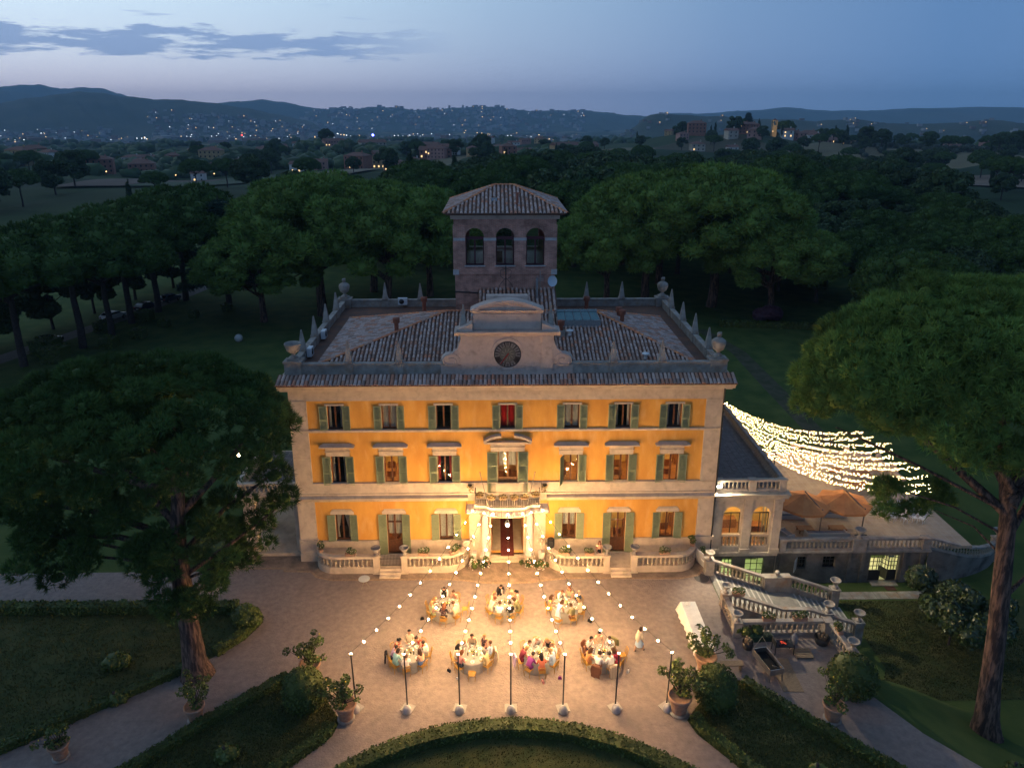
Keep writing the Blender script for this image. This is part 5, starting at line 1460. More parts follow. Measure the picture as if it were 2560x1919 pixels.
for k, (p0, p1) in enumerate(zip(fbeg, fend)):
    fs_ = thing('fairy_light_strand', '%s sparkling fairy light strand hung over the terrace' % ORD[k], 'fairy lights', tuple(p0), group='fairy light strands over the terrace')
    p0, p1 = Vector(p0), Vector(p1); sag = 1.9 - .06 * k
    def FP(t, jit=0):
        q = p0.lerp(p1, t); q.z -= sag * 4 * t * (1 - t); return q
    b = MB(); b.tube([FP(j / 30) for j in range(31)], .006, 3); b.build('wire', M['cable'], fs_)
    b = MB(); n = 200
    for j in range(n):
        q = FP((j + random.random()) / n); q += Vector((random.gauss(0, .07), random.gauss(0, .08), random.gauss(-.05, .08))); r_ = random.choice((.013, .016, .020))
        b.add([tuple(q + Vector(v) * r_) for v in oc], ofc)
    b.build('tiny_bulbs', M['fairy'], fs_, kind='stuff')

# ================================================================== TABLES, CHAIRS, GUESTS
gold = mat('gold_chair', (0.50, 0.27, 0.055), 0.45, (0.38, 0.19, 0.035), 9)
ch0 = MB(); ch0.prism([(-.20, -.19), (.20, -.19), (.22, .20), (-.22, .20)], .43, .465, 'z'); SEATM = ch0.mesh('seat', gold)
lg_ = MB(); lg_.tube([(0, 0, .44), (0, 0, 0)], [.02, .014], 6); LEGM = lg_.mesh('leg', gold)
bk = MB()
for s in (-1, 1): bk.tube([(s * .19, -.18, .46), (s * .20, -.24, .72), (s * .19, -.29, .92)], .016, 5)
bk.tube([(-.20, -.285, .90), (-.10, -.315, .945), (0, -.325, .955), (.10, -.315, .945), (.20, -.285, .90)], .022, 6)
bk.tube([(-.19, -.22, .60), (.19, -.22, .60)], .012, 5)
for k in range(5): x = -.13 + .065 * k; bk.tube([(x, -.19, .46), (x, -.25, .7), (x, -.315, .94)], .010, 4)
BACKM = bk.mesh('backrest', gold)
def chair(x, y, rz, label):
    c = thing('chair', label, 'chair', (x, y, .008), group='golden chairs round the tables', rz=rz, local=True)
    for n_, m_, p in (('seat', SEATM, (0, 0, 0)), ('backrest', BACKM, (0, 0, 0))): o = link(n_, m_, c); o.location = p
    for sx in (-1, 1):
        for sy in (-1, 1):
            o = link('leg', LEGM, c); o.location = (sx * .19, sy * .17, 0); o.rotation_euler = (-sy * .10, sx * .08, 0); o.scale = (1, 1, 1.01)
    return c
SKIN = mat('skin', (0.52, 0.28, 0.19), .55); FEAT = mat('face_features', (0.05, 0.02, 0.018), .6)
BODY = {}
def body(pose):
    """one continuous skin surface per pose; material slots: skin, top, bottom, shoe, forearm, upper arm, shin, features"""
    if pose in BODY: return BODY[pose]
    N, E = {}, []
    sit = pose.startswith('sit'); lean = {'sit_table': 14, 'sit_chin': 20, 'sit_lap': -4, 'sit_reach': 26, 'sit_talk': 8, 'stand': 2, 'lean': 30, 'walk': 4, 'sit_back': -8}[pose]
    z0 = .56 if sit else .95
    N['pel'] = ((0, -.02, z0), .15); N['wai'] = ((0, -.01, z0 + .17), .122); N['che'] = ((0, .02, z0 + .38), .148); N['nkb'] = ((0, .02, z0 + .545), .075); N['nek'] = ((0, .035, z0 + .62), .055)
    N['jaw'] = ((0, .065, z0 + .685), .066); N['hea'] = ((0, .06, z0 + .775), .096); N['cro'] = ((0, .05, z0 + .845), .07)
    arm = {'sit_table': ((.26, .10, .27), (.17, .35, .22), (.12, .44, .215)), 'sit_chin': ((.24, .20, .26), (.12, .24, .46), (.07, .20, .56)), 'sit_lap': ((.25, .03, .24), (.14, .24, .13), (.08, .31, .11)), 'sit_reach': ((.25, .18, .33), (.20, .44, .28), (.19, .54, .27)),
           'sit_talk': ((.27, .08, .28), (.20, .30, .34), (.16, .38, .39)), 'sit_back': ((.28, .0, .25), (.20, .22, .19), (.14, .30, .18)), 'stand': ((.25, -.01, .24), (.20, .17, .06), (.16, .24, .03)), 'lean': ((.26, .14, .26), (.20, .36, .12), (.17, .44, .06)), 'walk': ((.25, -.02, .24), (.22, .12, .02), (.20, .17, -.06))}[pose]
    for s, sd in ((-1, 'L'), (1, 'R')):
        N['sh' + sd] = ((s * .175, .01, z0 + .50), .075)
        a = arm
        if pose == 'sit_chin' and s < 0: a = ((.26, .10, .27), (.10, .34, .22), (.03, .38, .215))
        if pose == 'sit_talk' and s < 0: a = ((.26, .10, .27), (.17, .35, .22), (.12, .44, .215))
        if pose == 'walk' and s < 0: a = ((.24, .06, .25), (.18, .24, .12), (.15, .30, .12))
        for nm, q, r_ in zip(('el', 'wr', 'ha'), a, (.050, .034, .036)): N[nm + sd] = ((s * q[0], q[1], z0 + q[2]), r_)
    cl, sl_ = math.cos(R(lean)), math.sin(R(lean))
    for k in list(N):
        if k in ('pel',): continue
        (x, y, z), r_ = N[k]; f = .5 if k == 'wai' else 1
        an = R(lean) * f; dz = z - z0; N[k] = ((x, y * math.cos(an) + dz * math.sin(an), z0 + dz * math.cos(an) - y * math.sin(an)), r_)
    for s, sd in ((-1, 'L'), (1, 'R')):
        if sit: L_ = ((s * .095, .04, .55), (s * .115, .43, .52), (s * .11, .40, .10), (s * .115, .55, .035)); rr = (.105, .068, .042, .036)
        elif pose == 'walk': f = .22 * s; L_ = ((s * .09, .0, .90), (s * .095, f + .06, .50), (s * .09, f * 1.3, .09), (s * .10, f * 1.3 + .15, .04)); rr = (.105, .066, .042, .036)
        else: L_ = ((s * .09, .0, .90), (s * .10, .02, .50), (s * .10, -.01, .09), (s * .11, .14, .04)); rr = (.105, .066, .042, .036)
        for nm, q, r_ in zip(('hi', 'kn', 'an', 'to'), L_, rr): N[nm + sd] = (q, r_)
    E = [('pel', 'wai', 2), ('wai', 'che', 1), ('che', 'nkb', 1), ('nkb', 'nek', 0), ('nek', 'jaw', 0), ('jaw', 'hea', 0), ('hea', 'cro', 0)]
    for sd in 'LR': E += [('che', 'sh' + sd, 1), ('sh' + sd, 'el' + sd, 5), ('el' + sd, 'wr' + sd, 4), ('wr' + sd, 'ha' + sd, 0), ('pel', 'hi' + sd, 2), ('hi' + sd, 'kn' + sd, 2), ('kn' + sd, 'an' + sd, 6), ('an' + sd, 'to' + sd, 3)]
    names = list(N); idx = {n: i for i, n in enumerate(names)}
    me = bpy.data.meshes.new('skeleton'); me.from_pydata([N[n][0] for n in names], [(idx[a], idx[b]) for a, b, _ in E], [])
    ob = bpy.data.objects.new('skeleton', me); COL.objects.link(ob)
    sk = ob.modifiers.new('skin', 'SKIN')
    if not me.skin_vertices: bpy.context.view_layer.objects.active = ob; bpy.ops.mesh.customdata_skin_add()
    for i, n in enumerate(names):
        sv = me.skin_vertices[0].data[i]; sv.radius = (N[n][1] * 1.13, N[n][1] * 1.13); sv.use_root = (n == 'pel')
    su = ob.modifiers.new('sub', 'SUBSURF'); su.levels = 1; su.render_levels = 1
    dg = bpy.context.evaluated_depsgraph_get(); dg.update()
    ev = bpy.data.meshes.new_from_object(ob.evaluated_get(dg))
    V_ = [tuple(v.co) for v in ev.vertices]; F_ = [tuple(p.vertices) for p in ev.polygons]
    bpy.data.objects.remove(ob, do_unlink=True)
    segs = [(np.array(N[a][0]), np.array(N[b][0]), g) for a, b, g in E]
    va = np.array(V_); mi = []
    for f in F_:
        c = va[list(f)].mean(axis=0); best, bg_ = 1e9, 0
        for a, b, g in segs:
            ab = b - a; t = min(1, max(0, np.dot(c - a, ab) / np.dot(ab, ab))); d = np.linalg.norm(c - a - ab * t)
            if d < best: best, bg_ = d, g
        mi.append(bg_)
    B = MB(); B.v = V_; B.f = [list(f) for f in F_]; B.m = mi; B.sm = [True] * len(F_)
    B.cur = 0
    for s, sd in ((-1, 'L'), (1, 'R')):       # five fingers, the thumb from the side of the palm
        h = Vector(N['ha' + sd][0]); d = (h - Vector(N['wr' + sd][0])).normalized(); side = d.cross(Vector((0, 0, 1))).normalized(); up = side.cross(d)
        for k, ln in enumerate((.065, .075, .08, .068)):
            o = h + side * (-.03 + .02 * k) + d * .01; B.tube([o, o + d * ln * .55 - up * .004, o + d * ln - up * .028], [.0105, .0095, .007], 4)
        o = h - side * (.03 * s * (1 if True else 1)) - d * .02; B.tube([o, o - side * s * .022 + d * .022, o - side * s * .022 + d * .055], [.011, .010, .008], 4)
    hc = Vector(N['hea'][0]); an = R(lean * .4); HM = Matrix.Translation(hc) @ Matrix.Rotation(-an, 4, 'X')
    P = lambda x, y, z: tuple(HM @ Vector((x, y, z)))
    B.add([P(-.016, .088, -.02), P(.016, .088, -.02), P(0, .125, -.022), P(0, .092, .03)], [(0, 1, 2), (1, 3, 2), (3, 0, 2)], True)
    for s in (-1, 1): B.mbox(HM @ Matrix.Translation((s * .094, .0, 0)), .012, .02, .03)
    B.cur = 7
    for s in (-1, 1): B.mbox(HM @ Matrix.Translation((s * .034, .090, .012)), .012, .008, .006)
    B.mbox(HM @ Matrix.Translation((0, .088, -.048)), .022, .008, .005)
    me2 = B.mesh('person', [SKIN, SKIN, SKIN, SKIN, SKIN, SKIN, SKIN, FEAT])
    BODY[pose] = (me2, HM)
    return BODY[pose]
HAIR = {}
def hair_mesh(style):
    if style in HAIR: return HAIR[style]
    b = MB(); full = MB(); full.sphere((0, -.012, .018), .112, 14, 10, 1.02)
    for f, sm_ in zip(full.f, full.sm):
        c = sum((Vector(full.v[i]) for i in f), Vector()) / len(f)
        if (c.z > .055) or (c.y < .02 and c.z > -.05) or (c.y < -.05 and c.z > -.085):
            b.add([full.v[i] for i in f], [tuple(range(len(f)))], True)
    if style == 'long': b.tube([(0, -.05, .02), (0, -.10, -.10), (0, -.115, -.24), (0, -.10, -.36)], [.095, .115, .10, .045], 8); [b.tube([(s * .08, .0, .0), (s * .10, -.01, -.12), (s * .09, -.01, -.25)], [.035, .04, .015], 6) for s in (-1, 1)]
    if style == 'bob': b.tube([(0, -.04, .02), (0, -.06, -.07), (0, -.05, -.13)], [.10, .115, .09], 9); 
    if style == 'pony': b.tube([(0, -.09, .05), (0, -.16, .02), (0, -.155, -.12), (0, -.13, -.24)], [.035, .045, .04, .012], 7)
    if style == 'bun': b.sphere((0, -.075, .085), .055, 8, 6)
    if style == 'topknot': b.sphere((0, -.02, .165), .055, 8, 6)
    if style == 'bald':
        b = MB()
        for f in full.f:
            c = sum((Vector(full.v[i]) for i in f), Vector()) / len(f)
            if c.y < .0 and -.05 < c.z < .03: b.add([Vector(full.v[i]) * .94 for i in f], [tuple(range(len(f)))], True)
    HAIR[style] = b.mesh('hair', SKIN)
    return HAIR[style]
CLOTH = {'white': (.74, .71, .67), 'black': (.012, .012, .014), 'cream': (.62, .52, .38), 'red': (.62, .05, .02), 'coral': (.58, .16, .09), 'orange': (.62, .26, .10), 'peach': (.66, .36, .24), 'pink': (.62, .26, .24), 'lilac': (.42, .30, .46), 'purple': (.20, .035, .19), 'aqua': (.26, .46, .46), 'paleblue': (.42, .52, .66), 'blue': (.12, .20, .42), 'navy': (.025, .03, .05), 'brown': (.17, .07, .04), 'maroon': (.14, .015, .03), 'crimson': (.34, .03, .06), 'yellow': (.60, .40, .09), 'green': (.36, .40, .22), 'olive': (.22, .20, .09), 'beige': (.46, .36, .26), 'grey': (.20, .19, .18), 'gold': (.50, .38, .20)}
HC = {'black': (.010, .007, .006), 'dark': (.03, .015, .010), 'brown': (.085, .038, .018), 'auburn': (.16, .05, .02), 'fair': (.36, .21, .09), 'grey': (.22, .20, .18)}
def cm(c):
    if c == 'floral': return mat('floral_cloth', (.02, .016, .02), .85, (.55, .28, .26), 26, .56, .62)
    return mat('cloth_' + c, CLOTH[c], .85)
def person(x, y, rz, desc, pose, hair, hcol, top, bottom, shoe='black', fore=None, upper=None, shin=None, skin=None, s=1.0, z=.008, grp='guests at the dinner tables', extra=None):
    me_, HM = body(pose)
    o = link('person', me_, label=desc, cat='person', group=grp, loc=(x, y, z), rz=rz); o.scale = (s, s, s)
    ms = [SKIN, cm(top), cm(bottom), cm(shoe), SKIN if fore == 'skin' else cm(fore or top), SKIN if upper == 'skin' else cm(upper or top), SKIN if shin == 'skin' else cm(shin or bottom), FEAT]
    for sl_, m_ in zip(o.material_slots, ms): sl_.link = 'OBJECT'; sl_.material = m_
    if hair:
        h = bpy.data.objects.new('hair', hair_mesh(hair)); COL.objects.link(h); h.parent = o; h.matrix_local = HM
        h.material_slots[0].link = 'OBJECT'; h.material_slots[0].material = mat('hair_' + hcol, HC[hcol], .6)
    return o
def child_mesh(o, b, name, m): return link(name, b.mesh(name, m), o)
def tie(o, pose, col):
    z0 = .56 if pose.startswith('sit') else .95; HM = BODY[pose][1]
    b = MB(); t = HM.translation
    b.tube([(0, t.y + .02, t.z - .19), (0, t.y + .065, t.z - .30), (0, t.y + .04, t.z - .52)], [.018, .022, .026], 5); child_mesh(o, b, 'tie', cm(col))
def skirt(o, col, zt=1.0, zb=.5, r0=.15, r1=.27):
    b = MB(); n = 20; vs = []
    for z, r_ in ((zt, r0), (lerp(zt, zb, .25), r0 * 1.22), (lerp(zt, zb, .6), lerp(r0, r1, .7)), (zb, r1)):
        for k in range(n): a = 2 * PI * k / n; rr = r_ * (1 + .06 * math.sin(a * 5) * (1 if z < zt else 0)); vs.append((rr * math.cos(a), rr * math.sin(a) * .85, z))
    b.add(vs, [(i * n + k, i * n + (k + 1) % n, (i + 1) * n + (k + 1) % n, (i + 1) * n + k) for i in range(3) for k in range(n)], True); child_mesh(o, b, 'skirt', cm(col))

# draped table ------------------------------------------------------------------------------------
n = 56; vs = [(0, 0, .765)]
rings = [(.60, .766, 0), (.90, .765, 0), (.935, .75, .15), (.95, .66, .6), (.96, .40, 1.0), (.985, .03, 1.2)]
for r_, z, wv in rings:
    for k in range(n):
        a = 2 * PI * k / n; rr = r_ + wv * (.025 * math.sin(a * 11) + .012 * math.sin(a * 7 + 1)); vs.append((rr * math.cos(a), rr * math.sin(a), z))
fs2 = [(0, 1 + k, 1 + (k + 1) % n) for k in range(n)]
for i in range(len(rings) - 1): fs2 += [(1 + i * n + k, 1 + (i + 1) * n + k, 1 + (i + 1) * n + (k + 1) % n, 1 + i * n + (k + 1) % n) for k in range(n)]
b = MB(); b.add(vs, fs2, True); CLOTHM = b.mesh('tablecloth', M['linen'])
b = MB(); b.lathe([(.22, 0), (.22, .04), (.05, .08), (.05, .72), (.3, .74)], 10); TLEG = b.mesh('pedestal', M['wood'])
china = mat('white_china', (.78, .76, .73), .25, spec=.5); food = mat('food', (.20, .07, .03), .6, (.34, .20, .06), 30)
b = MB(); b.lathe([(.001, .0), (.08, .0), (.135, .016), (.137, .02), (.09, .010), (.001, .008)], 16, cap=False); PLATE = b.mesh('plate', china)
b = MB(); b.sphere((.01, .0, .018), .045, 8, 5, .4); b.sphere((-.03, .025, .016), .03, 7, 4, .4); FOOD = b.mesh('food', food)
b = MB(); b.lathe([(.03, 0), (.005, .01), (.005, .07), (.032, .10), (.036, .15), (.030, .18)], 8, cap=False); GLASSM = b.mesh('wine_glass', mat('glassware', (.75, .75, .72), .08, spec=.8))
b = MB(); b.lathe([(.037, 0), (.038, .19), (.015, .24), (.014, .30), (.001, .30)], 10); BOT = b.mesh('bottle', mat('dark_bottle', (.010, .014, .010), .15, spec=.6))
b = MB(); b.lathe([(.075, 0), (.085, .10), (.06, .14), (.001, .14)], 12); VASE = b.mesh('vase', mat('dark_vase', (.03, .03, .035), .3))
fm = MB(); rnd = random.Random(3)
for k in range(34):
    a, rr, zz = rnd.uniform(0, 6.28), rnd.uniform(0, .15), rnd.uniform(.14, .26); fm.cur = rnd.choice((0, 0, 1, 2)); fm.sphere((rr * math.cos(a), rr * math.sin(a), zz), rnd.uniform(.025, .045), 6, 4)
FLOW = fm.mesh('flowers', [mat('cream_rose', (.75, .62, .42), .8), mat('leaf_sprig', (.07, .12, .03), .8), mat('yellow_rose', (.70, .50, .10), .8)])
b = MB(); b.lathe([(.022, 0), (.022, .10)], 8); CAND = b.mesh('candle', mat('wax', (.8, .74, .6), .5))
b = MB(); b.sphere((0, 0, .125), .017, 6, 5, 1.6); FLAME = b.mesh('flame', mat('candle_flame', (1, .7, .3), .5, emit=(1, .60, .22), estr=22))
TABLES = [
 (-4.39, -6.8, 'the back table with the waiter', [
  (55, 'woman in strapless peach top and blue skirt', 'sit_chin', 'bun', 'brown', dict(top='peach', bottom='blue', fore='skin', upper='skin')),
  (2, None), (312, 'man in pale grey suit with his back to the pole', 'sit_table', 'short', 'brown', dict(top='beige', bottom='beige')),
  (265, 'auburn haired woman in black and pale floral dress', 'sit_table', 'long', 'auburn', dict(top='floral', bottom='floral', fore='skin', shin='skin')),
  (218, 'fair haired woman in pale green dress', 'sit_lap', 'bob', 'fair', dict(top='green', bottom='green', fore='skin', upper='skin', shin='skin')),
  (172, 'woman in orange dress resting her arms', 'sit_reach', 'long', 'fair', dict(top='orange', bottom='orange', fore='skin', upper='skin', shin='skin'))]),
 (-.3, -6.66, 'the back table before the front door', [
  (150, 'woman in peach dress with cream headband', 'sit_chin', 'bun', 'fair', dict(top='peach', bottom='peach', fore='skin', shin='skin')),
  (64, 'grey haired guest in peach jacket', 'sit_table', 'short', 'grey', dict(top='peach', bottom='cream')),
  (24, 'woman in pink dress with black ponytail', 'sit_table', 'pony', 'black', dict(top='pink', bottom='pink', fore='skin', upper='skin', shin='skin')),
  (336, 'brown haired woman in olive dress', 'sit_reach', 'bob', 'brown', dict(top='olive', bottom='olive', fore='skin', shin='skin')),
  (292, 'man in black suit seated with his back turned', 'sit_table', 'short', 'dark', dict(top='black', bottom='grey')),
  (250, 'brown haired man in white dinner jacket', 'sit_table', 'short', 'brown', dict(top='white', bottom='beige')),
  (206, 'man in cream linen suit bending forward', 'sit_reach', 'short', 'auburn', dict(top='cream', bottom='cream'))]),
 (3.95, -6.94, 'the back table with the standing woman', [
  (110, 'man in white shirt with long dark tie', 'sit_reach', 'short', 'auburn', dict(top='white', bottom='navy', tie='navy')),
  (68, 'auburn haired woman in green sleeveless top', 'sit_talk', 'long', 'auburn', dict(top='green', bottom='grey', fore='skin', upper='skin', shin='skin')),
  (30, 'bald man in navy waistcoat', 'sit_lap', 'bald', 'grey', dict(top='navy', bottom='navy', emblem=1)),
  (340, 'fair haired guest in cream jacket with black bag', 'sit_table', 'bob', 'fair', dict(top='cream', bottom='cream')),
  (290, 'man in brown jacket with his back turned', 'sit_table', 'short', 'brown', dict(top='olive', bottom='brown')),
  (243, None), (176, 'long haired woman in yellow dress', 'sit_talk', 'long', 'brown', dict(top='yellow', bottom='yellow', fore='skin', upper='skin', shin='skin'))]),
 (-6.37, -11.5, 'the front table with the woman in red', [
  (97, 'black haired man in open cream shirt', 'sit_back', 'short', 'black', dict(top='cream', bottom='beige')),
  (55, 'woman in flame red dress leaning in', 'sit_reach', 'bun', 'dark', dict(top='red', bottom='red', fore='skin', upper='skin', shin='skin')),
  (150, 'woman in coral dress with dark ponytail', 'sit_chin', 'pony', 'black', dict(top='coral', bottom='coral', fore='skin', upper='skin', shin='skin')),
  (10, 'man in white jacket with thin black tie', 'sit_table', 'short', 'dark', dict(top='white', bottom='beige', tie='black')),
  (320, 'long haired woman in peach blouse and blue jeans', 'sit_table', 'long', 'brown', dict(top='peach', bottom='blue')),
  (266, 'man in white shirt sitting sideways on his chair', 'sit_lap', 'short', 'brown', dict(top='white', bottom='cream')),
  (222, 'woman in aqua dress with short brown hair', 'sit_chin', 'bob', 'dark', dict(top='aqua', bottom='aqua', fore='skin', shin='aqua')),
  (188, 'dark haired man in lilac shirt', 'sit_chin', 'short', 'dark', dict(top='lilac', bottom='navy'))]),
 (-2.38, -11.69, 'the front table with the empty near chair', [
  (132, 'fair haired man in white shirt leaning over his plate', 'sit_reach', 'short', 'fair', dict(top='white', bottom='grey')),
  (92, 'dark haired man in striped beige shirt', 'sit_table', 'short', 'dark', dict(top='beige', bottom='grey')),
  (50, 'fair haired woman in black floral dress', 'sit_lap', 'bun', 'fair', dict(top='floral', bottom='floral', fore='skin', upper='skin', shin='skin')),
  (10, 'man in light blue shirt with a coat behind him', 'sit_lap', 'short', 'brown', dict(top='paleblue', bottom='cream')),
  (326, 'grey haired woman in gold lace dress', 'sit_table', 'bob', 'grey', dict(top='gold', bottom='gold', shin='skin')),
  (270, None), (224, 'auburn haired woman in pink blouse', 'sit_table', 'bob', 'auburn', dict(top='pink', bottom='navy', fore='skin')),
  (180, 'black haired woman in cream jacket', 'sit_table', 'long', 'black', dict(top='cream', bottom='cream'))]),
 (1.75, -11.77, 'the front table with the bald man', [
  (134, 'brown haired man in white shirt and black trousers', 'sit_reach', 'short', 'brown', dict(top='white', bottom='black')),
  (92, 'bald man in white shirt clasping his hands', 'sit_chin', 'bald', 'grey', dict(top='white', bottom='black')),
  (48, 'fair haired woman in black sleeveless top', 'sit_chin', 'bob', 'fair', dict(top='black', bottom='black', fore='skin', upper='skin', shin='skin')),
  (8, 'fair haired guest in loose white blouse', 'sit_talk', 'short', 'fair', dict(top='white', bottom='cream')),
  (328, 'fair curly woman in light blue dress', 'sit_table', 'bun', 'fair', dict(top='paleblue', bottom='paleblue', fore='skin', shin='paleblue')),
  (280, 'woman in coral dress with long black hair', 'sit_table', 'long', 'black', dict(top='coral', bottom='coral', fore='skin', shin='skin')),
  (236, 'short haired woman in purple dress', 'sit_reach', 'short', 'dark', dict(top='purple', bottom='purple', shin='skin')),
  (192, 'fair haired woman in maroon dress', 'sit_reach', 'bob', 'fair', dict(top='maroon', bottom='maroon', fore='skin', upper='skin', shin='skin'))]),
 (5.86, -11.71, 'the front table towards the serving table', [
  (140, 'black haired man in white shirt with folded arms', 'sit_table', 'short', 'black', dict(top='white', bottom='navy')),
  (96, 'woman in cream dress with dark topknot', 'sit_talk', 'topknot', 'black', dict(top='cream', bottom='cream', fore='skin', upper='skin', shin='skin')),
  (52, 'bearded man in white shirt and dark braces', 'sit_chin', 'short', 'dark', dict(top='white', bottom='grey', tie='brown')),
  (8, None), (328, 'woman in crimson dress beside a white handbag', 'sit_reach', 'long', 'brown', dict(top='crimson', bottom='crimson', fore='skin', shin='skin')),
  (290, 'dark haired man in white shirt before a beige jacket', 'sit_table', 'short', 'black', dict(top='white', bottom='beige')),
  (246, 'dark haired man in white shirt before a brown jacket', 'sit_table', 'short', 'dark', dict(top='white', bottom='brown')),
  (206, 'woman in orange sleeveless dress', 'sit_table', 'long', 'brown', dict(top='orange', bottom='orange', fore='skin', upper='skin', shin='skin')),
  (172, 'long haired woman in brown dress', 'sit_back', 'long', 'auburn', dict(top='brown', bottom='brown', fore='skin', shin='skin'))])]
# coats over chair backs: a folded shell with a hem
def coat(x, y, rz, label, col, ln=.72):
    b = MB(); n_, m_ = 10, 7; vs = []
    for side in (0, 1):
        for j in range(m_ + 1):
            for i in range(n_ + 1):
                u = i / n_ * 2 - 1; v = j / m_
                yy = -.36 - .035 * side - .05 * v * side + .02 * math.sin(u * 9 + side) * v if side else -.275 + .03 * v
                vs.append((u * (.235 + .05 * v) + .012 * math.sin(v * 7), yy, .985 - v * ln * (1 if side else .55) + .03 * math.sin(u * 5) * v))
    o = (m_ + 1) * (n_ + 1); w_ = n_ + 1; fs_ = []
    for side in (0, 1):
        for j in range(m_):
            for i in range(n_):
                a = side * o + j * w_ + i; fs_.append((a, a + 1, a + 1 + w_, a + w_) if side else (a, a + w_, a + 1 + w_, a + 1))
    for i in range(n_): fs_.append((i, i + 1, o + i + 1, o + i))
    b.add(vs, fs_, True)
    for s in (-1, 1): b.tube([(s * .24, -.38, .93), (s * .29, -.41, .65), (s * .27, -.42, .42)], [.05, .05, .045], 6)
    link('jacket', b.mesh('jacket', cm(col)), label=label, cat='jacket', loc=(x, y, .008), rz=rz)
used = random.Random(11)
for ti, (tx, ty, tn, seats) in enumerate(TABLES):
    tb_ = thing('banquet_table', 'round table in white cloth, %s' % tn.replace('the ', '', 1), 'table', (tx, ty, .008), group='round dinner tables', local=True)
    o = link('tablecloth', CLOTHM, tb_); o.rotation_euler = (0, 0, ti * .7); link('pedestal', TLEG, tb_)
    cp = thing('centrepiece', 'flower centrepiece on %s' % tn, 'flowers', (tx + .05, ty + .02, .775), group='table centrepieces', local=True)
    link('vase', VASE, cp); o = link('flowers', FLOW, cp); o.rotation_euler = (0, 0, ti)
    for k, (dx, dy) in enumerate(((.22, .12), (-.20, .16), (.02, -.24))):
        c_ = thing('candle', 'lit candle on the %s side of the flowers, %s' % (('stair', 'pine', 'camera')[k], tn.replace('the ', '', 1)), 'candle', (tx + dx, ty + dy, .772), group='candles on ' + tn, local=True); link('wax', CAND, c_); link('flame', FLAME, c_)
    for k, (dx, dy) in enumerate(((-.30, -.08), (.28, -.14))):
        link('bottle', BOT, label='dark wine bottle on the %s side of %s' % (('pine', 'stair')[k], tn), cat='bottle', group='bottles on ' + tn, loc=(tx + dx, ty + dy, .772))
    for sp_ in seats:
        a = R(sp_[0]); desc = sp_[1]
        rz = a + PI / 2
        rr = 1.13 if desc else 1.34
        cx2, cy2 = tx + rr * math.cos(a), ty + rr * math.sin(a)
        if desc and 'sideways' in desc: rz += .5
        chair(cx2, cy2, rz + used.uniform(-.08, .08), ('golden chair under the %s' % desc) if desc else ('empty golden chair pulled back from %s' % tn))
        pl_ = link('plate', PLATE, label=('dinner plate before the %s' % desc) if desc else ('dinner plate before the empty chair at %s' % tn), cat='plate', group='dinner plates', loc=(tx + .68 * math.cos(a), ty + .68 * math.sin(a), .770))
        f_ = bpy.data.objects.new('food', FOOD); COL.objects.link(f_); f_.parent = pl_; f_.rotation_euler = (0, 0, used.uniform(0, 6))
        for da, gn in ((.16, 'wine'), (.27, 'tumbler')):
            o = link('wine_glass' if gn == 'wine' else 'tumbler', GLASSM, label=('%s glass of the %s' % (gn, desc)) if desc else ('%s glass before the empty chair at %s' % (gn, tn)), cat='glass', group='glasses on the dinner tables', loc=(tx + .52 * math.cos(a + da), ty + .52 * math.sin(a + da), .770))
            if gn == 'tumbler': o.scale = (1.1, 1.1, .8)
        if not desc: continue
        pose, hair, hcol, kw = sp_[2], sp_[3], sp_[4], dict(sp_[5])
        tcol = kw.pop('tie', None); emb = kw.pop('emblem', None)
        po_ = person(cx2 + .0 * math.cos(a), cy2, rz + used.uniform(-.2, .2), desc, pose, hair, hcol, s=used.uniform(1.06, 1.14), **kw)
        if tcol: tie(po_, pose, tcol)
        if emb: b = MB(); b.box(-.05, .05, .145, .16, .86, .95); child_mesh(po_, b, 'emblem', cm('yellow'))
        if 'beige jacket' in desc: coat(cx2, cy2, rz, 'pale beige jacket hung over a near chair back', 'beige', .86)
        if 'brown jacket' in desc and 'before' in desc: coat(cx2, cy2, rz, 'dark brown jacket hung over a near chair back', 'brown', .84)
        if 'a coat behind' in desc: coat(cx2, cy2, rz, 'cream coat trailing from the chair of the man in light blue', 'cream', .86)
        if 'maroon' in desc: coat(cx2, cy2, rz, 'lilac shawl hanging from the chair of the woman in maroon', 'lilac', .84)
        if 'braces' in desc: coat(cx2, cy2, rz, 'dark green jacket over the chair of the bearded man', 'olive', .6)
        if 'in lilac' in desc: coat(cx2, cy2, rz, 'black coat behind the man in the lilac shirt', 'black', .66)
b = MB()
def stand_at(t, ang, rr): a = R(ang); return TABLES[t][0] + rr * math.cos(a), TABLES[t][1] + rr * math.sin(a), a + PI / 2
x, y, rz = stand_at(0, 100, 1.22); wt = person(x, y, rz, 'waiter in white shirt and black waistcoat bending over the table', 'lean', 'short', 'dark', 'black', 'black', fore='white', upper='white', grp='standing people')
x, y, rz = stand_at(1, 106, 1.25); tx_ = person(x, y, rz, 'man standing in black tuxedo with white shirt front', 'lean', 'short', 'dark', 'black', 'black', grp='standing people'); tie(tx_, 'lean', 'white')
x, y, rz = stand_at(2, 236, 1.12); sw_ = person(x, y, rz - .3, 'woman standing in long pale blue dress with long brown hair', 'lean', 'long', 'brown', 'paleblue', 'paleblue', fore='skin', upper='skin', grp='standing people'); skirt(sw_, 'paleblue', .98, .16, .15, .26)
ww = person(8.36, -10.7, R(-62), 'woman walking away in cream shawl and pale blue skirt', 'walk', 'bob', 'dark', 'cream', 'paleblue', shin='skin', grp='standing people'); skirt(ww, 'paleblue', 1.0, .48, .16, .28)
b = MB(); b.tube([(0, -.02, 1.50), (0, -.06, 1.30), (.02, -.12, 1.02), (.05, -.16, .80)], [.12, .20, .17, .05], 9); child_mesh(ww, b, 'shawl', cm('cream'))
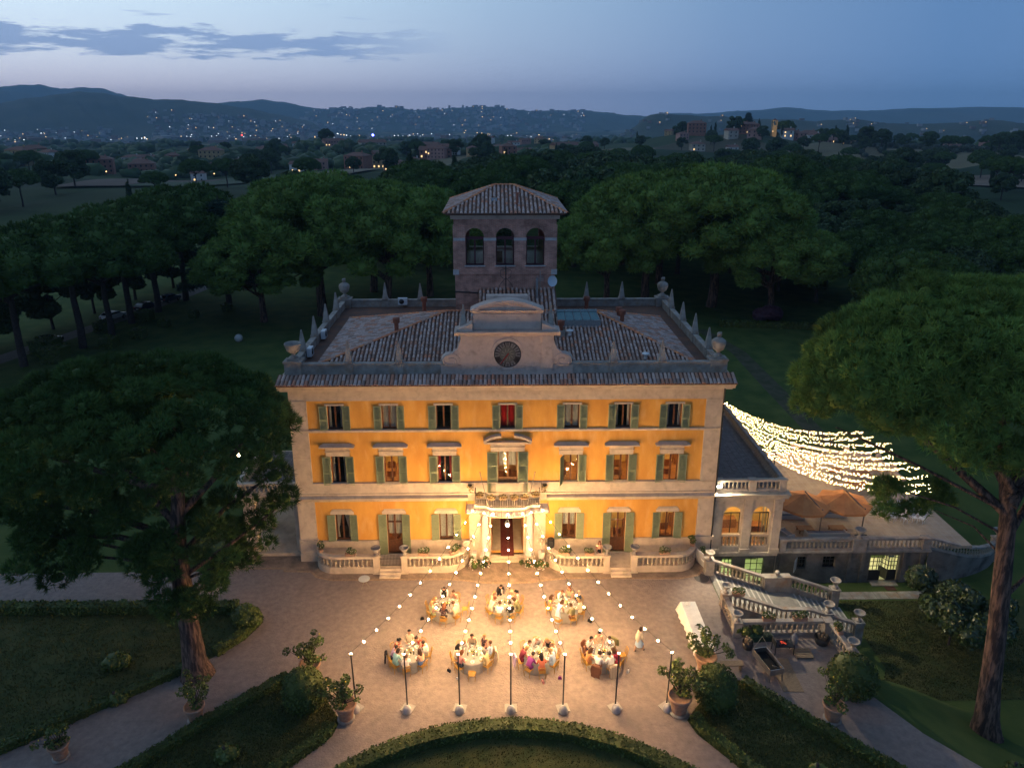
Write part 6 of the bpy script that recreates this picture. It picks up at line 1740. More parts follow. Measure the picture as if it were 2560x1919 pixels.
person(7.0, -1.35, R(190), 'woman in peach top standing behind the terrace balusters', 'stand', 'long', 'auburn', 'peach', 'black', z=.5, grp='standing people')
# things put down beside the chairs
def bag(x, y, label, col, s=1.0):
    t_ = thing('handbag', label, 'handbag', (x, y, .008), local=True)
    b = MB(); b.prism([(-.13, 0), (.13, 0), (.11, .17), (.05, .20), (-.05, .20), (-.11, .17)], -.05, .05, 'y'); link('body', b.mesh('body', cm(col)), t_)
    b = MB(); b.tube([(-.08, 0, .18), (-.06, 0, .28), (0, 0, .31), (.06, 0, .28), (.08, 0, .18)], .01, 5); link('handle', b.mesh('handle', cm('brown')), t_); t_.scale = (s, s, s); t_.rotation_euler = (0, 0, x)
bag(1.97, -13.35, 'small pale handbag behind the woman in coral', 'pink'); bag(3.05, -13.05, 'dark purple handbag on the gravel near the light blue dress', 'purple', .9); bag(7.35, -12.55, 'white handbag hanging low by the crimson dress', 'white'); bag(-3.85, -12.3, 'black handbag by the black haired woman in cream', 'black'); bag(-6.0, -7.3, 'black bag by the woman in pale green', 'black'); bag(5.55, -7.75, 'black bag by the cream jacket at the back table', 'black', 1.2); bag(-3.3, -12.95, 'small white bag near the empty golden chair', 'white', .7)

# ================================================================== TREES, HEDGES, POTS
NR = np.random.default_rng(5)
def np_mesh(name, verts, tris, mats, tint=None, smooth=False, mat_idx=None):
    me = bpy.data.meshes.new(name)
    nv, nt = len(verts), len(tris)
    me.vertices.add(nv); me.vertices.foreach_set('co', np.asarray(verts, dtype=np.float32).ravel())
    me.loops.add(nt * 3); me.loops.foreach_set('vertex_index', np.asarray(tris, dtype=np.int32).ravel())
    me.polygons.add(nt); me.polygons.foreach_set('loop_start', np.arange(0, nt * 3, 3, dtype=np.int32))
    if smooth: me.polygons.foreach_set('use_smooth', np.ones(nt, dtype=bool))
    for m in (mats if isinstance(mats, (list, tuple)) else [mats]): me.materials.append(m)
    if mat_idx is not None: me.polygons.foreach_set('material_index', np.asarray(mat_idx, dtype=np.int32))
    if tint is not None:
        at = me.attributes.new('tint', 'FLOAT_COLOR', 'FACE'); at.data.foreach_set('color', np.concatenate([tint, np.ones((nt, 1))], axis=1).astype(np.float32).ravel())
    me.update(calc_edges=True)
    return me
def unit(v): return v / np.maximum(np.linalg.norm(v, axis=1, keepdims=True), 1e-6)
def blades(P, Nn, size, width, k, spread, up=.35):
    """k narrow leaves standing out of every point"""
    n = len(P); P = np.repeat(P, k, axis=0); Nn = np.repeat(Nn, k, axis=0)
    d = unit(Nn * .8 + np.array([0, 0, up]) + NR.normal(0, spread, (n * k, 3)))
    s = unit(np.cross(d, NR.normal(0, 1, (n * k, 3))))
    ln = size * NR.uniform(.65, 1.25, (n * k, 1)); w = width * NR.uniform(.7, 1.3, (n * k, 1))
    V = np.stack([P - s * w, P + s * w, P + d * ln], axis=1).reshape(-1, 3)
    return V, np.arange(n * k * 3).reshape(-1, 3)
def leaves(P, Nn, size, jit=.9):
    """flat leaves, two triangles each"""
    n = len(P); nn = unit(Nn + NR.normal(0, jit, (n, 3))); a = unit(np.cross(nn, NR.normal(0, 1, (n, 3)))); b = np.cross(nn, a)
    sz = size * NR.uniform(.6, 1.3, (n, 1)); c = P
    V = np.stack([c - a * sz, c + b * sz * .55, c + a * sz, c - b * sz * .55], axis=1).reshape(-1, 3)
    i = np.arange(n)[:, None] * 4
    return V, np.concatenate([i + np.array([[0, 1, 2]]), i + np.array([[0, 2, 3]])], axis=1).reshape(-1, 3)
_ico = None
def ico_unit():
    global _ico
    if _ico is None:
        t = (1 + 5 ** .5) / 2
        v = np.array([(-1, t, 0), (1, t, 0), (-1, -t, 0), (1, -t, 0), (0, -1, t), (0, 1, t), (0, -1, -t), (0, 1, -t), (t, 0, -1), (t, 0, 1), (-t, 0, -1), (-t, 0, 1)], float); v = unit(v)
        f = np.array([(0, 11, 5), (0, 5, 1), (0, 1, 7), (0, 7, 10), (0, 10, 11), (1, 5, 9), (5, 11, 4), (11, 10, 2), (10, 7, 6), (7, 1, 8), (3, 9, 4), (3, 4, 2), (3, 2, 6), (3, 6, 8), (3, 8, 9), (4, 9, 5), (2, 4, 11), (6, 2, 10), (8, 6, 7), (9, 8, 1)])
        # one subdivision
        V = list(map(tuple, v)); F = []; mid = {}
        def m(a, b):
            k = (min(a, b), max(a, b))
            if k not in mid: q = np.array(V[a]) + np.array(V[b]); V.append(tuple(q / np.linalg.norm(q))); mid[k] = len(V) - 1
            return mid[k]
        for a, b, c in f: x, y, z = m(a, b), m(b, c), m(c, a); F += [(a, x, z), (b, y, x), (c, z, y), (x, y, z)]
        _ico = (np.array(V), np.array(F))
    return _ico
def crown_mesh(name, lumps, dens, size, width, k, spread, m, core=.80, kind='needle', cut=-.5, tv=.28, up=.35, base=(1, 1, 1)):
    """lumps: (x, y, z, r, flatten); foliage on the outer skin of the clumps, with a rough core inside each"""
    lumps = np.array(lumps, float); PP, NN, TT = [], [], []
    for i, (x, y, z, r, fl) in enumerate(lumps):
        n = int(dens * 4 * PI * r * r * (.55 + .45 * fl)); d = unit(NR.normal(0, 1, (n, 3))); d = d[d[:, 2] > cut]
        p = d * np.array([r, r, r * fl]) * NR.uniform(.86, 1.05, (len(d), 1)) + np.array([x, y, z])
        keep = np.ones(len(p), bool)
        for j, (x2, y2, z2, r2, f2) in enumerate(lumps):
            if j == i or (x - x2) ** 2 + (y - y2) ** 2 + (z - z2) ** 2 > (r + r2) ** 2: continue
            q = (p - np.array([x2, y2, z2])) / np.array([r2, r2, r2 * f2]); keep &= (q ** 2).sum(1) > .72
        p, d = p[keep], d[keep]
        PP.append(p); NN.append(d); TT.append(np.full(len(p), NR.uniform(1 - tv, 1 + tv)))
    P, Nn, T = np.concatenate(PP), np.concatenate(NN), np.concatenate(TT)
    if kind == 'needle': V, F = blades(P, Nn, size, width, k, spread, up); t = np.repeat(T, k)
    else: V, F = leaves(P, Nn, size); t = np.repeat(T, 2)
    t = t * np.repeat(NR.uniform(.75, 1.25, len(P)), k if kind == 'needle' else 2)
    warm = np.repeat(NR.normal(0, .10, len(P)), k if kind == 'needle' else 2)
    tint = np.stack([t * (1 + warm) * base[0], t * base[1], t * (1 - warm) * base[2]], axis=1)
    if core:
        iv, if_ = ico_unit(); CV, CF = [], []
        for q, (x, y, z, r, fl) in enumerate(lumps):
            jit = 1 + NR.normal(0, .08, (len(iv), 1)); CV.append(iv * jit * np.array([r, r, r * fl]) * core + np.array([x, y, z])); CF.append(if_ + q * len(iv))
        CV, CF = np.concatenate(CV), np.concatenate(CF)
        F = np.concatenate([F, CF + len(V)]); V = np.concatenate([V, CV]); tint = np.concatenate([tint, np.tile(np.array([[.85, .85, .85]]) * np.array([base]), (len(CF), 1))])
    return np_mesh(name, V, F, m, np.clip(tint, .2, 3))
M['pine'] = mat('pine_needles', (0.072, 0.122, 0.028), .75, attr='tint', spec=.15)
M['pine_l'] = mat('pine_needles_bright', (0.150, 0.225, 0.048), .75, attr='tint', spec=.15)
M['oak'] = mat('oak_leaves', (0.052, 0.080, 0.028), .7, attr='tint', spec=.2)
M['box'] = mat('box_leaves', (0.075, 0.10, 0.022), .6, attr='tint', spec=.25)
M['lemon'] = mat('lemon_leaves', (0.085, 0.115, 0.022), .5, attr='tint', spec=.35)
M['cypress'] = mat('cypress_leaves', (0.030, 0.050, 0.022), .8, attr='tint', spec=.1)
M['cedar'] = mat('cedar_needles', (0.045, 0.075, 0.052), .8, attr='tint', spec=.1)
M['bark'] = mat('pine_bark', (0.19, 0.115, 0.085), .95, (0.045, 0.030, 0.026), 2.2, .40, .56, bump=1.0, bscale=4, stretch=(2.6, 2.6, .45))
M['bark_d'] = mat('dark_bark', (0.075, 0.058, 0.050), .95, (0.04, 0.032, 0.03), 4, bump=.6, bscale=9)

def dome(R_, zc, hz, n, rl, seed, flat=.75, low=.25):
    """clumps over an umbrella crown"""
    rg = random.Random(seed); out = []
    for i in range(n):
        u = (i + .5) / n; zc_ = 1 - u * (1 + low); a = i * 2.39996 + rg.uniform(-.3, .3); rr = math.sqrt(max(0, 1 - zc_ * zc_)) if zc_ > 0 else 1.0 - .25 * abs(zc_)
        r_ = rl * rg.uniform(.75, 1.25)
        out.append((rr * R_ * math.cos(a) * rg.uniform(.92, 1.05), rr * R_ * math.sin(a) * rg.uniform(.92, 1.05), zc + hz * zc_ + rg.uniform(-.3, .3) * rl, r_, flat))
    for i in range(n // 3):
        a = rg.uniform(0, 6.28); rr = R_ * math.sqrt(rg.uniform(0, .6)); out.append((rr * math.cos(a), rr * math.sin(a), zc + hz * math.sqrt(max(.05, 1 - (rr / R_) ** 2)) * rg.uniform(.5, .9), rl * rg.uniform(.9, 1.3), flat))
    return out
def trunk_mesh(path, radii, limbs, m, seg=10, rough=.08, seed=1):
    b = MB(); b.tube(path, radii, seg); rg = random.Random(seed)
    b.v = [(x + rg.gauss(0, rough) * .35, y + rg.gauss(0, rough) * .35, z) for x, y, z in b.v]
    for a, e, r0 in limbs:
        a, e = Vector(a), Vector(e); md = a.lerp(e, .5) + Vector((rg.uniform(-.4, .4), rg.uniform(-.4, .4), rg.uniform(-.2, .5))); b.tube([a, a.lerp(md, .5), md, e.lerp(md, .4), e], [r0, r0 * .85, r0 * .68, r0 * .5, r0 * .28], 6)
    return b
# prototypes for the wood ------------------------------------------------------------------------
PINE = []
for k in range(3):
    R_ = 8.0; lm = dome(R_, 12.5, 4.0 + .5 * k, 46 + 6 * k, 1.75, 20 + k, .78, .18)
    rg = random.Random(k); c = crown_mesh('crown', lm, 5.5, .62, .085, 4, .55, M['pine'], .86)
    lim = []
    for q in range(9): a = q * .7 + k; lim.append(((0, 0, 8.5 + .4 * q * .5), (6.0 * math.cos(a), 6.0 * math.sin(a), 12.6 + rg.uniform(-.6, 1)), .22))
    t_ = trunk_mesh([(0, 0, -.3), (.1, 0, 3), (-.1, .1, 7), (0, 0, 10), (0, 0, 13)], [.50, .42, .36, .28, .14], lim, M['bark_d'], 8, .03, k)
    PINE.append((c, t_.mesh('trunk', M['bark_d'])))
BIG = []
for k in range(3):
    lm = dome(8.8, 11.2, 5.6, 84, 1.45, 120 + k, .80, .46)
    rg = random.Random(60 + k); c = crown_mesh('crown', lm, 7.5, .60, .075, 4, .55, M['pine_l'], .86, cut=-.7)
    lim = [((0, 0, 5.0 + .35 * q), (6.4 * math.cos(q * .9 + k), 6.4 * math.sin(q * .9 + k), 9.5 + rg.uniform(-1, 2)), .26) for q in range(10)]
    t_ = trunk_mesh([(0, 0, -.3), (.2, 0, 3), (-.1, .1, 6), (0, 0, 10), (0, 0, 14)], [.62, .5, .42, .3, .14], lim, M['bark'], 8, .03, k); BIG.append((c, t_.mesh('trunk', M['bark'])))
OAK = []
for k in range(2):
    rg = random.Random(40 + k); lm = []
    for q in range(34):
        d = Vector((rg.gauss(0, 1), rg.gauss(0, 1), rg.gauss(.25, .8))).normalized(); lm.append((d.x * 4.2, d.y * 4.2, 7.0 + d.z * 3.9, rg.uniform(1.1, 1.9), .85))
    c = crown_mesh('crown', lm, 9, .40, .0, 1, 0, M['oak'], .84, kind='leaf', tv=.3)
    t_ = trunk_mesh([(0, 0, -.3), (.1, 0, 2), (0, .1, 5), (0, 0, 7)], [.34, .28, .22, .12], [((0, 0, 3.2), (2.5 * math.cos(a), 2.5 * math.sin(a), 6.5), .13) for a in (0, 1.5, 3, 4.4)], M['bark_d'], 7, .02, k); OAK.append((c, t_.mesh('trunk', M['bark_d'])))
lm = [(.25 * math.sin(q), .25 * math.cos(q * 1.3), 1.4 + 1.05 * q, 1.25 * math.sin(PI * min(.97, (q + 1.6) / 13.5)) ** .7 + .1, 1.3) for q in range(13)]
c = crown_mesh('crown', lm, 14, .5, .06, 2, .25, M['cypress'], .86, up=1.3); t_ = MB(); t_.tube([(0, 0, -.2), (0, 0, 8)], [.22, .08], 6)
CYP = [(c, t_.mesh('trunk', M['bark_d']))]
lm = []
rg = random.Random(9)
for q in range(30):
    z = 4 + .42 * q; L_ = (17.5 - z) * .42 + .5
    for j in range(3): a = q * 2.1 + j * 2.09 + rg.uniform(-.3, .3); rr = L_ * rg.uniform(.55, 1.0); lm.append((rr * math.cos(a), rr * math.sin(a), z - .06 * rr, .75 + .35 * L_ * .4, .32))
c = crown_mesh('crown', lm, 7, .55, .06, 3, .5, M['cedar'], .8, cut=-.9, up=-.1); t_ = MB(); t_.tube([(0, 0, -.3), (0, 0, 9), (0, 0, 17.3)], [.5, .3, .05], 8)
CED = [(c, t_.mesh('trunk', M['bark_d']))]
def tree(proto, name, label, x, y, s, group, rz=None, sz=1.0, z=None):
    t_ = thing(name, label, 'tree', (x, y, gh(x, y) if z is None else z), group=group, rz=random.uniform(0, 6.28) if rz is None else rz, local=True)
    t_.scale = (s, s, s * sz); link('crown', proto[0], t_); link('trunk', proto[1], t_)
    return t_
# the two clumps of big pines behind the tower
for q, (x, y, s, sz, lab) in enumerate([(-19, 72, 1.36, .94, 'broad umbrella pine crown close behind the tower on the drive side'), (-31, 74, 1.55, .86, 'largest dome of the pine clump on the drive side'), (-40, 70, 1.05, .80, 'low grey green pine at the drive edge of its clump'), (-25, 92, 1.35, .90, 'rear pine crown rising over the drive side clump'), (-13.5, 88, 1.2, .92, 'dark pine between the tower and the drive side clump'),
        (19, 78, 1.05, .95, 'slim pine beside the tower on the lawn side'), (27, 82, 1.40, .94, 'big pine dome above the lawn side obelisks'), (38.5, 79, 1.62, .86, 'largest bright pine dome on the lawn side'), (46.5, 72, 1.15, .80, 'low spreading pine lit amber at the lawn edge'), (33, 98, 1.35, .94, 'rear pine crown rising over the lawn side clump')]):
    tree(BIG[q % 3], 'umbrella_pine', lab, x, y, s, 'big pines behind the villa', sz=sz)
tree(CED[0], 'cedar_tree', 'bluish layered cedar between the drive pines and the big pine clump', -50, 82, 1.15, 'cedars of the park')
# avenue of pines along the drive
for q, (x, y, s) in enumerate([(-66.5, 47.5, 1.15), (-62.8, 55.8, 1.2), (-60.6, 60.2, 1.1), (-62.0, 69.5, 1.2), (-60.8, 77, 1.22), (-59.3, 85.5, 1.25), (-70, 40, 1.2)]):
    tree(PINE[q % 3], 'avenue_pine', '%s tall bare stemmed pine along the dark drive' % ['second', 'third', 'fourth', 'fifth', 'sixth', 'seventh', 'first'][q], x, y, s, 'avenue pines along the drive', sz=.90)
for q, (x, y, s) in enumerate([(-76, 56, .8), (-73, 66, .85), (-71.5, 76, .8), (-69, 86, .9), (-80, 48, .9), (-66, 96, .9)]):
    tree(OAK[q % 2], 'roadside_tree', '%s dark round tree on the field side of the drive' % ['second', 'third', 'fourth', 'fifth', 'nearest', 'farthest'][q], x, y, s, 'trees on the field side of the drive')
# dark wood on the lawn side and the pine wood behind
rg = random.Random(77); wood = []
def far_enough(x, y, dmin): return all((x - a) ** 2 + (y - b_) ** 2 > dmin ** 2 for a, b_ in wood)
for q in range(2600):
    if len(wood) >= 64: break
    x, y = rg.uniform(50, 128), rg.uniform(20, 150)
    if x < 54 + max(0, (58 - y)) * .25 or (y < 40 and x < 62): continue
    if not far_enough(x, y, 8.2): continue
    wood.append((x, y)); k = rg.random()
    if k < .62: tree(OAK[q % 2], 'oak_tree', 'dark evergreen oak in the dense wood beside the lawn', x, y, rg.uniform(.85, 1.2), 'oaks of the wood beside the lawn')
    else: tree(PINE[q % 3], 'wood_pine', 'pine crown standing in the dense wood beside the lawn', x, y, rg.uniform(.65, .85), 'pines of the wood beside the lawn')
nw = len(wood)
for q in range(4000):
    if len(wood) - nw >= 105: break
    y = rg.uniform(108, 420); x = rg.uniform(-75 + .02 * y, 95 + .22 * y)
    if x < -30 and y < 130: continue
    if x < -70 + (y - 100) * .32 or y > 155 + max(0, x + 30) * 5 or (x > 45 and y > 330): continue
    if not far_enough(x, y, 9 + y * .015): continue
    wood.append((x, y)); k = rg.random()
    if k < .58: tree(PINE[q % 3], 'wood_pine', 'rounded pine crown in the park wood behind the tower', x, y, rg.uniform(1.15, 1.5) * (1 - .0005 * y), 'pines of the park wood', sz=rg.uniform(.62, 1.0))
    elif k < .93: tree(OAK[q % 2], 'oak_tree', 'dark oak filling the park wood behind the tower', x, y, rg.uniform(1.4, 1.9), 'oaks of the park wood')
    else: tree(CED[0], 'cedar_tree', 'grey green cedar standing in the park wood', x, y, rg.uniform(.8, 1.0), 'cedars of the park wood')
for q, (x, y, s) in enumerate([(-1, 330, 1.45), (5, 338, 1.4), (10, 326, 1.25), (16, 333, 1.45), (-22, 340, 1.3), (-10, 318, 1.2)]):
    tree(CYP[0], 'cypress_tree', '%s of the dark cypresses over the park wood' % ['tallest', 'second tallest', 'shortest', 'outermost', 'lone leading', 'slimmest'][q], x, y, s, 'cypresses over the park wood')
tree(CYP[0], 'conifer', 'broad black conifer standing in front of the town roofs', -40, 300, 1.9, 'lone conifers', sz=.8)
# foreground pines -----------------------------------------------------------------------------------
def hero(name, label, loc, lumps, path, radii, limbs, dens, size, width, k, m, core=.45, seed=3):
    t_ = thing(name, label, 'tree', loc)
    me_ = crown_mesh('crown', lumps, dens, size, width, k, .60, m, core, tv=.36)
    o = link('crown', me_, t_); o.location = (-loc[0], -loc[1], -loc[2])
    b = trunk_mesh(path, radii, limbs, M['bark'], 14, .10, seed); b.build('trunk', M['bark'], t_)
rg = random.Random(15); lm = []
for q in range(104):       # umbrella top
    u = (q + .5) / 104; z_ = 1 - u * 1.1; a = q * 2.39996; rr = math.sqrt(max(0, 1 - z_ * z_)) if z_ > 0 else 1
    lm.append((-21.8 + 8.2 * rr * math.cos(a), -10.6 + 6.4 * rr * math.sin(a), 15.0 + 4.3 * z_ + rg.uniform(-.4, .4), rg.uniform(.60, 1.12), .66))
for q in range(16): a = rg.uniform(0, 6.28); rr = rg.uniform(0, .75); lm.append((-21.8 + 8.2 * rr * math.cos(a), -10.6 + 6.4 * rr * math.sin(a), 15.6 + rg.uniform(-1, 2.2), rg.uniform(1.0, 1.6), .75))
for p in [(-14.2, -10.2, 12.6, 1.0), (-13.8, -10.0, 11.0, .85), (-14.6, -9.6, 10.2, .7), (-15.4, -10, 9.2, .8), (-16.8, -9.8, 8.0, .75), (-17.6, -11, 6.9, .7), (-18.4, -10.6, 5.4, .7), (-16.4, -9.8, 6.4, .6), (-15.2, -9.6, 7.6, .5), (-29.5, -10, 12.5, 1.3), (-30, -10, 10.4, 1.2), (-28.5, -11, 9.0, 1.1), (-26.6, -10.6, 8.6, 1.1), (-24.5, -11, 9.4, 1.1), (-23, -11.6, 10.6, 1.1), (-25.6, -9.6, 11.2, 1.3), (-21.4, -12.2, 8.8, .8), (-22.6, -10, 7.8, .8), (-27.6, -12, 11.4, 1.3), (-18.6, -11.8, 10.4, .9), (-17, -10.8, 11.4, .9), (-20.4, -9.8, 11.8, 1.0)]:
    lm.append(p + (.7,))
for q in range(26): a = rg.uniform(0, 6.28); rr = rg.uniform(.5, 2.6); lm.append((-19.6 + rr * math.cos(a), -12.6 - abs(rr * math.sin(a)) * .7, 5.2 + rg.random() * 6.5, rg.uniform(.45, .85), .55))
for q in range(46):      # ragged lower boughs
    x = -30 + 14.5 * rg.random(); lm.append((x, -12.6 + rg.uniform(-.8, 3.4), 7.2 + rg.random() * 4.6 + (1.5 if abs(x + 19.5) < 1.2 else 0), rg.uniform(.45, .9), .6))
T = lambda z: (-19.6 + (.35 if z > 11 else 0) + .05 * max(0, z - 8) * .4, -12.2, z)
limb = [(T(z), e, r0) for z, e, r0 in [(7.0, (-14.4, -10.0, 10.2), .16), (8.4, (-14.4, -10.1, 12.6), .2), (5.2, (-17.4, -10.6, 6.8), .10), (6.4, (-23.2, -10.2, 7.8), .14), (8.8, (-26.8, -10.8, 9.0), .24), (9.6, (-29.8, -10, 11.0), .24), (10.6, (-25.5, -8.6, 14.6), .26), (11.2, (-16, -8.5, 14.6), .24), (12, (-21.5, -6.5, 16), .22), (12.5, (-27, -12.5, 15.5), .24), (12.8, (-16.5, -13, 16), .22), (13.5, (-21, -14, 17), .22), (6.0, (-15.8, -9.8, 6.9), .09), (9.2, (-22.8, -12, 10.6), .14), (7.6, (-26.5, -11.5, 8.2), .13), (6.8, (-16.2, -11.5, 8.4), .10), (8.0, (-29, -11, 9.4), .13), (7.2, (-21.8, -13.2, 8.0), .09)]]
hero('foreground_pine', 'huge umbrella pine rising from the hedged bed before the portico', (-19.6, -12.2, 0), lm, [(-19.5, -12.25, -.1), (-19.55, -12.2, .8), (-19.6, -12.2, 3), (-19.65, -12.2, 6), (-19.6, -12.2, 9), (-19.2, -12.2, 12), (-18.9, -12, 15), (-19.2, -11.6, 17.5)], [1.05, .72, .60, .54, .46, .38, .26, .1], limb, 30, .40, .024, 7, M['pine'])
rg = random.Random(31); lm = []
for q in range(165):
    u = (q + .5) / 165; z_ = 1 - u * 1.25; a = q * 2.39996; rr = math.sqrt(max(0, 1 - z_ * z_)) if z_ > 0 else 1 - .2 * abs(z_)
    lm.append((27.4 + 9.4 * rr * math.cos(a), -10.5 + 7.0 * rr * math.sin(a), 17.4 + 6.2 * z_ + rg.uniform(-.4, .4), rg.uniform(.72, 1.25), .9))
for q in range(34): a = rg.uniform(0, 6.28); rr = rg.uniform(0, .8); lm.append((27.4 + 9.4 * rr * math.cos(a), -10.5 + 7.0 * rr * math.sin(a), 18 + rg.uniform(-1.5, 3.2), rg.uniform(1.1, 1.8), .8))
for p in [(18.6, -10.5, 15.2, .8), (19.8, -10, 14.4, .9), (22.4, -11.6, 12.6, .8), (23.4, -12, 11.6, .7), (24.8, -12, 12.4, 1.0), (26.4, -12.6, 10.6, .9), (27.6, -12, 11.6, 1.2), (29.8, -12, 11.2, 1.3), (31.5, -12, 12.6, 1.4), (24.6, -11, 10.6, .55), (22.6, -10.6, 11.2, .5), (30.2, -14.4, 8.4, .8), (29.6, -14.2, 7.0, .6), (21.4, -11.2, 13.4, .6), (25.8, -13.2, 14, 1.2), (28.6, -14, 13.6, 1.2), (31, -15.2, 14.5, 1.4)]:
    lm.append(p + (.65,))
for q in range(20): lm.append((21.8 + 4.4 * rg.random(), -11.9 + rg.uniform(-.5, .9), 10.2 + 2.6 * rg.random(), rg.uniform(.34, .53), .6))
for q in range(30):
    x = 20.5 + 12 * rg.random(); lm.append((x, -13.2 + rg.uniform(-1, 3.5), 11.0 + rg.random() * 4.2 - (x - 20.5) * .08, rg.uniform(.5, .95), .65))
lm = [p for p in lm if p[2] - p[3] * .7 > 16.9 - .354 * (p[0] - 16) - .26 * (p[1] + 11) or p[3] < .54]
T = lambda z: (28.3 - .05 * z, -15.2 + .08 * max(0, z - 6), z)
limb = [(T(z), e, r0) for z, e, r0 in [(10.8, (22.6, -11.4, 12.2), .08), (12.2, (19.4, -10.4, 15.6), .12), (9.4, (25.2, -11.6, 10.8), .07), (7.0, (30.4, -14.2, 8.0), .16), (11, (31.8, -11.6, 13), .24), (12, (21.5, -8, 17.2), .28), (12.6, (34, -9, 17.5), .28), (13.2, (27.5, -5, 18.5), .28), (13.6, (24, -14, 18), .26), (14, (31.5, -15, 18.5), .26)]]
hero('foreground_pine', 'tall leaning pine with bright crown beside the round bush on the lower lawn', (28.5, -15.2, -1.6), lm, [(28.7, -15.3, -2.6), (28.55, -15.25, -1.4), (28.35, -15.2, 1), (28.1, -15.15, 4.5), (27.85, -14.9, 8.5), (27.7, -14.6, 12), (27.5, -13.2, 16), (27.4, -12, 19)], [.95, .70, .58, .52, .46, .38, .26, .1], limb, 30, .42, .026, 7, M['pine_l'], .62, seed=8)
# hedges ------------------------------------------------------------------------------------------------
def hedge(label, pts, wd=.62, ht=.5, dens=150, leaf=.085, closed=False, group='low box hedges', z=0.01, name='hedge'):
    b = MB(); P = [Vector((p[0], p[1], z)) for p in pts]
    if closed: P.append(P[0])
    fine = []
    for a, c in zip(P, P[1:]):
        n_ = max(1, int((c - a).length / .5)); fine += [a.lerp(c, k / n_) for k in range(n_)]
    fine.append(P[-1])
    sweep(b, [tuple(p) for p in fine], wd * .86, 0, ht * .93)
    t_ = thing(name, label, 'hedge', tuple(P[len(P) // 2]), group=group)
    b.t = [(.8, .8, .8)] * len(b.f); b.build('twigs', M['box'], t_)
    PP, NN = [], []
    for a, c in zip(fine, fine[1:]):
        d = c - a; L_ = d.length; d.normalize(); nn = Vector((-d.y, d.x, 0)); n_ = int(dens * L_ * (wd + 2 * ht))
        s_ = NR.uniform(-.5, .5, n_) * (wd + 2 * ht); t2 = NR.uniform(0, 1, n_)
        off = np.clip(s_, -wd / 2, wd / 2); zz = ht - np.maximum(0, np.abs(s_) - wd / 2)
        base = np.array(a)[None] + np.outer(t2 * L_, np.array(d)) + np.outer(off, np.array(nn)); base[:, 2] += zz
        nrm = np.where((np.abs(s_) > wd / 2)[:, None], np.sign(s_)[:, None] * np.array(nn)[None], np.array([[0, 0, 1.0]]))
        bump = .05 * np.sin(base[:, :1] * 3.1) * np.cos(base[:, 1:2] * 2.7) + NR.normal(0, .025, (n_, 1))
        PP.append(base + nrm * bump); NN.append(nrm)
    Pn, Nn = np.concatenate(PP), np.concatenate(NN); V, F = leaves(Pn, Nn, leaf, .8)
    t = np.repeat(NR.uniform(.6, 1.4, len(Pn)) * (1 + .25 * np.sin(Pn[:, 0] * 1.7) * np.sin(Pn[:, 1] * 1.3)), 2); wm = np.repeat(NR.normal(0, .12, len(Pn)), 2)
    off = ORG[t_.name]
    link('leaves', np_mesh('leaves', V - np.array(off), F, M['box'], np.stack([t * (1 + wm), t, t * (1 - wm)], 1)), t_, kind='stuff')
    return t_
hedge('low clipped hedge round the near edge of the big pine bed', [(-18.6, -6.2), (-17.6, -6.8), (-17.3, -7.5), (-17.9, -9.0), (-19.0, -10.6)])
hedge('low clipped hedge running away from the pine trunk down the path', [(-20.4, -11.9), (-25.9, -16.2), (-34, -22.7), (-42, -29)])
hedge('straight hedge along the grey path beyond the big pine', [(-19, -6.2), (-40, -6.0), (-70, -6.0)], wd=.8, ht=.7, dens=70, leaf=.12)
hedge('diagonal hedge from the lemon pot to the bottom corner', [(-13.7, -12.8), (-17.5, -16.3), (-20.1, -19.2), (-24.4, -23)])
hedge('curved hedge tip beside the leaning lemon pot and gravel', [(-10.3, -16.6), (-10.5, -17.3), (-12.0, -18.9), (-15, -22.3)])
hedge('diagonal hedge from the barbecue bench to the bottom corner', [(14.2, -13.7), (17.0, -16.9), (20.1, -20), (23.6, -23.2)])
hedge('curved hedge tip beside the big lemon pot and gravel', [(10.5, -16.4), (10.8, -17.3), (12.4, -19.6), (14.9, -22.6)])
hedge('great round hedge ringing the lawn in front of the poles', [(CC[0] + 14.75 * math.cos(R(a)), CC[1] + 14.75 * math.sin(R(a))) for a in range(-20, 201, 5)], wd=.95, ht=.6, dens=110)
# clipped topiary -------------------------------------------------------------------------------------------
def ball(name, label, x, y, z, lumps, dens, leaf, m, cat, group=None):
    t_ = thing(name, label, cat, (x, y, z), group=group, local=True)
    me_ = crown_mesh('foliage', lumps, dens, leaf, 0, 1, 0, m, .93, kind='leaf', cut=-.85, tv=.05)
    link('foliage', me_, t_)
    b = MB(); b.tube([(0, 0, -.05), (0, 0, .8)], .08, 6); link('stem', b.mesh('stem', M['bark_d']), t_)
    return t_
ball('topiary', 'dark egg shaped topiary between the lemon pots by the diagonal hedge', -12.15, -15.0, 0, [(0, 0, 1.15, 1.25, 1.12)], 130, .085, M['box'], 'topiary', 'clipped topiaries')
ball('topiary', 'dark egg shaped topiary beside the big lemon pot near the barbecue', 12.0, -15.3, 0, [(0, 0, 1.2, 1.28, 1.12)], 130, .085, M['box'], 'topiary', 'clipped topiaries')
ball('topiary', 'round green topiary ball at the end of the yard balustrade', 20.6, -14.3, 0, [(0, 0, 1.05, 1.42, .92)], 130, .085, M['box'], 'topiary', 'clipped topiaries')
rg = random.Random(4); lm = [(rg.gauss(0, 1.35), rg.gauss(0, 1.2), 1.6 + abs(rg.gauss(0, 1.0)), rg.uniform(.7, 1.15), .9) for q in range(32)]
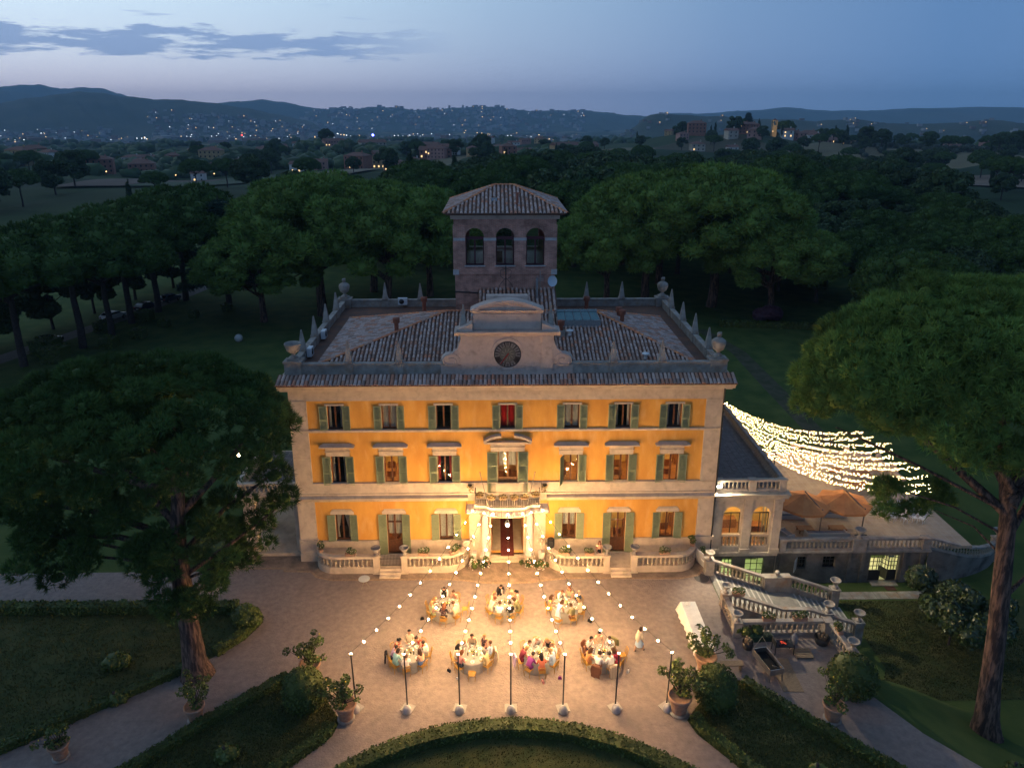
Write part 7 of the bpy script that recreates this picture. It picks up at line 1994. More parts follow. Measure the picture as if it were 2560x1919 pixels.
ball('magnolia_bush', 'big glossy round bush on the sunken lawn under the pine', 31.6, -6.8, -3.05, [(x * 1.0, y * 1.0, z * 1.1, r_ * .95, f) for x, y, z, r_, f in lm], 60, .15, mat('glossy_leaves', (0.050, 0.075, 0.022), .32, attr='tint', spec=.5), 'bush')
ball('oleander_bush', 'pink flowering bush on the dark lawn under the big pine', 45.4, 69.5, 0, [(-1.2, 0, 1, 1.3, .9), (1.2, .2, 1.1, 1.4, .9), (0, -.4, 1.4, 1.4, .9)], 40, .16, mat('pinkish_leaves', (0.10, 0.045, 0.075), .6, attr='tint'), 'bush')
ball('shrub', 'feathery green shrub drooping over the pine bed hedge tip', -18.0, -7.6, 0, [(0, 0, .7, .9, .8), (.6, -.2, .6, .6, .8)], 70, .12, M['lemon'], 'shrub')
ball('shrub', 'round dark shrub beside the portico steps', -22.0, -.2, 0, [(0, 0, .8, 1.2, .9), (-1.2, .6, .9, 1.3, .9)], 60, .11, M['box'], 'shrub')
for q, (x, y, s, l_) in enumerate([(-23.5, -14.5, .5, 'small dim shrub in the dark bed near the pine trunk'), (-25, -11.5, .7, 'grey bushy shrub under the low boughs of the pine'), (-15.6, -18.6, .55, 'low leafy plant in the lawn behind the egg topiary'), (-14.4, -20, .45, 'small leafy plant near the bottom of the diagonal bed'), (16.0, -20.2, .45, 'small leafy plant in the bed below the barbecue'), (27.2, -19.5, .5, 'dim leafy plant at the foot of the leaning pine')]):
    ball('garden_plant', l_, x, y, gh(x, y) if x > 20 else 0, [(0, 0, s * .6, s, .7), (s * .7, .1, s * .5, s * .8, .7)], 50, .12, M['lemon'], 'plant')
# lemon trees in pots -----------------------------------------------------------------------------------------
b = MB(); b.lathe([(.32, 0), (.36, .05), (.40, .35), (.50, .70), (.53, .72), (.56, .78), (.56, .86), (.52, .88), (.48, .86), (.46, .80), (.01, .78)], 20, cap=False); POTM = b.mesh('pot', M['pot'])
b = MB(); b.lathe([(.40, 0), (.44, .03), (.44, .10), (.36, .13)], 16); FOOTM = b.mesh('foot', M['stone_d'])
def lemon(label, x, y, s, seed, tall=1.0, lean=(0, 0), n=15):
    rg = random.Random(seed); t_ = thing('lemon_tree', label, 'potted tree', (x, y, .008), group='lemon trees in terracotta pots', local=True); t_.scale = (s, s, s)
    o = link('foot', FOOTM, t_); o = link('pot', POTM, t_); o.location = (0, 0, .12)
    ex = [(rg.gauss(0, .42) + lean[0] * .5, rg.gauss(0, .42) + lean[1] * .5, (1.35 + rg.uniform(-.15, .75)) * tall, rg.uniform(.14, .27), .85) for q in range(int(n * 1.5))] + [(rg.gauss(0, .15), rg.gauss(0, .15), 1.05, .30, .6)]
    lv = crown_mesh('foliage', ex, 95, .085, 0, 1, 0, M['lemon'], 0, kind='leaf', cut=-1, tv=.3); link('foliage', lv, t_)
    b = MB(); b.tube([(0, 0, .85), (.02, 0, 1.2)], .045, 6)
    for e in ex[:-1]: b.tube([(0, 0, 1.0), (e[0] * .5, e[1] * .5, lerp(1.1, e[2], .5)), (e[0], e[1], e[2] + .15)], [.028, .018, .006], 4)
    link('branches', b.mesh('branches', M['bark_d']), t_)
    b = MB()
    for q in range(7): e = rg.choice(ex); b.sphere((e[0] + rg.uniform(-.25, .25), e[1] + rg.uniform(-.25, .25), e[2] + rg.uniform(-.2, .2)), .04, 6, 5, 1.2)
    link('lemons', b.mesh('lemons', mat('lemon_peel', (.55, .42, .05), .5)), t_, kind='stuff')
lemon('lush potted lemon tree behind the egg topiary near the first pole', -12.35, -12.75, 1.2, 1, 1.0, (-.2, .1))
lemon('wide potted lemon tree at the gravel hedge tip by the first pole', -9.55, -16.0, 1.15, 2, 1.0, (-.7, .3), 20)
lemon('potted lemon tree in front of the white serving table', 12.15, -12.6, 1.25, 3, 1.05, (0, .1))
lemon('bushy potted lemon tree by the last light pole', 9.75, -15.85, 1.25, 4, 1.0, (.3, .3), 22)
lemon('sparse potted lemon tree on the path near the topiary ball', 18.45, -16.55, 1.15, 5, 1.15, (.1, .3), 11)
lemon('sparse potted lemon tree with fruit on the shaded path', -18.2, -15.9, 1.05, 6, 1.2, (.1, .1), 13)
lemon('dim potted plant in the dark bottom corner', -24.5, -18.4, 1.0, 7, .9, (0, 0), 8)

# grass standing on the near lawns
def grass(name, poly, n, hgt, z=.014):
    P = np.array(poly); lo_, hi_ = P.min(0), P.max(0); lo_ = np.maximum(lo_, [-45, -30]); pts = NR.uniform(lo_, hi_, (n * 3, 2)); ins = np.zeros(len(pts), bool); j = len(P) - 1
    for i in range(len(P)):
        xi, yi, xj, yj = P[i, 0], P[i, 1], P[j, 0], P[j, 1]
        c = ((yi > pts[:, 1]) != (yj > pts[:, 1])) & (pts[:, 0] < (xj - xi) * (pts[:, 1] - yi) / (yj - yi + 1e-9) + xi); ins ^= c; j = i
    pts = pts[ins][:n]; dn = .5 + .5 * np.sin(pts[:, 0] * .9) * np.cos(pts[:, 1] * 1.1) + NR.uniform(0, .6, len(pts)); pts = pts[dn > .35]
    q = np.concatenate([pts, np.full((len(pts), 1), z)], 1); V, F = blades(q, np.tile([0, 0, 1.0], (len(q), 1)), hgt, .022, 2, .55, .2)
    t = np.repeat(NR.uniform(.5, 1.5, len(q)), 2); link(name, np_mesh(name, V, F, mat('grass_blades', (.075, .085, .022), .8, attr='tint'), np.stack([t * 1.05, t, t * .9], 1)), kind='stuff')
grass('grass_west', BED_L2, 26000, .13); grass('grass_front', BED_L1, 14000, .12); grass('grass_east', BED_R1, 14000, .12)
grass('grass_roundel', [(CC[0] + 14.2 * math.cos(2 * PI * k / 32), CC[1] + 14.2 * math.sin(2 * PI * k / 32)) for k in range(32)], 16000, .12)
grass('grass_sunken', [(25.9, -1.75), (25.9, -9.0), (24.1, -12.0), (38, -12.0), (38, -1.75)], 16000, .10, -3.04)

# ================================================================== SMALL THINGS ABOUT THE HOUSE
rg = random.Random(21)
# white serving table
sv = thing('serving_table', 'long serving table under a white cloth beside the gravel path', 'table', (12.5, -9.2, 0))
b = MB(); X0, X1, Y0, Y1 = 12.0, 13.0, -11.65, -6.85; nn = 26
top = [(X0, Y0, .9), (X1, Y0, .9), (X1, Y1, .9), (X0, Y1, .9)]; b.quad(*top)
per = [(lerp(X0, X1, k / 4), Y0) for k in range(4)] + [(X1, lerp(Y0, Y1, k / nn)) for k in range(nn)] + [(lerp(X1, X0, k / 4), Y1) for k in range(4)] + [(X0, lerp(Y1, Y0, k / nn)) for k in range(nn)]
n_ = len(per); cx_m, cy_m = 12.5, -9.25
rows = []
for z, o_, wv in ((.9, 0, 0), (.84, .03, .005), (.45, .07, .03), (.04, .12, .05)):
    row = []
    for k, (x, y) in enumerate(per):
        dx = (-1 if x == X0 else (1 if x == X1 else 0)); dy = (-1 if y == Y0 else (1 if y == Y1 else 0)); q = o_ + wv * math.sin(k * 1.9) + (.10 * (1 - z / .9) if x == X0 and y > -8 else 0)
        row.append((x + dx * q, y + dy * q, z))
    rows.append(row)
b.add([p for r_ in rows for p in r_], [(i * n_ + k, (i + 1) * n_ + k, (i + 1) * n_ + (k + 1) % n_, i * n_ + (k + 1) % n_) for i in range(3) for k in range(n_)], True)
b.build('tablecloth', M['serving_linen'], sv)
b = MB()
for x in (12.15, 12.85):
    for y in (-11.4, -7.1): b.box(x - .03, x + .03, y - .03, y + .03, .01, .86)
b.build('trestle', M['wood'], sv)
for q, (x, y) in enumerate(((12.45, -9.4), (12.6, -9.9), (12.4, -7.2))):
    b = MB(); b.box(x - .2, x + .2, y - .15, y + .15, .905, .93); b.mbox(Matrix.Translation((x, y, .98)) @ Matrix.Rotation(.5 + q, 4, 'Z') @ Matrix.Rotation(.5, 4, 'X'), .16, .02, .1)
    b.build('folded_napkin', M['serving_linen'], label='%s heap of folded white napkins on the serving table' % ['middle', 'nearer', 'farthest'][q], cat='napkin', group='napkins on the serving table')
# barbecue
gr = thing('barbecue', 'long steel barbecue trough with a propped triangular lid frame', 'barbecue', (16.1, -12.6, 0))
mt = Matrix.Translation((16.1, -12.55, 0)) @ Matrix.Rotation(R(12), 4, 'Z')
b = MB()
for s in (-1, 1): b.mbox(mt @ Matrix.Translation((s * .46, 0, .72)), .02, 1.0, .2); b.mbox(mt @ Matrix.Translation((0, s * .98, .72)), .46, .02, .2)
b.mbox(mt @ Matrix.Translation((0, 0, .56)), .46, 1.0, .02); b.build('trough', M['metal'], gr)
b = MB(); b.mbox(mt @ Matrix.Translation((0, 0, .60)), .44, .96, .015); b.build('ash_bed', mat('charcoal', (.01, .009, .009), .95), gr)
for sx in (-1, 1):
    for sy in (-1, 1): b = MB(); b.mbox(mt @ Matrix.Translation((sx * .44, sy * .95, .27)), .03, .03, .27); b.build('leg', M['metal'], gr)
b = MB(); P_ = lambda x, y, z: tuple(mt @ Vector((x, y, z)))
b.tube([P_(-.46, .98, .92), P_(0.1, 1.0, 1.75), P_(.46, .3, .95), P_(.3, -1.0, .95), P_(-.1, -.6, .93)], .022, 5); b.tube([P_(-.46, -1, .92), P_(-.46, 1, .92)], .02, 5); b.build('lid_frame', M['iron_w'], gr)
g2 = thing('ember_grill', 'small grill with glowing embers in front of the balustrade', 'barbecue', (17.7, -10.9, 0))
b = MB()
for x in (17.1, 18.3):
    for y in (-11.2, -10.6): b.box(x - .025, x + .025, y - .025, y + .025, .01, .75)
b.box(17.1, 18.3, -11.25, -10.55, .62, .66); b.box(17.06, 17.12, -11.25, -10.55, .62, 1.05)
for k in range(9): y = -11.2 + .075 * k; b.box(17.15, 18.3, y - .008, y + .008, .78, .79)
b.build('frame', M['iron'], g2)
b = MB(); rg2 = random.Random(2)
for k in range(22): b.sphere((17.35 + rg2.random() * .7, -11.15 + rg2.random() * .5, .69), .045, 6, 4)
b.build('coals', mat('charcoal2', (.02, .018, .018), .95), g2, kind='stuff')
b = MB()
for k in range(9): b.sphere((17.42 + rg2.random() * .4, -11.1 + rg2.random() * .35, .715), .04, 6, 4)
b.build('embers', mat('ember_glow', (.3, .03, .01), .8, emit=(1, .10, .04), estr=1.3), g2, kind='stuff')
b = MB(); b.mbox(Matrix.Translation((17.15, -12.95, .02)) @ Matrix.Rotation(R(-2), 4, 'Z'), .62, 1.42, .012); b.build('plank_mat', M['wood_w'], label='weathered plywood board lying on the gravel by the barbecue', cat='board')
be = thing('bench', 'low weathered wooden bench behind the potted lemon tree', 'bench', (13.9, -12.4, 0))
b = MB(); b.box(13.2, 14.6, -12.65, -12.2, .44, .49); b.build('seat', M['wood_w'], be)
for x in (13.35, 14.45): b = MB(); b.box(x - .03, x + .03, -12.6, -12.25, .01, .44); b.build('leg', M['wood_w'], be)
for x, y, l_, r_ in ((15.55, -10.5, 'black basket of split logs near the corner pier', .36), (20.6, -10.1, 'black tub with dry branches by the yard corner', .5)):
    bk_ = thing('log_basket', l_, 'basket', (x, y, 0)); b = MB(); b.lathe([(r_ * .8, .01), (r_, .5), (r_ * .94, .5), (r_ * .8, .3)], 14, (x, y, 0), cap=False); b.build('basket', M['iron'], bk_)
    for k in range(8): a = k * 2.4; b = MB(); b.tube([(x + .2 * math.cos(a) * r_ * 2, y + .2 * math.sin(a) * r_ * 2, .25), (x + .25 * math.cos(a) * r_ * 2, y + .25 * math.sin(a) * r_ * 2, .62 + .03 * k)], .07, 6); b.build('log', M['wood_w'], bk_)
for k, (x, y, c, l_) in enumerate(((16.2, -9.75, (.02, .06, .03), 'dark green crate with tools against the balustrade'), (17.0, -9.7, (.03, .05, .03), 'dark crate behind the ember grill'))):
    b = MB(); b.box(x - .4, x + .4, y - .25, y + .25, .01, .4); b.box(x - .22, x - .05, y - .2, y + .2, .4, .46); b.box(x + .05, x + .22, y - .2, y + .2, .4, .46); b.build('crate', mat('crate_%d' % k, c, .7), label=l_, cat='crate')
pa = thing('pallet', 'low pallet of charcoal dust by the ember grill', 'pallet', (18.9, -11.2, 0))
for k in range(6): b = MB(); b.box(18.35, 19.5, -11.6 + .15 * k, -11.48 + .15 * k, .1, .13); b.build('slat', M['wood_w'], pa)
b = MB(); b.box(18.4, 18.5, -11.6, -10.75, .01, .1); b.box(19.35, 19.45, -11.6, -10.75, .01, .1); b.build('bearer', M['wood_w'], pa)
b = MB(); b.lathe([(.16, 0), (.24, .1), (.22, .5), (.06, .75), (.02, .8)], 10, (18.75, -10.1, .01)); b.build('charcoal_sack', mat('grey_sack', (.30, .30, .32), .8, (.2, .2, .22), 6), label='tied grey charcoal sack behind the pallet', cat='sack')
# planters on the balustrades
def planter(x, y, z, rz, label, seed, s=1.0, fl=True):
    rg_ = random.Random(seed); t_ = thing('planter', label, 'planter', (x, y, z), group='planters on the balustrades', rz=rz, local=True); t_.scale = (s, s, s)
    b = MB(); b.prism([(-.36, 0), (.36, 0), (.40, .22), (-.40, .22)], -.13, .13, 'y'); link('box', b.mesh('box', M['pot']), t_)
    lv = crown_mesh('foliage', [(rg_.uniform(-.3, .3), rg_.gauss(0, .06), .36 + rg_.uniform(-.06, .12), rg_.uniform(.12, .20), .9) for q in range(9)], 190, .06, 0, 1, 0, M['lemon'], 0, kind='leaf', cut=-1, tv=.3); link('foliage', lv, t_)
    if fl:
        b = MB()
        for q in range(16): b.sphere((rg_.uniform(-.38, .38), rg_.gauss(0, .12), .42 + rg_.uniform(-.05, .18)), .028, 5, 4)
        link('blossoms', b.mesh('blossoms', mat('white_blossom', (.75, .72, .62), .8)), t_, kind='stuff')
for q, (x, y, z, rz, l_, s, fl) in enumerate([(-14.3, -.95, 1.48, 1.9, 'planter with white flowers at the outer curve of the gated terrace', 1.05, 1), (-11.9, -1.74, 1.48, 0, 'planter with white flowers midway on the gated terrace rail', 1.0, 1), (-6.4, -1.74, 1.48, 0, 'planter with white flowers beyond the gate steps', 1.0, 1), (-4.0, -1.55, 1.48, .6, 'large planter with flowers on the inner curve of the gated terrace', 1.15, 1),
        (4.3, -1.85, 1.48, -.3, 'leafy planter near the loudspeaker on the open terrace', 1.15, 1), (6.2, -1.92, 1.48, 0, 'leafy planter beside the woman at the balusters', .95, 1), (11.9, -1.92, 1.48, 0, 'leafy planter on the outer rail of the open terrace', 1.05, 1), (14.35, -.6, 1.48, 1.4, 'dark leafy pot at the outer end of the open terrace', 1.1, 0),
        (15.15, -1.1, .9, 1.4, 'small plant beside the top stair urn', .9, 0), (16.2, -6.3, .95, .0, 'leafy planter at the top of the near stair balustrade', 1.1, 0), (17.3, -9.2, 1.1, 0, 'terracotta planter with tall herbs on the yard balustrade', 1.1, 1), (19.4, -9.2, 1.1, 0, 'planter with trailing herbs near the middle of the yard balustrade', 1.2, 0), (21.48, -10.4, 1.1, 1.5, 'planter on the short side of the yard balustrade', 1.0, 0), (-19.9, .75, .6, .2, 'flower planter at the foot of the portico pier', 1.1, 1)]):
    planter(x, y, z, rz, l_, 50 + q, s, fl)
# climbing plants on the balustrade by the stair
ball('creeper', 'leafy creeper in the yard balustrade near the corner pier', 16.0, -9.45, .1, [(-.2, 0, .35, .35, .8), (.5, .05, .45, .4, .8), (-.7, .2, .4, .3, .9)], 90, .08, M['lemon'], 'creeper')
# loudspeaker, statues, bouquets, balcony flowers
sp = thing('loudspeaker', 'black loudspeaker on the rail beside the entrance', 'loudspeaker', (3.35, -.75, 1.48))
b = MB(); b.lathe([(.26, 0), (.28, .05), (.28, .62), (.24, .68)], 14, (3.35, -.75, 1.48)); b.build('cabinet', mat('speaker_black', (.015, .015, .017), .5), sp); b = MB(); b.box(3.18, 3.52, -1.045, -1.02, 1.62, 2.08); b.build('grille', M['iron'], sp)
b = MB(); b.lathe([(.30, -.06), (.32, 0), (.30, .06)], 8); b.v = [(-3.15 + p[0], -.75 + p[2], 1.80 + p[1]) for p in b.v]; b.build('stone_disc', M['stone'], label='octagonal stone disc standing on the gated terrace rail', cat='ornament')
for s, l_ in ((-1, 'small stone cherub on a white pedestal, on the stone disc side'), (1, 'small stone cherub on a white pedestal, on the loudspeaker side')):
    t_ = thing('cherub_statue', l_, 'statue', (s * 2.62, -.62, 0)); x, y = s * 2.62, -.62
    b = MB(); b.box(x - .24, x + .24, y - .24, y + .24, .01, .12); b.box(x - .19, x + .19, y - .19, y + .19, .12, .85); b.box(x - .24, x + .24, y - .24, y + .24, .85, .97); b.build('pedestal', mat('white_marble', (.70, .64, .56), .6), t_)
    me_, HM = body('walk'); o = bpy.data.objects.new('figure', me_.copy()); COL.objects.link(o); o.parent = t_; o.location = (0, 0, .97); o.scale = (.66, .66, .58); o.rotation_euler = (0, 0, PI + s * .4)
    for sl_ in o.material_slots: sl_.link = 'OBJECT'; sl_.material = M['stone']
    h = bpy.data.objects.new('curls', hair_mesh('bob')); COL.objects.link(h); h.parent = o; h.matrix_local = HM; h.material_slots[0].link = 'OBJECT'; h.material_slots[0].material = M['stone']
    b = MB(); b.tube([(x - .2, y - .1, 1.75), (x - .32, y - .05, 2.05), (x - .12, y - .02, 2.2), (x + .12, y - .02, 2.18), (x + .28, y - .05, 2.0)], .05, 6); b.build('garland', M['stone'], t_)
for q, (x, y, l_) in enumerate(((-2.62, -1.45, 'blush and white bouquet below the cherub on the stone disc side'), (-1.75, -1.35, 'white bouquet at the column on the stone disc side'), (1.72, -1.4, 'blush bouquet at the column on the loudspeaker side'), (2.6, -1.5, 'white bouquet below the cherub on the loudspeaker side'))):
    t_ = thing('bouquet', l_, 'bouquet', (x, y, .012), group='bouquets at the door', local=True); rg_ = random.Random(q)
    lv = crown_mesh('foliage', [(rg_.gauss(0, .2), rg_.gauss(0, .15), .32 + abs(rg_.gauss(0, .22)), .20, .9) for k in range(8)], 150, .075, 0, 1, 0, M['box'], .6, kind='leaf', cut=-1); link('foliage', lv, t_)
    b = MB()
    for k in range(42): a = rg_.uniform(0, 6.28); zz = rg_.uniform(.12, .85); rr = .36 * math.sqrt(max(.05, 1 - (zz / .95) ** 2)); b.cur = rg_.choice((0, 0, 0, 1)); b.sphere((rr * math.cos(a), rr * math.sin(a) * .9 - .06, zz), rg_.uniform(.035, .06), 6, 4)
    link('blooms', b.mesh('blooms', [mat('white_bloom', (.78, .70, .62), .8), mat('blush_bloom', (.62, .33, .24), .8)]), t_, kind='stuff')
dry = mat('dry_flowers', (.42, .30, .10), .8, attr='tint')
for q, x in enumerate((-2.1, -1.2, -.35, .5, 1.25, 2.1)):
    y = bal_front(x) - .02
    t_ = thing('flower_box', 'box of dry golden flowers, %s along the balcony rail' % ['first', 'second', 'third', 'fourth', 'fifth', 'sixth'][q], 'flower box', (x, y, 5.95), group='flower boxes on the balcony', local=True)
    b = MB(); b.box(-.26, .26, -.09, .09, 0, .16); link('box', b.mesh('box', M['pot']), t_)
    link('flowers', crown_mesh('flowers', [(-.18, 0, .24, .15, .9), (.05, 0, .28, .17, .9), (.2, -.05, .22, .14, .9), (0, -.12, .10, .14, .9)], 260, .05, 0, 1, 0, dry, 0, kind='leaf', cut=-1), t_)
for s, l_ in ((-1, 'thin flagstaff leaning at the stone disc side of the balcony'), (1, 'thin flagstaff leaning at the loudspeaker side of the balcony')):
    b = MB(); b.tube([(s * 1.45, -1.35, 5.35), (s * 2.05, -.95, 7.9)], .028, 5); b.sphere((s * 2.05, -.95, 7.93), .05, 6, 5); b.build('flagstaff', M['iron_w'], label=l_, cat='flagstaff')
    bh = thing('hanging_basket', 'dry hanging plant bracket on the %s side of the balcony' % ('stone disc' if s < 0 else 'loudspeaker'), 'hanging plant', (s * 2.75, -.25, 6.3)); b = MB(); b.tube([(s * 2.6, -.14, 6.75), (s * 2.6, -.14, 6.2)], .02, 5); b.tube([(s * 2.6, -.14, 6.55), (s * 2.85, -.3, 6.55)], .015, 5); b.lathe([(.10, 6.40), (.16, 6.55)], 8, (s * 2.85, -.3, 0)); b.build('bracket', M['iron'], bh)
    o = link('dry_stems', crown_mesh('dry_stems', [(s * .1, -.05, .15, .22, .8), (s * .0, -.05, -.15, .18, 1.2)], 160, .05, 0, 1, 0, dry, 0, kind='leaf', cut=-1), bh); 
# garden table, iron bench, leaning boards
gt = thing('garden_table', 'small round white iron table on the gravel by the gated terrace', 'table', (-10.6, -3.55, 0))
b = MB(); b.lathe([(.42, .70), (.42, .73)], 18, (-10.6, -3.55, 0)); b.build('top', mat('pale_iron2', (.55, .58, .56), .5), gt)
for k in range(3): a = k * 2.09; b = MB(); b.tube([(-10.6, -3.55, .7), (-10.6 + .12 * math.cos(a), -3.55 + .12 * math.sin(a), .4), (-10.6 + .34 * math.cos(a), -3.55 + .34 * math.sin(a), .01)], .018, 5); b.build('leg', M['iron_w'], gt)
ib = thing('iron_bench', 'white wrought iron bench between the lemon pots', 'bench', (-10.9, -14.0, 0))
bm = Matrix.Translation((-10.95, -14.15, 0)) @ Matrix.Rotation(R(-48), 4, 'Z')
for k in range(5): b = MB(); b.mbox(bm @ Matrix.Translation((0, -.16 + .08 * k, .44)), .65, .03, .012); b.build('slat', M['iron_w'], ib)
b = MB(); b.tube([tuple(bm @ Vector((x_, -.24, .46 + .42 * math.sin(PI * (x_ + .7) / 1.4) ** .5))) for x_ in (-.65, -.5, -.25, 0, .25, .5, .65)], .02, 5)
for k in range(9): x_ = -.6 + .15 * k; b.tube([tuple(bm @ Vector((x_, -.24, .46))), tuple(bm @ Vector((x_ * .9, -.25, .78)))], .011, 4)
b.build('backrest', M['iron_w'], ib)
for x_ in (-.6, .6):
    for y_ in (-.2, .2): b = MB(); b.tube([tuple(bm @ Vector((x_, y_, .44))), tuple(bm @ Vector((x_ * 1.05, y_ * 1.15, .01)))], .018, 5); b.build('leg', M['iron_w'], ib)
b = MB(); b.mbox(Matrix.Translation((14.85, -1.35, .75)) @ Matrix.Rotation(R(20), 4, 'Z') @ Matrix.Rotation(R(-14), 4, 'Y'), .03, .62, .74); b.build('leaning_board', mat('sign_back', (.40, .40, .42), .7), label='large grey display board leaning against the open terrace', cat='board')
b = MB(); b.mbox(Matrix.Translation((15.1, -1.75, .42)) @ Matrix.Rotation(R(20), 4, 'Z') @ Matrix.Rotation(R(-20), 4, 'Y'), .02, .28, .40); b.build('leaning_board', M['white'], label='small white board leaning in front of the grey display board', cat='board')
b = MB(); b.lathe([(.55, .008), (.55, .016)], 24, (14.6, -2.9, 0)); b.build('manhole_cover', mat('manhole', (.10, .09, .085), .8), label='dark round manhole cover on the gravel before the stair', cat='manhole')
# terrace furniture ---------------------------------------------------------------------------------------
canv = mat('orange_canvas', (.62, .26, .09), .8, (.52, .20, .07), 1.5)
def parasol(cx, cy, px_, py_, label):
    t_ = thing('parasol', label, 'parasol', (px_, py_, .1)); n_ = 8
    tops = (cx, cy, 3.25); rim = [(cx + 2.25 * math.cos(R(22.5 + 45 * k)), cy + 2.25 * math.sin(R(22.5 + 45 * k)), 2.45) for k in range(n_)]
    for k in range(n_):
        a, c_ = rim[k], rim[(k + 1) % n_]; md = ((a[0] + c_[0]) / 2 * .98 + cx * .02, (a[1] + c_[1]) / 2 * .98 + cy * .02, 2.40)
        b = MB(); b.add([tops, a, md, c_, (a[0], a[1], 2.26), (md[0], md[1], 2.20), (c_[0], c_[1], 2.26)], [(0, 1, 2), (0, 2, 3), (1, 4, 5, 2), (2, 5, 6, 3)]); b.build('canopy_panel', canv, t_)
    b = MB()
    for k in range(n_): b.tube([(cx, cy, 3.2), (rim[k][0], rim[k][1], 2.42)], .018, 4)
    b.build('ribs', M['wood'], t_)
    b = MB(); b.tube([(px_, py_, .1), (px_ + .05, py_, 2.6)], .055, 6); b.build('pole', mat('grey_teak', (.20, .17, .14), .8), t_)
    b = MB(); b.tube([(px_ + .05, py_, 2.45), (cx + .05, cy, 3.5)], .05, 5); b.build('boom', MATS['grey_teak'], t_)
    b = MB(); b.box(px_ - .5, px_ + .5, py_ - .05, py_ + .05, .1, .16); b.box(px_ - .05, px_ + .05, py_ - .5, py_ + .5, .1, .165); b.build('base', M['iron'], t_)
parasol(24.75, 3.9, 25.75, 2.5, 'orange cantilever parasol beside the loggia'); parasol(28.2, 4.0, 29.3, 2.6, 'orange cantilever parasol farther from the loggia')
wick = mat('white_wicker', (.58, .55, .50), .85, (.45, .42, .38), 20); cush = mat('grey_cushion', (.22, .24, .29), .9)
def sofa(x, y, rz, ln, label):
    t_ = thing('sofa', label, 'sofa', (x, y, .1), group='terrace sofas', rz=rz, local=True)
    b = MB(); b.box(-ln / 2, ln / 2, -.4, .4, 0, .36); b.box(-ln / 2, ln / 2, -.5, -.38, 0, .78); link('frame', b.mesh('frame', wick), t_)
    for s in (-1, 1): b = MB(); b.box(*sorted((s * ln / 2, s * (ln / 2 - .14))), -.4, .4, .36, .6); link('armrest', b.mesh('armrest', wick), t_)
    for k in range(max(1, int(ln / .8))):
        w_ = (ln - .3) / max(1, int(ln / .8)); x0 = -ln / 2 + .15 + k * w_; b = MB(); b.box(x0 + .02, x0 + w_ - .02, -.36, .38, .36, .50); link('cushion', b.mesh('cushion', cush), t_)
sofa(22.9, 2.3, R(-70), 1.3, 'pale wicker armchair against the loggia wall'); sofa(26.2, 2.15, 0, 3.4, 'long pale sofa along the terrace balustrade'); sofa(24.6, 5.6, PI, 2.2, 'brown shadowed sofa beneath the first parasol'); sofa(28.4, 5.8, PI, 2.2, 'shadowed sofa beneath the second parasol')
for x, l_ in ((24.9, 'low teak table beneath the first parasol'), (27.6, 'low teak table beneath the second parasol')):
    t_ = thing('low_table', l_, 'table', (x, 3.2, .1)); b = MB(); b.box(x - .65, x + .65, 2.8, 3.6, .42, .48); b.build('top', M['wood_l'], t_)
    for sx in (-.55, .55):
        for sy in (-.3, .3): b = MB(); b.box(x + sx - .04, x + sx + .04, 3.2 + sy - .04, 3.2 + sy + .04, .11, .42); b.build('leg', M['wood_l'], t_)
wc = MB(); wc.box(-.22, .22, -.2, .2, .42, .46); wc.box(-.22, .22, -.24, -.2, .46, .92); WCS = wc.mesh('seat', M['white']); wl = MB(); wl.tube([(0, 0, 0), (0, 0, .42)], .02, 5); WCL = wl.mesh('leg', M['white'])
for q in range(14):
    x, y = 33.2 + .75 * (q % 4) + rg.uniform(-.2, .2), 4.6 + .85 * (q // 4) + rg.uniform(-.2, .2)
    t_ = thing('white_chair', 'white garden chair in the cluster half hidden by pine boughs on the terrace', 'chair', (x, y, .1), group='white chairs on the terrace', rz=rg.uniform(0, 6), local=True); link('seat', WCS, t_)
    for sx in (-.19, .19):
        for sy in (-.17, .17): o = link('leg', WCL, t_); o.location = (sx, sy, 0)
for q, (x, y, w_, l_) in enumerate(((32.2, 9.6, 1.9, 'white draped bar on the fairy light terrace'), (31.4, 12.4, 1.4, 'small white draped table behind the bar'), (33.6, 11.6, 1.5, 'white draped table by the ball finial balustrade'))):
    t_ = thing('draped_bar', l_, 'table', (x, y, .1)); b = MB(); b.prism([(x - w_ / 2, y - .4), (x + w_ / 2, y - .45), (x + w_ / 2 + .05, y + .4), (x - w_ / 2, y + .42)], .11, 1.05, 'z'); b.build('drape', M['linen'], t_); b = MB(); b.box(x - w_ / 2 - .05, x + w_ / 2 + .05, y - .48, y + .46, 1.05, 1.10); b.build('top', M['wood_l'], t_)
for q, (x, y, l_) in enumerate(((22.6, 20.5, 'dark planter bowl beside the start of the fairy lights'), (22.7, 24.4, 'stone planter at the far end of the loggia roof'))):
    urn_thing(x, y, .02, l_, 2.0)
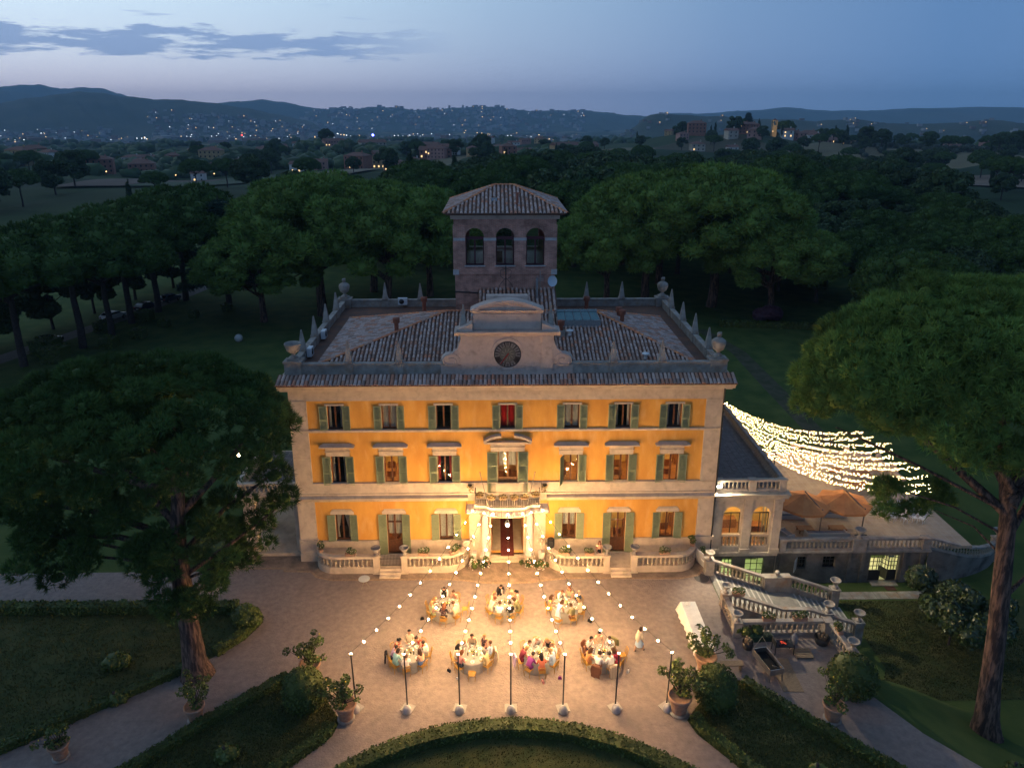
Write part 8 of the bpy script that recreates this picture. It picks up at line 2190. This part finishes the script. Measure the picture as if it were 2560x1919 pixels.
# drive: cars, clipped cube hedges, stone ball ------------------------------------------------------------
def car(x, y, rz, col, label):
    t_ = thing('parked_car', label, 'car', (x, y, .02), group='cars parked along the drive', rz=rz, local=True)
    paint = mat('paint_' + col[0], col[1], .25, spec=.6)
    b = MB(); side = [(-2.1, .35), (2.1, .35), (2.15, .62), (2.05, .85), (1.2, .98), (.55, 1.42), (-1.3, 1.48), (-1.95, 1.05), (-2.15, .95)]
    nS = len(side); vs = [(p[0], -.88, p[1]) if p[1] < 1.1 else (p[0], -.68, p[1]) for p in side] + [(p[0], .88, p[1]) if p[1] < 1.1 else (p[0], .68, p[1]) for p in side]
    b.add(vs, [(i, (i + 1) % nS, (i + 1) % nS + nS, i + nS) for i in range(nS)]); b.add(vs[:nS], [tuple(range(nS))[::-1]]); b.add(vs[nS:], [tuple(range(nS))]); link('body', b.mesh('body', paint), t_)
    gl_ = mat('car_glass', (.01, .012, .015), .08, spec=.8)
    b = MB(); b.quad((1.15, -.70, 1.0), (1.15, .70, 1.0), (.60, .62, 1.40), (.60, -.62, 1.40)); link('windscreen', b.mesh('windscreen', gl_), t_).location = (.03, 0, .02)
    b = MB(); b.quad((-1.9, .68, 1.1), (-1.9, -.68, 1.1), (-1.36, -.6, 1.44), (-1.36, .6, 1.44)); link('rear_window', b.mesh('rear_window', gl_), t_).location = (-.03, 0, .02)
    for s in (-1, 1): b = MB(); b.prism([(1.0, 1.0), (.5, 1.36), (-1.2, 1.40), (-1.7, 1.05)], s * .80, s * .84, 'y'); link('side_window', b.mesh('side_window', gl_), t_)
    for wx in (-1.3, 1.35):
        for s in (-1, 1):
            b = MB(); b.lathe([(.05, -.1), (.32, -.1), (.32, .1), (.05, .1)], 14); b.v = [(wx + p[0], s * .84 + p[2], .32 + p[1]) for p in b.v]; wh = link('wheel', b.mesh('wheel', M['iron']), t_)
            b = MB(); b.lathe([(.02, 0), (.19, 0)], 10, cap=False); b.v = [(wx + p[0], s * .95, .32 + p[1]) for p in b.v]; link('rim', b.mesh('rim', M['metal']), wh)
    for s in (-1, 1):
        b = MB(); b.box(-2.18, -2.12, s * .62 - .16, s * .62 + .16, .72, .9); link('tail_light', b.mesh('tail_light', mat('tail_red', (.25, .01, .01), .3)), t_)
        b = MB(); b.box(2.05, 2.15, s * .62 - .18, s * .62 + .18, .66, .8); link('headlight', b.mesh('headlight', mat('head_clear', (.5, .52, .55), .2)), t_)
    b = MB(); b.box(-2.19, -2.15, -.26, .26, .5, .62); link('number_plate', b.mesh('number_plate', M['white']), t_)
car(-66.2, 72.0, R(72), ('white', (.70, .70, .70)), 'white hatchback parked on the drive between the pine trunks'); car(-69.0, 57.5, R(70), ('black', (.012, .013, .016)), 'black estate car parked at the near end of the drive'); car(-63.6, 78.6, R(73), ('darkblue', (.012, .018, .04)), 'dark blue car parked ahead of the white hatchback'); car(-62.0, 84.6, R(74), ('slate', (.05, .06, .08)), 'slate grey car parked at the far end of the drive'); car(-72.6, 47.0, R(69), ('charcoal', (.02, .02, .022)), 'charcoal car at the edge of the picture on the drive')
for q, (x, y, s) in enumerate([(-64.0, 64.6, 2.4), (-59.0, 56.0, 2.2), (-56.8, 60.8, 2.0), (-55.6, 67.3, 1.6), (-60.4, 71.0, 2.4), (-53.0, 73, 1.5), (-63.2, 49.5, 3.0), (-66.5, 53, 3.2), (-49, 78, 1.5)]):
    hedge('square clipped dark hedge block, %s on the lawn beside the drive' % ['by the white car', 'second row front', 'second row middle', 'second row back', 'behind the white car', 'small far', 'broad near', 'broadest near', 'smallest far'][q], [(x - s / 2, y), (x + s / 2, y)], wd=s, ht=s * .75, dens=14, leaf=.22, group='clipped hedge blocks', name='hedge_block')
b = MB(); b.sphere((-40.5, 58.7, .55), .62, 14, 10); b.build('stone_ball', mat('pale_stone', (.45, .44, .42), .8), label='pale stone ball alone on the dark lawn', cat='ornament')
hedge('long dark straight hedge across the lawn by the pink bush', [(36.2, 65.8), (55, 63.5)], wd=1.2, ht=.9, dens=20, leaf=.2, name='lawn_hedge')

# ================================================================== THE VALLEY BEHIND
rg = random.Random(99)
HW = {'cream': (.56, .48, .38), 'brick': (.36, .16, .11), 'white': (.72, .68, .62), 'pink': (.50, .27, .22), 'ochre': (.54, .36, .18)}
ROOFC = mat('town_roof', (.26, .12, .085), .9, (.18, .10, .075), .4); WIN = mat('town_window', (.015, .017, .02), .3); LITW = mat('lit_town_window', (.9, .7, .4), .5, emit=(1, .62, .25), estr=1.6)
HP = {}
def house_proto(kind):
    w_, d_, st = {'cottage': (10, 8, 2), 'block': (17, 11, 3), 'villa': (12, 11, 2), 'barn': (16, 8, 1), 'long': (24, 10, 2)}[kind]
    h = 3.1 * st; wl_ = MB(); wl_.box(-w_ / 2, w_ / 2, -d_ / 2, d_ / 2, -4, h)
    rf = MB(); o = .6
    if kind in ('villa', 'block'): rf.add([(-w_ / 2 - o, -d_ / 2 - o, h), (w_ / 2 + o, -d_ / 2 - o, h), (w_ / 2 + o, d_ / 2 + o, h), (-w_ / 2 - o, d_ / 2 + o, h), (-w_ / 2 + d_ / 2.2, 0, h + 2.4), (w_ / 2 - d_ / 2.2, 0, h + 2.4)], [(0, 1, 5, 4), (1, 2, 5), (2, 3, 4, 5), (3, 0, 4), (3, 2, 1, 0)])
    else: rf.prism([(-d_ / 2 - o, h - .1), (d_ / 2 + o, h - .1), (0, h + d_ * .27)], -w_ / 2 - o, w_ / 2 + o, 'x')
    wn_ = []
    for s_ in range(st):
        n_ = max(2, int(w_ / 3.4))
        for k in range(n_):
            x = -w_ / 2 + w_ * (k + .5) / n_; b = MB(); b.box(x - .55, x + .55, -d_ / 2 - .03, -d_ / 2 + .02, 3.1 * s_ + .9, 3.1 * s_ + 2.3); wn_.append(b.mesh('window', WIN))
    ch_ = MB(); ch_.box(w_ * .2, w_ * .2 + .8, -.4, .4, h, h + 3.4)
    return wl_.mesh('wall', MATS['cottage_wall']), rf.mesh('roof', ROOFC), wn_, ch_.mesh('chimney', MATS['cottage_wall'])
mat('cottage_wall', HW['cream'], .9)
def house(x, y, rz, kind, col, label, group, lit=0, s=1.0, z=None):
    if kind not in HP: HP[kind] = house_proto(kind)
    wl_, rf, wn_, ch_ = HP[kind]
    t_ = thing('house', label, 'house', (x, y, gh(x, y) if z is None else z), group=group, rz=rz, local=True); t_.scale = (s, s, s)
    o = link('wall', wl_, t_); wm = mat('wall_' + col, HW[col], .9, tuple(c * .8 for c in HW[col]), .3); o.material_slots[0].link = 'OBJECT'; o.material_slots[0].material = wm
    r_ = link('roof', rf, t_); c_ = link('chimney', ch_, r_); c_.material_slots[0].link = 'OBJECT'; c_.material_slots[0].material = wm
    for k, w_ in enumerate(wn_):
        q = link('window', w_, t_)
        if k < lit or rg.random() < .06: q.material_slots[0].link = 'OBJECT'; q.material_slots[0].material = LITW
    return t_
# named ones
house(-318, 560, .35, 'block', 'brick', 'tall brick red apartment block with blank gable beyond the ploughed field', 'valley houses', 1, 1.15)
house(-292, 575, .3, 'block', 'brick', 'second brick red apartment block joined behind the first', 'valley houses', 1, 1.15)
house(-250, 600, .25, 'long', 'brick', 'long brick housing row beyond the ploughed field', 'valley houses', 1)
house(-225, 520, .2, 'cottage', 'white', 'small white walled house with red roof at the field end', 'valley houses', 1)
house(-340, 430, .5, 'long', 'cream', 'low house with lit porch at the edge of the picture', 'valley houses', 3)
house(-395, 560, .5, 'villa', 'white', 'white flat house at the edge of the valley', 'valley houses', 0)
house(-150, 520, -.1, 'cottage', 'white', 'white gabled house among dark trees in the valley', 'valley houses', 2); house(-138, 545, .1, 'cottage', 'pink', 'pinkish low house below the white gable', 'valley houses', 1)
house(-95, 590, .0, 'block', 'ochre', 'ochre apartment house with warm lit wall behind the pines', 'valley houses', 5, 1.1); house(-72, 480, -.2, 'villa', 'pink', 'pink villa standing by the pale field', 'valley houses', 1); house(-55, 640, 0, 'long', 'brick', 'long town house with red roof behind the conifer', 'valley houses', 1, 1.2)
house(20, 700, 0, 'long', 'brick', 'wide red roofed house behind the black conifer', 'valley houses', 2, 1.2); house(-20, 620, .1, 'villa', 'ochre', 'villa with lit arched gable behind the conifer', 'valley houses', 3)
# village on the rise
vz = lambda x, y: gh(x, y)
house(352, 800, -.25, 'block', 'pink', 'tall dusky pink house in the hill village', 'hill village houses', 1, 1.25); house(346, 770, -.25, 'villa', 'white', 'white house with two rows of windows below the pink house', 'hill village houses', 0, 1.2); house(398, 800, -.3, 'villa', 'ochre', 'warmly lit house between the village cypresses', 'hill village houses', 4, 1.2); house(318, 775, -.2, 'cottage', 'white', 'low white house in front of the bell tower', 'hill village houses', 3, 1.2); house(285, 800, -.2, 'block', 'brick', 'brick house beside the bell tower', 'hill village houses', 1, 1.1); house(505, 850, -.3, 'block', 'ochre', 'square ochre farmhouse on the ridge past the village', 'hill village houses', 1, 1.2); house(200, 700, 0, 'villa', 'cream', 'pale house under the long pine hedge', 'hill village houses', 1, 1.1); house(232, 690, .1, 'cottage', 'white', 'white house at the village start', 'hill village houses', 1)
def _s(z, z0): return z0 + (z - z0) * .62
bt = thing('bell_tower', 'floodlit stone bell tower of the hill village', 'tower', (312, 800, gh(312, 800)))
z0 = gh(312, 800); b = MB(); b.box(309.6, 314.4, 797.6, 802.4, z0 - 3, z0 + 13); b.build('shaft', mat('tower_stone', (.42, .30, .16), .9), bt); b = MB()
for sx in (309.9, 314.1):
    for sy in (797.9, 802.1): b.box(sx - .5, sx + .5, sy - .5, sy + .5, z0 + 13, z0 + 17)
b.box(309.4, 314.6, 797.4, 802.6, z0 + 17, z0 + 18); b.build('belfry', MATS['tower_stone'], bt); b = MB(); b.lathe([(3.8, z0 + 18), (.1, z0 + 20)], 4, (312, 800, 0), False, sq=True); b.build('roof', ROOFC, bt)
l = bpy.data.lights.new('tower_flood', 'SPOT'); l.energy = 9000; l.color = (1, .72, .35); l.spot_size = R(60); l.shadow_soft_size = .5; lo_ = bpy.data.objects.new('tower_flood', l); COL.objects.link(lo_); lo_.parent = bt; lo_.location = (-6, -26, 4); lo_.rotation_euler = (-(Vector((0, 0, 10)) - Vector((-6, -26, 4)))).to_track_quat('Z', 'Y').to_euler()
# rest of the houses, alike at this distance
KINDS = ['cottage', 'villa', 'block', 'barn', 'long']; COLS = list(HW)
hs = [(312, 800)]
def clear(x, y, d): return all((x - a) ** 2 + (y - b_) ** 2 > d * d for a, b_ in hs)
for nm, n_, bx, gl in (('roof and pale walls of a house in the valley town', 64, (-430, 110, 560, 1150), 'houses of the valley town'), ('farmhouse standing among the fields past the village', 16, (420, 900, 520, 1000), 'farmhouses past the village'), ('house on the crest of the hill village', 12, (210, 480, 730, 900), 'smaller hill village houses')):
    k = 0
    for q in range(900):
        if k >= n_: break
        x, y = rg.uniform(bx[0], bx[1]), rg.uniform(bx[2], bx[3])
        if not clear(x, y, 24): continue
        hs.append((x, y)); k += 1; house(x, y, rg.uniform(-.6, .6), rg.choice(KINDS), rg.choice(COLS), nm, gl, rg.choice((0, 0, 1, 2)), rg.uniform(.9, 1.25))
# trees of the valley, each its own
vt = []
for q in range(5000):
    if len(vt) >= 250: break
    y = rg.uniform(220, 1000); x = rg.uniform(-420 * min(1, y / 500), 160 + y * .85) if q % 3 else rg.uniform(120 + y * .1, 200 + y * .5)
    if not (x < -60 + (y - 240) * .2 or x > 70 + y * .18 or y > 420): continue
    if -300 < x < -150 and 340 < y < 500: continue
    if not clear(x, y, 13) or any((x - a) ** 2 + (y - b_) ** 2 < 140 for a, b_ in vt): continue
    vt.append((x, y)); k = rg.random()
    if k < .55: tree(OAK[q % 2], 'valley_tree', 'dark broadleaf tree among the fields and houses of the valley', x, y, rg.uniform(.9, 1.7), 'broadleaf trees of the valley')
    elif k < .82: tree(PINE[q % 3], 'valley_pine', 'umbrella pine among the fields and houses of the valley', x, y, rg.uniform(.6, .95), 'umbrella pines of the valley')
    else: tree(CYP[0], 'valley_cypress', 'slim cypress among the fields and houses of the valley', x, y, rg.uniform(.6, 1.0), 'cypresses of the valley')
for q, (x, y, s) in enumerate([(371, 775, 1.5), (382, 772, 1.65), (412, 785, 1.7), (417, 786, 1.6), (300, 815, 1.3)]): tree(CYP[0], 'village_cypress', '%s tall cypress of the hill village' % ['first', 'second', 'third', 'fourth', 'slight'][q], x, y, s, 'cypresses of the hill village')
tree(CED[0], 'village_cedar', 'spreading cedar beside the bell tower', 286, 812, 1.4, 'village trees'); tree(PINE[0], 'village_pine', 'dark pine crown behind the bell tower', 335, 830, 1.3, 'village trees')
# fields laid on the slopes
def field(name, poly, c1, c2, sc, st=None):
    xs2 = [p[0] for p in poly]; ys2 = [p[1] for p in poly]; n_ = 14; P = [[None] * (n_ + 1) for _ in range(n_ + 1)]
    A_, B_, C_, D_ = [Vector(p) for p in poly]
    vs = []
    for j in range(n_ + 1):
        for i in range(n_ + 1): p = (A_.lerp(B_, i / n_)).lerp(D_.lerp(C_, i / n_), j / n_); vs.append((p.x, p.y, gh(p.x, p.y) + .9))
    b = MB(); b.add(vs, [(j * (n_ + 1) + i, j * (n_ + 1) + i + 1, (j + 1) * (n_ + 1) + i + 1, (j + 1) * (n_ + 1) + i) for j in range(n_) for i in range(n_)], True)
    b.build(name, mat('soil_' + name, c1, .95, c2, sc, stretch=st), kind='structure')
field('ploughed_field', [(-225, 330), (-190, 330), (-205, 520), (-270, 520)], (.13, .085, .06), (.09, .06, .045), .3, (1, .1, 1)); field('green_field', [(-189, 330), (-160, 340), (-150, 500), (-204, 520)], (.05, .075, .03), (.035, .055, .025), .1)
field('stubble_field', [(-150, 400), (-105, 415), (-80, 500), (-140, 480)], (.25, .20, .13), (.17, .13, .085), .1); field('mown_field', [(255, 330), (420, 360), (470, 450), (290, 430)], (.22, .15, .10), (.17, .12, .08), .06); field('straw_field', [(470, 560), (560, 580), (640, 640), (520, 630)], (.26, .21, .13), (.2, .16, .1), .06); field('straw_strip', [(200, 470), (235, 480), (300, 600), (240, 590)], (.20, .16, .10), (.12, .11, .06), .06); field('pasture', [(180, 150), (260, 160), (330, 260), (215, 235)], (.06, .08, .035), (.045, .06, .03), .08)
# olive grove in rows
b = MB(); ol = []
for i in range(13):
    for j in range(15): x, y = 330 + i * 17 + j * 3 + rg.uniform(-2, 2), 600 + j * 14 + rg.uniform(-2, 2); ol.append((x, y, gh(x, y) + 2.2, rg.uniform(2.4, 3.4), .8))
link('olive_grove', crown_mesh('olive_grove', ol, .9, .9, 0, 1, 0, mat('olive_leaves', (.070, .085, .060), .8, attr='tint'), .95, kind='leaf'), kind='stuff')
# far woods as one mass of rounded crowns
far = []
for q in range(6500):
    d = 650 * (5.6 ** rg.random()); a = rg.uniform(-.66, .64); x, y = d * math.sin(a), d * math.cos(a) - 50
    if math.sin(x * .006) * math.cos(y * .0047) + .5 * math.sin(x * .013 + y * .009) < -.05: continue
    far.append((x, y, gh(x, y) + 3, rg.uniform(3.5, 8) * (1 + d / 4500), .8))
iv, if_ = ico_unit(); iv = iv[:12]; if_ = np.array([(0, 11, 5), (0, 5, 1), (0, 1, 7), (0, 7, 10), (0, 10, 11), (1, 5, 9), (5, 11, 4), (11, 10, 2), (10, 7, 6), (7, 1, 8), (3, 9, 4), (3, 4, 2), (3, 2, 6), (3, 6, 8), (3, 8, 9), (4, 9, 5), (2, 4, 11), (6, 2, 10), (8, 6, 7), (9, 8, 1)]); CV, CF = [], []
for q, (x, y, z, r_, fl) in enumerate(far): CV.append(iv * (1 + NR.normal(0, .22, (len(iv), 1))) * np.array([r_, r_, r_ * fl]) + np.array([x, y, z])); CF.append(if_ + q * len(iv))
CF = np.concatenate(CF); tt = np.repeat(NR.uniform(.6, 1.3, len(far)), len(if_))[:, None] * np.ones((1, 3))
link('distant_woods', np_mesh('distant_woods', np.concatenate(CV), CF, M['oak'], tt), kind='stuff')
# hills -----------------------------------------------------------------------------------------------
HILL = mat('wooded_hill', (.040, .055, .030), .95, (.075, .080, .045), .004, .42, .66, detail=9, stain=((.12, .10, .06), .0025, .5)); 
RIDGES = [('far_mountain', .16, [(-5307, 7514, 291), (-4932, 7764, 313), (-4729, 7888, 335), (-4626, 7949, 338), (-4488, 8027, 300), (-4340, 8107, 317), (-4169, 8196, 316), (-4039, 8261, 271), (-3886, 8333, 212), (-3687, 8422, 141), (-3523, 8492, 84)]),
 ('side_hill', .14, [(-4660, 6575, 203), (-4387, 6759, 236), (-4271, 6832, 241), (-4156, 6902, 220), (-4040, 6971, 182), (-3860, 7072, 108)]),
 ('wooded_hill', .26, [(-2955, 3983, 34), (-2772, 4111, 67), (-2681, 4171, 101), (-2569, 4240, 127), (-2453, 4307, 146), (-2362, 4357, 164), (-2270, 4405, 161), (-2167, 4456, 144), (-2014, 4526, 128), (-1852, 4594, 124), (-1685, 4658, 104), (-1511, 4716, 75), (-1357, 4762, 43), (-1224, 4798, 12), (-1088, 4830, -16)]),
 ('blue_hill', .14, [(-3048, 7347, 94), (-2814, 7439, 142), (-2493, 7552, 170), (-2285, 7617, 188), (-2075, 7676, 159), (-1818, 7740, 107), (-1597, 7789, 80), (-1280, 7847, 44)]),
 ('town_hill', .20, [(-1748, 6728, 50), (-1593, 6766, 74), (-1356, 6817, 106), (-1278, 6832, 90), (-1117, 6860, 110), (-914, 6890, 107), (-709, 6914, 83), (-501, 6932, 91), (-292, 6944, 107), (-82, 6949, 115), (45, 6950, 111), (171, 6948, 87), (382, 6939, 75), (758, 6908, 83), (924, 6888, 71), (1131, 6858, 47), (1374, 6813, 27), (1692, 6742, 3)]),
 ('near_ridge', .22, [(397, 2923, 24), (554, 2898, 37), (656, 2877, 41), (757, 2852, 34), (855, 2825, 31), (983, 2784, 21), (1074, 2751, 21), (1163, 2715, 15), (1261, 2672, 21), (1288, 2659, 24), (1356, 2625, 10), (1483, 2557, 6), (1599, 2488, 16), (1631, 2467, 22), (1720, 2407, 11), (1835, 2323, 9), (2300, 1900, 5)]),
 ('hazy_mountains', .14, [(1227, 8745, 46), (1741, 8658, 71), (2241, 8542, 55), (2718, 8404, 84), (3168, 8245, 122), (3601, 8067, 83), (4001, 7877, 91), (4547, 7577, 115), (5072, 7238, 112), (5464, 6949, 117), (6364, 6203, 97)])]
def wob(a, b_): return math.sin(a * 1.7 + b_) + .6 * math.sin(a * 3.9 + b_ * 2.1) + .35 * math.sin(a * 8.3 + b_ * .7)
SLOPE = {}
for nm, dep, pts in RIDGES:
    P = [Vector(p) for p in pts]; fine = []
    for a, c_ in zip(P, P[1:]):
        n_ = 9; fine += [a.lerp(c_, sstep(0, 1, k / n_) * .5 + .5 * k / n_) for k in range(n_)]
    fine.append(P[-1]); rows = []; D_ = math.hypot(P[0].x, P[0].y); zf = -78 if D_ > 4000 else -66
    NRW = 13
    for j in range(NRW + 4):
        t = j / NRW; row = []
        for i, p in enumerate(fine):
            k = 1 - dep * (1 - t) if t <= 1 else 1 + dep * .5 * (t - 1) * 3
            hgt = (p.z - zf) * (sstep(0, 1.0, t) * .65 + .35 * t if t <= 1 else max(0, 1 - (t - 1) * 3.2)); ed = min(1, i / 6, (len(fine) - 1 - i) / 6) if nm not in ('near_ridge', 'hazy_mountains') else min(1, i / 14)
            z = zf + hgt * ((.35 + .65 * sstep(0, 1, ed)) if nm not in ('near_ridge', 'hazy_mountains') else sstep(0, 1, ed)) + wob(i * .35, j * .9) * D_ * .0010 * (1 if t < .95 else .35)
            row.append((p.x * k, (p.y + 50) * k - 50, z))
        rows.append(row)
    b = MB(); n_ = len(fine); b.add([p for r_ in rows for p in r_], [(j * n_ + i, j * n_ + i + 1, (j + 1) * n_ + i + 1, (j + 1) * n_ + i) for j in range(len(rows) - 1) for i in range(n_ - 1)], True)
    b.build(nm, HILL, kind='structure'); SLOPE[nm] = rows
# far town on the slopes and in the plain: too small to pick apart
tw = MB(); lights = MB(); warmW = mat('lamp_warm', (1, .7, .4), .5, emit=(1, .60, .24), estr=3); whiteW = mat('lamp_white', (1, .95, .9), .5, emit=(.85, .92, 1), estr=2.6); blueW = mat('lamp_blue', (.1, .1, 1), .5, emit=(.08, .10, 1), estr=26); redW = mat('lamp_red', (1, .1, .1), .5, emit=(1, .05, .04), estr=9)
def put_block(x, y, z, w_, h): tw.cur = rg.choice((0, 0, 1, 2)); tw.mbox(Matrix.Translation((x, y, z + h / 2)) @ Matrix.Rotation(rg.uniform(-.7, .7), 4, 'Z'), w_ / 2, w_ * .35, h / 2)
def lamp(x, y, z, s, c=None):
    s *= .62
    lights.cur = c if c is not None else (0 if rg.random() < .62 else 1); lights.add([(x + v[0] * s, y + v[1] * s, z + v[2] * s) for v in oc], ofc)
def on(nm, i, j):
    rws = SLOPE[nm]; i0, j0 = int(i), int(j); fi, fj = i - i0, j - j0
    a = Vector(rws[j0][i0]).lerp(Vector(rws[j0][i0 + 1]), fi); c_ = Vector(rws[j0 + 1][i0]).lerp(Vector(rws[j0 + 1][i0 + 1]), fi); return a.lerp(c_, fj)
for q in range(820):
    n_ = len(SLOPE['town_hill'][0]); i = rg.uniform(2, n_ * .78); j = 12.2 * rg.random() ** .8
    if rg.random() > .35 + .65 * abs(math.sin(i * .09)) : continue
    p = on('town_hill', i, j); put_block(p.x, p.y, p.z, rg.uniform(14, 38), rg.uniform(10, 26))
    if rg.random() < .10: lamp(p.x, p.y - 30, p.z + 12, rg.uniform(3.0, 5.5))
for q in range(520):
    n_ = len(SLOPE['wooded_hill'][0]); k = rg.random()
    i, j = (rg.uniform(n_ * .55, n_ * .97), rg.uniform(0, 8)) if k < .7 else (rg.uniform(n_ * .12, n_ * .45), rg.uniform(0, 3.5))
    p = on('wooded_hill', i, j); put_block(p.x, p.y, p.z, rg.uniform(10, 24), rg.uniform(8, 15))
    if rg.random() < .14: lamp(p.x, p.y - 20, p.z + 10, rg.uniform(2.0, 4.0))
for q in range(70):
    n_ = len(SLOPE['near_ridge'][0]); p = on('near_ridge', rg.uniform(2, n_ - 3), rg.uniform(6, 12.5)); put_block(p.x, p.y, p.z, rg.uniform(8, 16), rg.uniform(6, 9))
    if rg.random() < .3: lamp(p.x, p.y - 15, p.z + 7, rg.uniform(1.2, 2.2), 0)
for q in range(560):       # works and housing along the valley floor
    d = rg.uniform(2300, 4300); a = rg.uniform(-.62, .12); x, y = d * math.sin(a), d * math.cos(a) - 50; z = gh(x, y)
    put_block(x, y, z, rg.uniform(14, 60 if rg.random() < .2 else 26), rg.uniform(7, 16))
    if rg.random() < .26: lamp(x, y - 12, z + rg.uniform(9, 14), rg.uniform(1.5, 3.6) * d / 3300, 1 if rg.random() < .6 else 0)
for cx3, cy3, n_, sp_, c in ((-640, 3150, 26, 90, 1), (-1450, 3150, 16, 80, 1), (-360, 3300, 16, 50, 1), (-60, 4300, 12, 60, 0), (-1950, 2700, 8, 60, 1), (-300, 2900, 14, 60, 1)):
    for q in range(n_): x, y = cx3 + rg.gauss(0, sp_), cy3 + rg.gauss(0, 40); lamp(x, y, gh(x, y) + 14, rg.uniform(2.5, 4.6), c if rg.random() < .8 else 0)
x, y = -390, 2380; lamp(x, y, gh(x, y) + 22, 7, 2)
lamp(-1010, 3000, gh(-1010, 3000) + 20, 5, 3)
for q, (x, y) in enumerate([(-335, 415), (-352, 405), (-268, 470), (-240, 515), (-120, 560), (-90, 575), (350, 765), (388, 790), (395, 792), (455, 800), (520, 770), (-215, 525), (-180, 500), (60, 560), (300, 770), (402, 794)]): lamp(x, y, gh(x, y) + 5, .85, 0)
tw.build('distant_town', [mat('far_wall_pale', (.36, .33, .31), .9), mat('far_wall_brick', (.24, .16, .13), .9), mat('far_wall_grey', (.20, .20, .21), .9)], kind='stuff')
lights.build('town_lights', [warmW, whiteW, blueW, redW], kind='stuff')

# ================================================================== EVENING HAZE OVER THE VALLEY
hz = MB(); hz.box(-12000, 12000, -400, 12500, -95, 375)
m = bpy.data.materials.new('evening_haze'); m.use_nodes = True
nt = m.node_tree; nt.nodes.remove(nt.nodes['Principled BSDF'])
pv = nt.nodes.new('ShaderNodeVolumePrincipled'); pv.inputs['Color'].default_value = (.48, .74, 1.0, 1); pv.inputs['Density'].default_value = 0.000095; pv.inputs['Anisotropy'].default_value = 0.0
nt.links.new(pv.outputs[0], nt.nodes['Material Output'].inputs['Volume'])
hz.build('haze', m, kind='stuff')
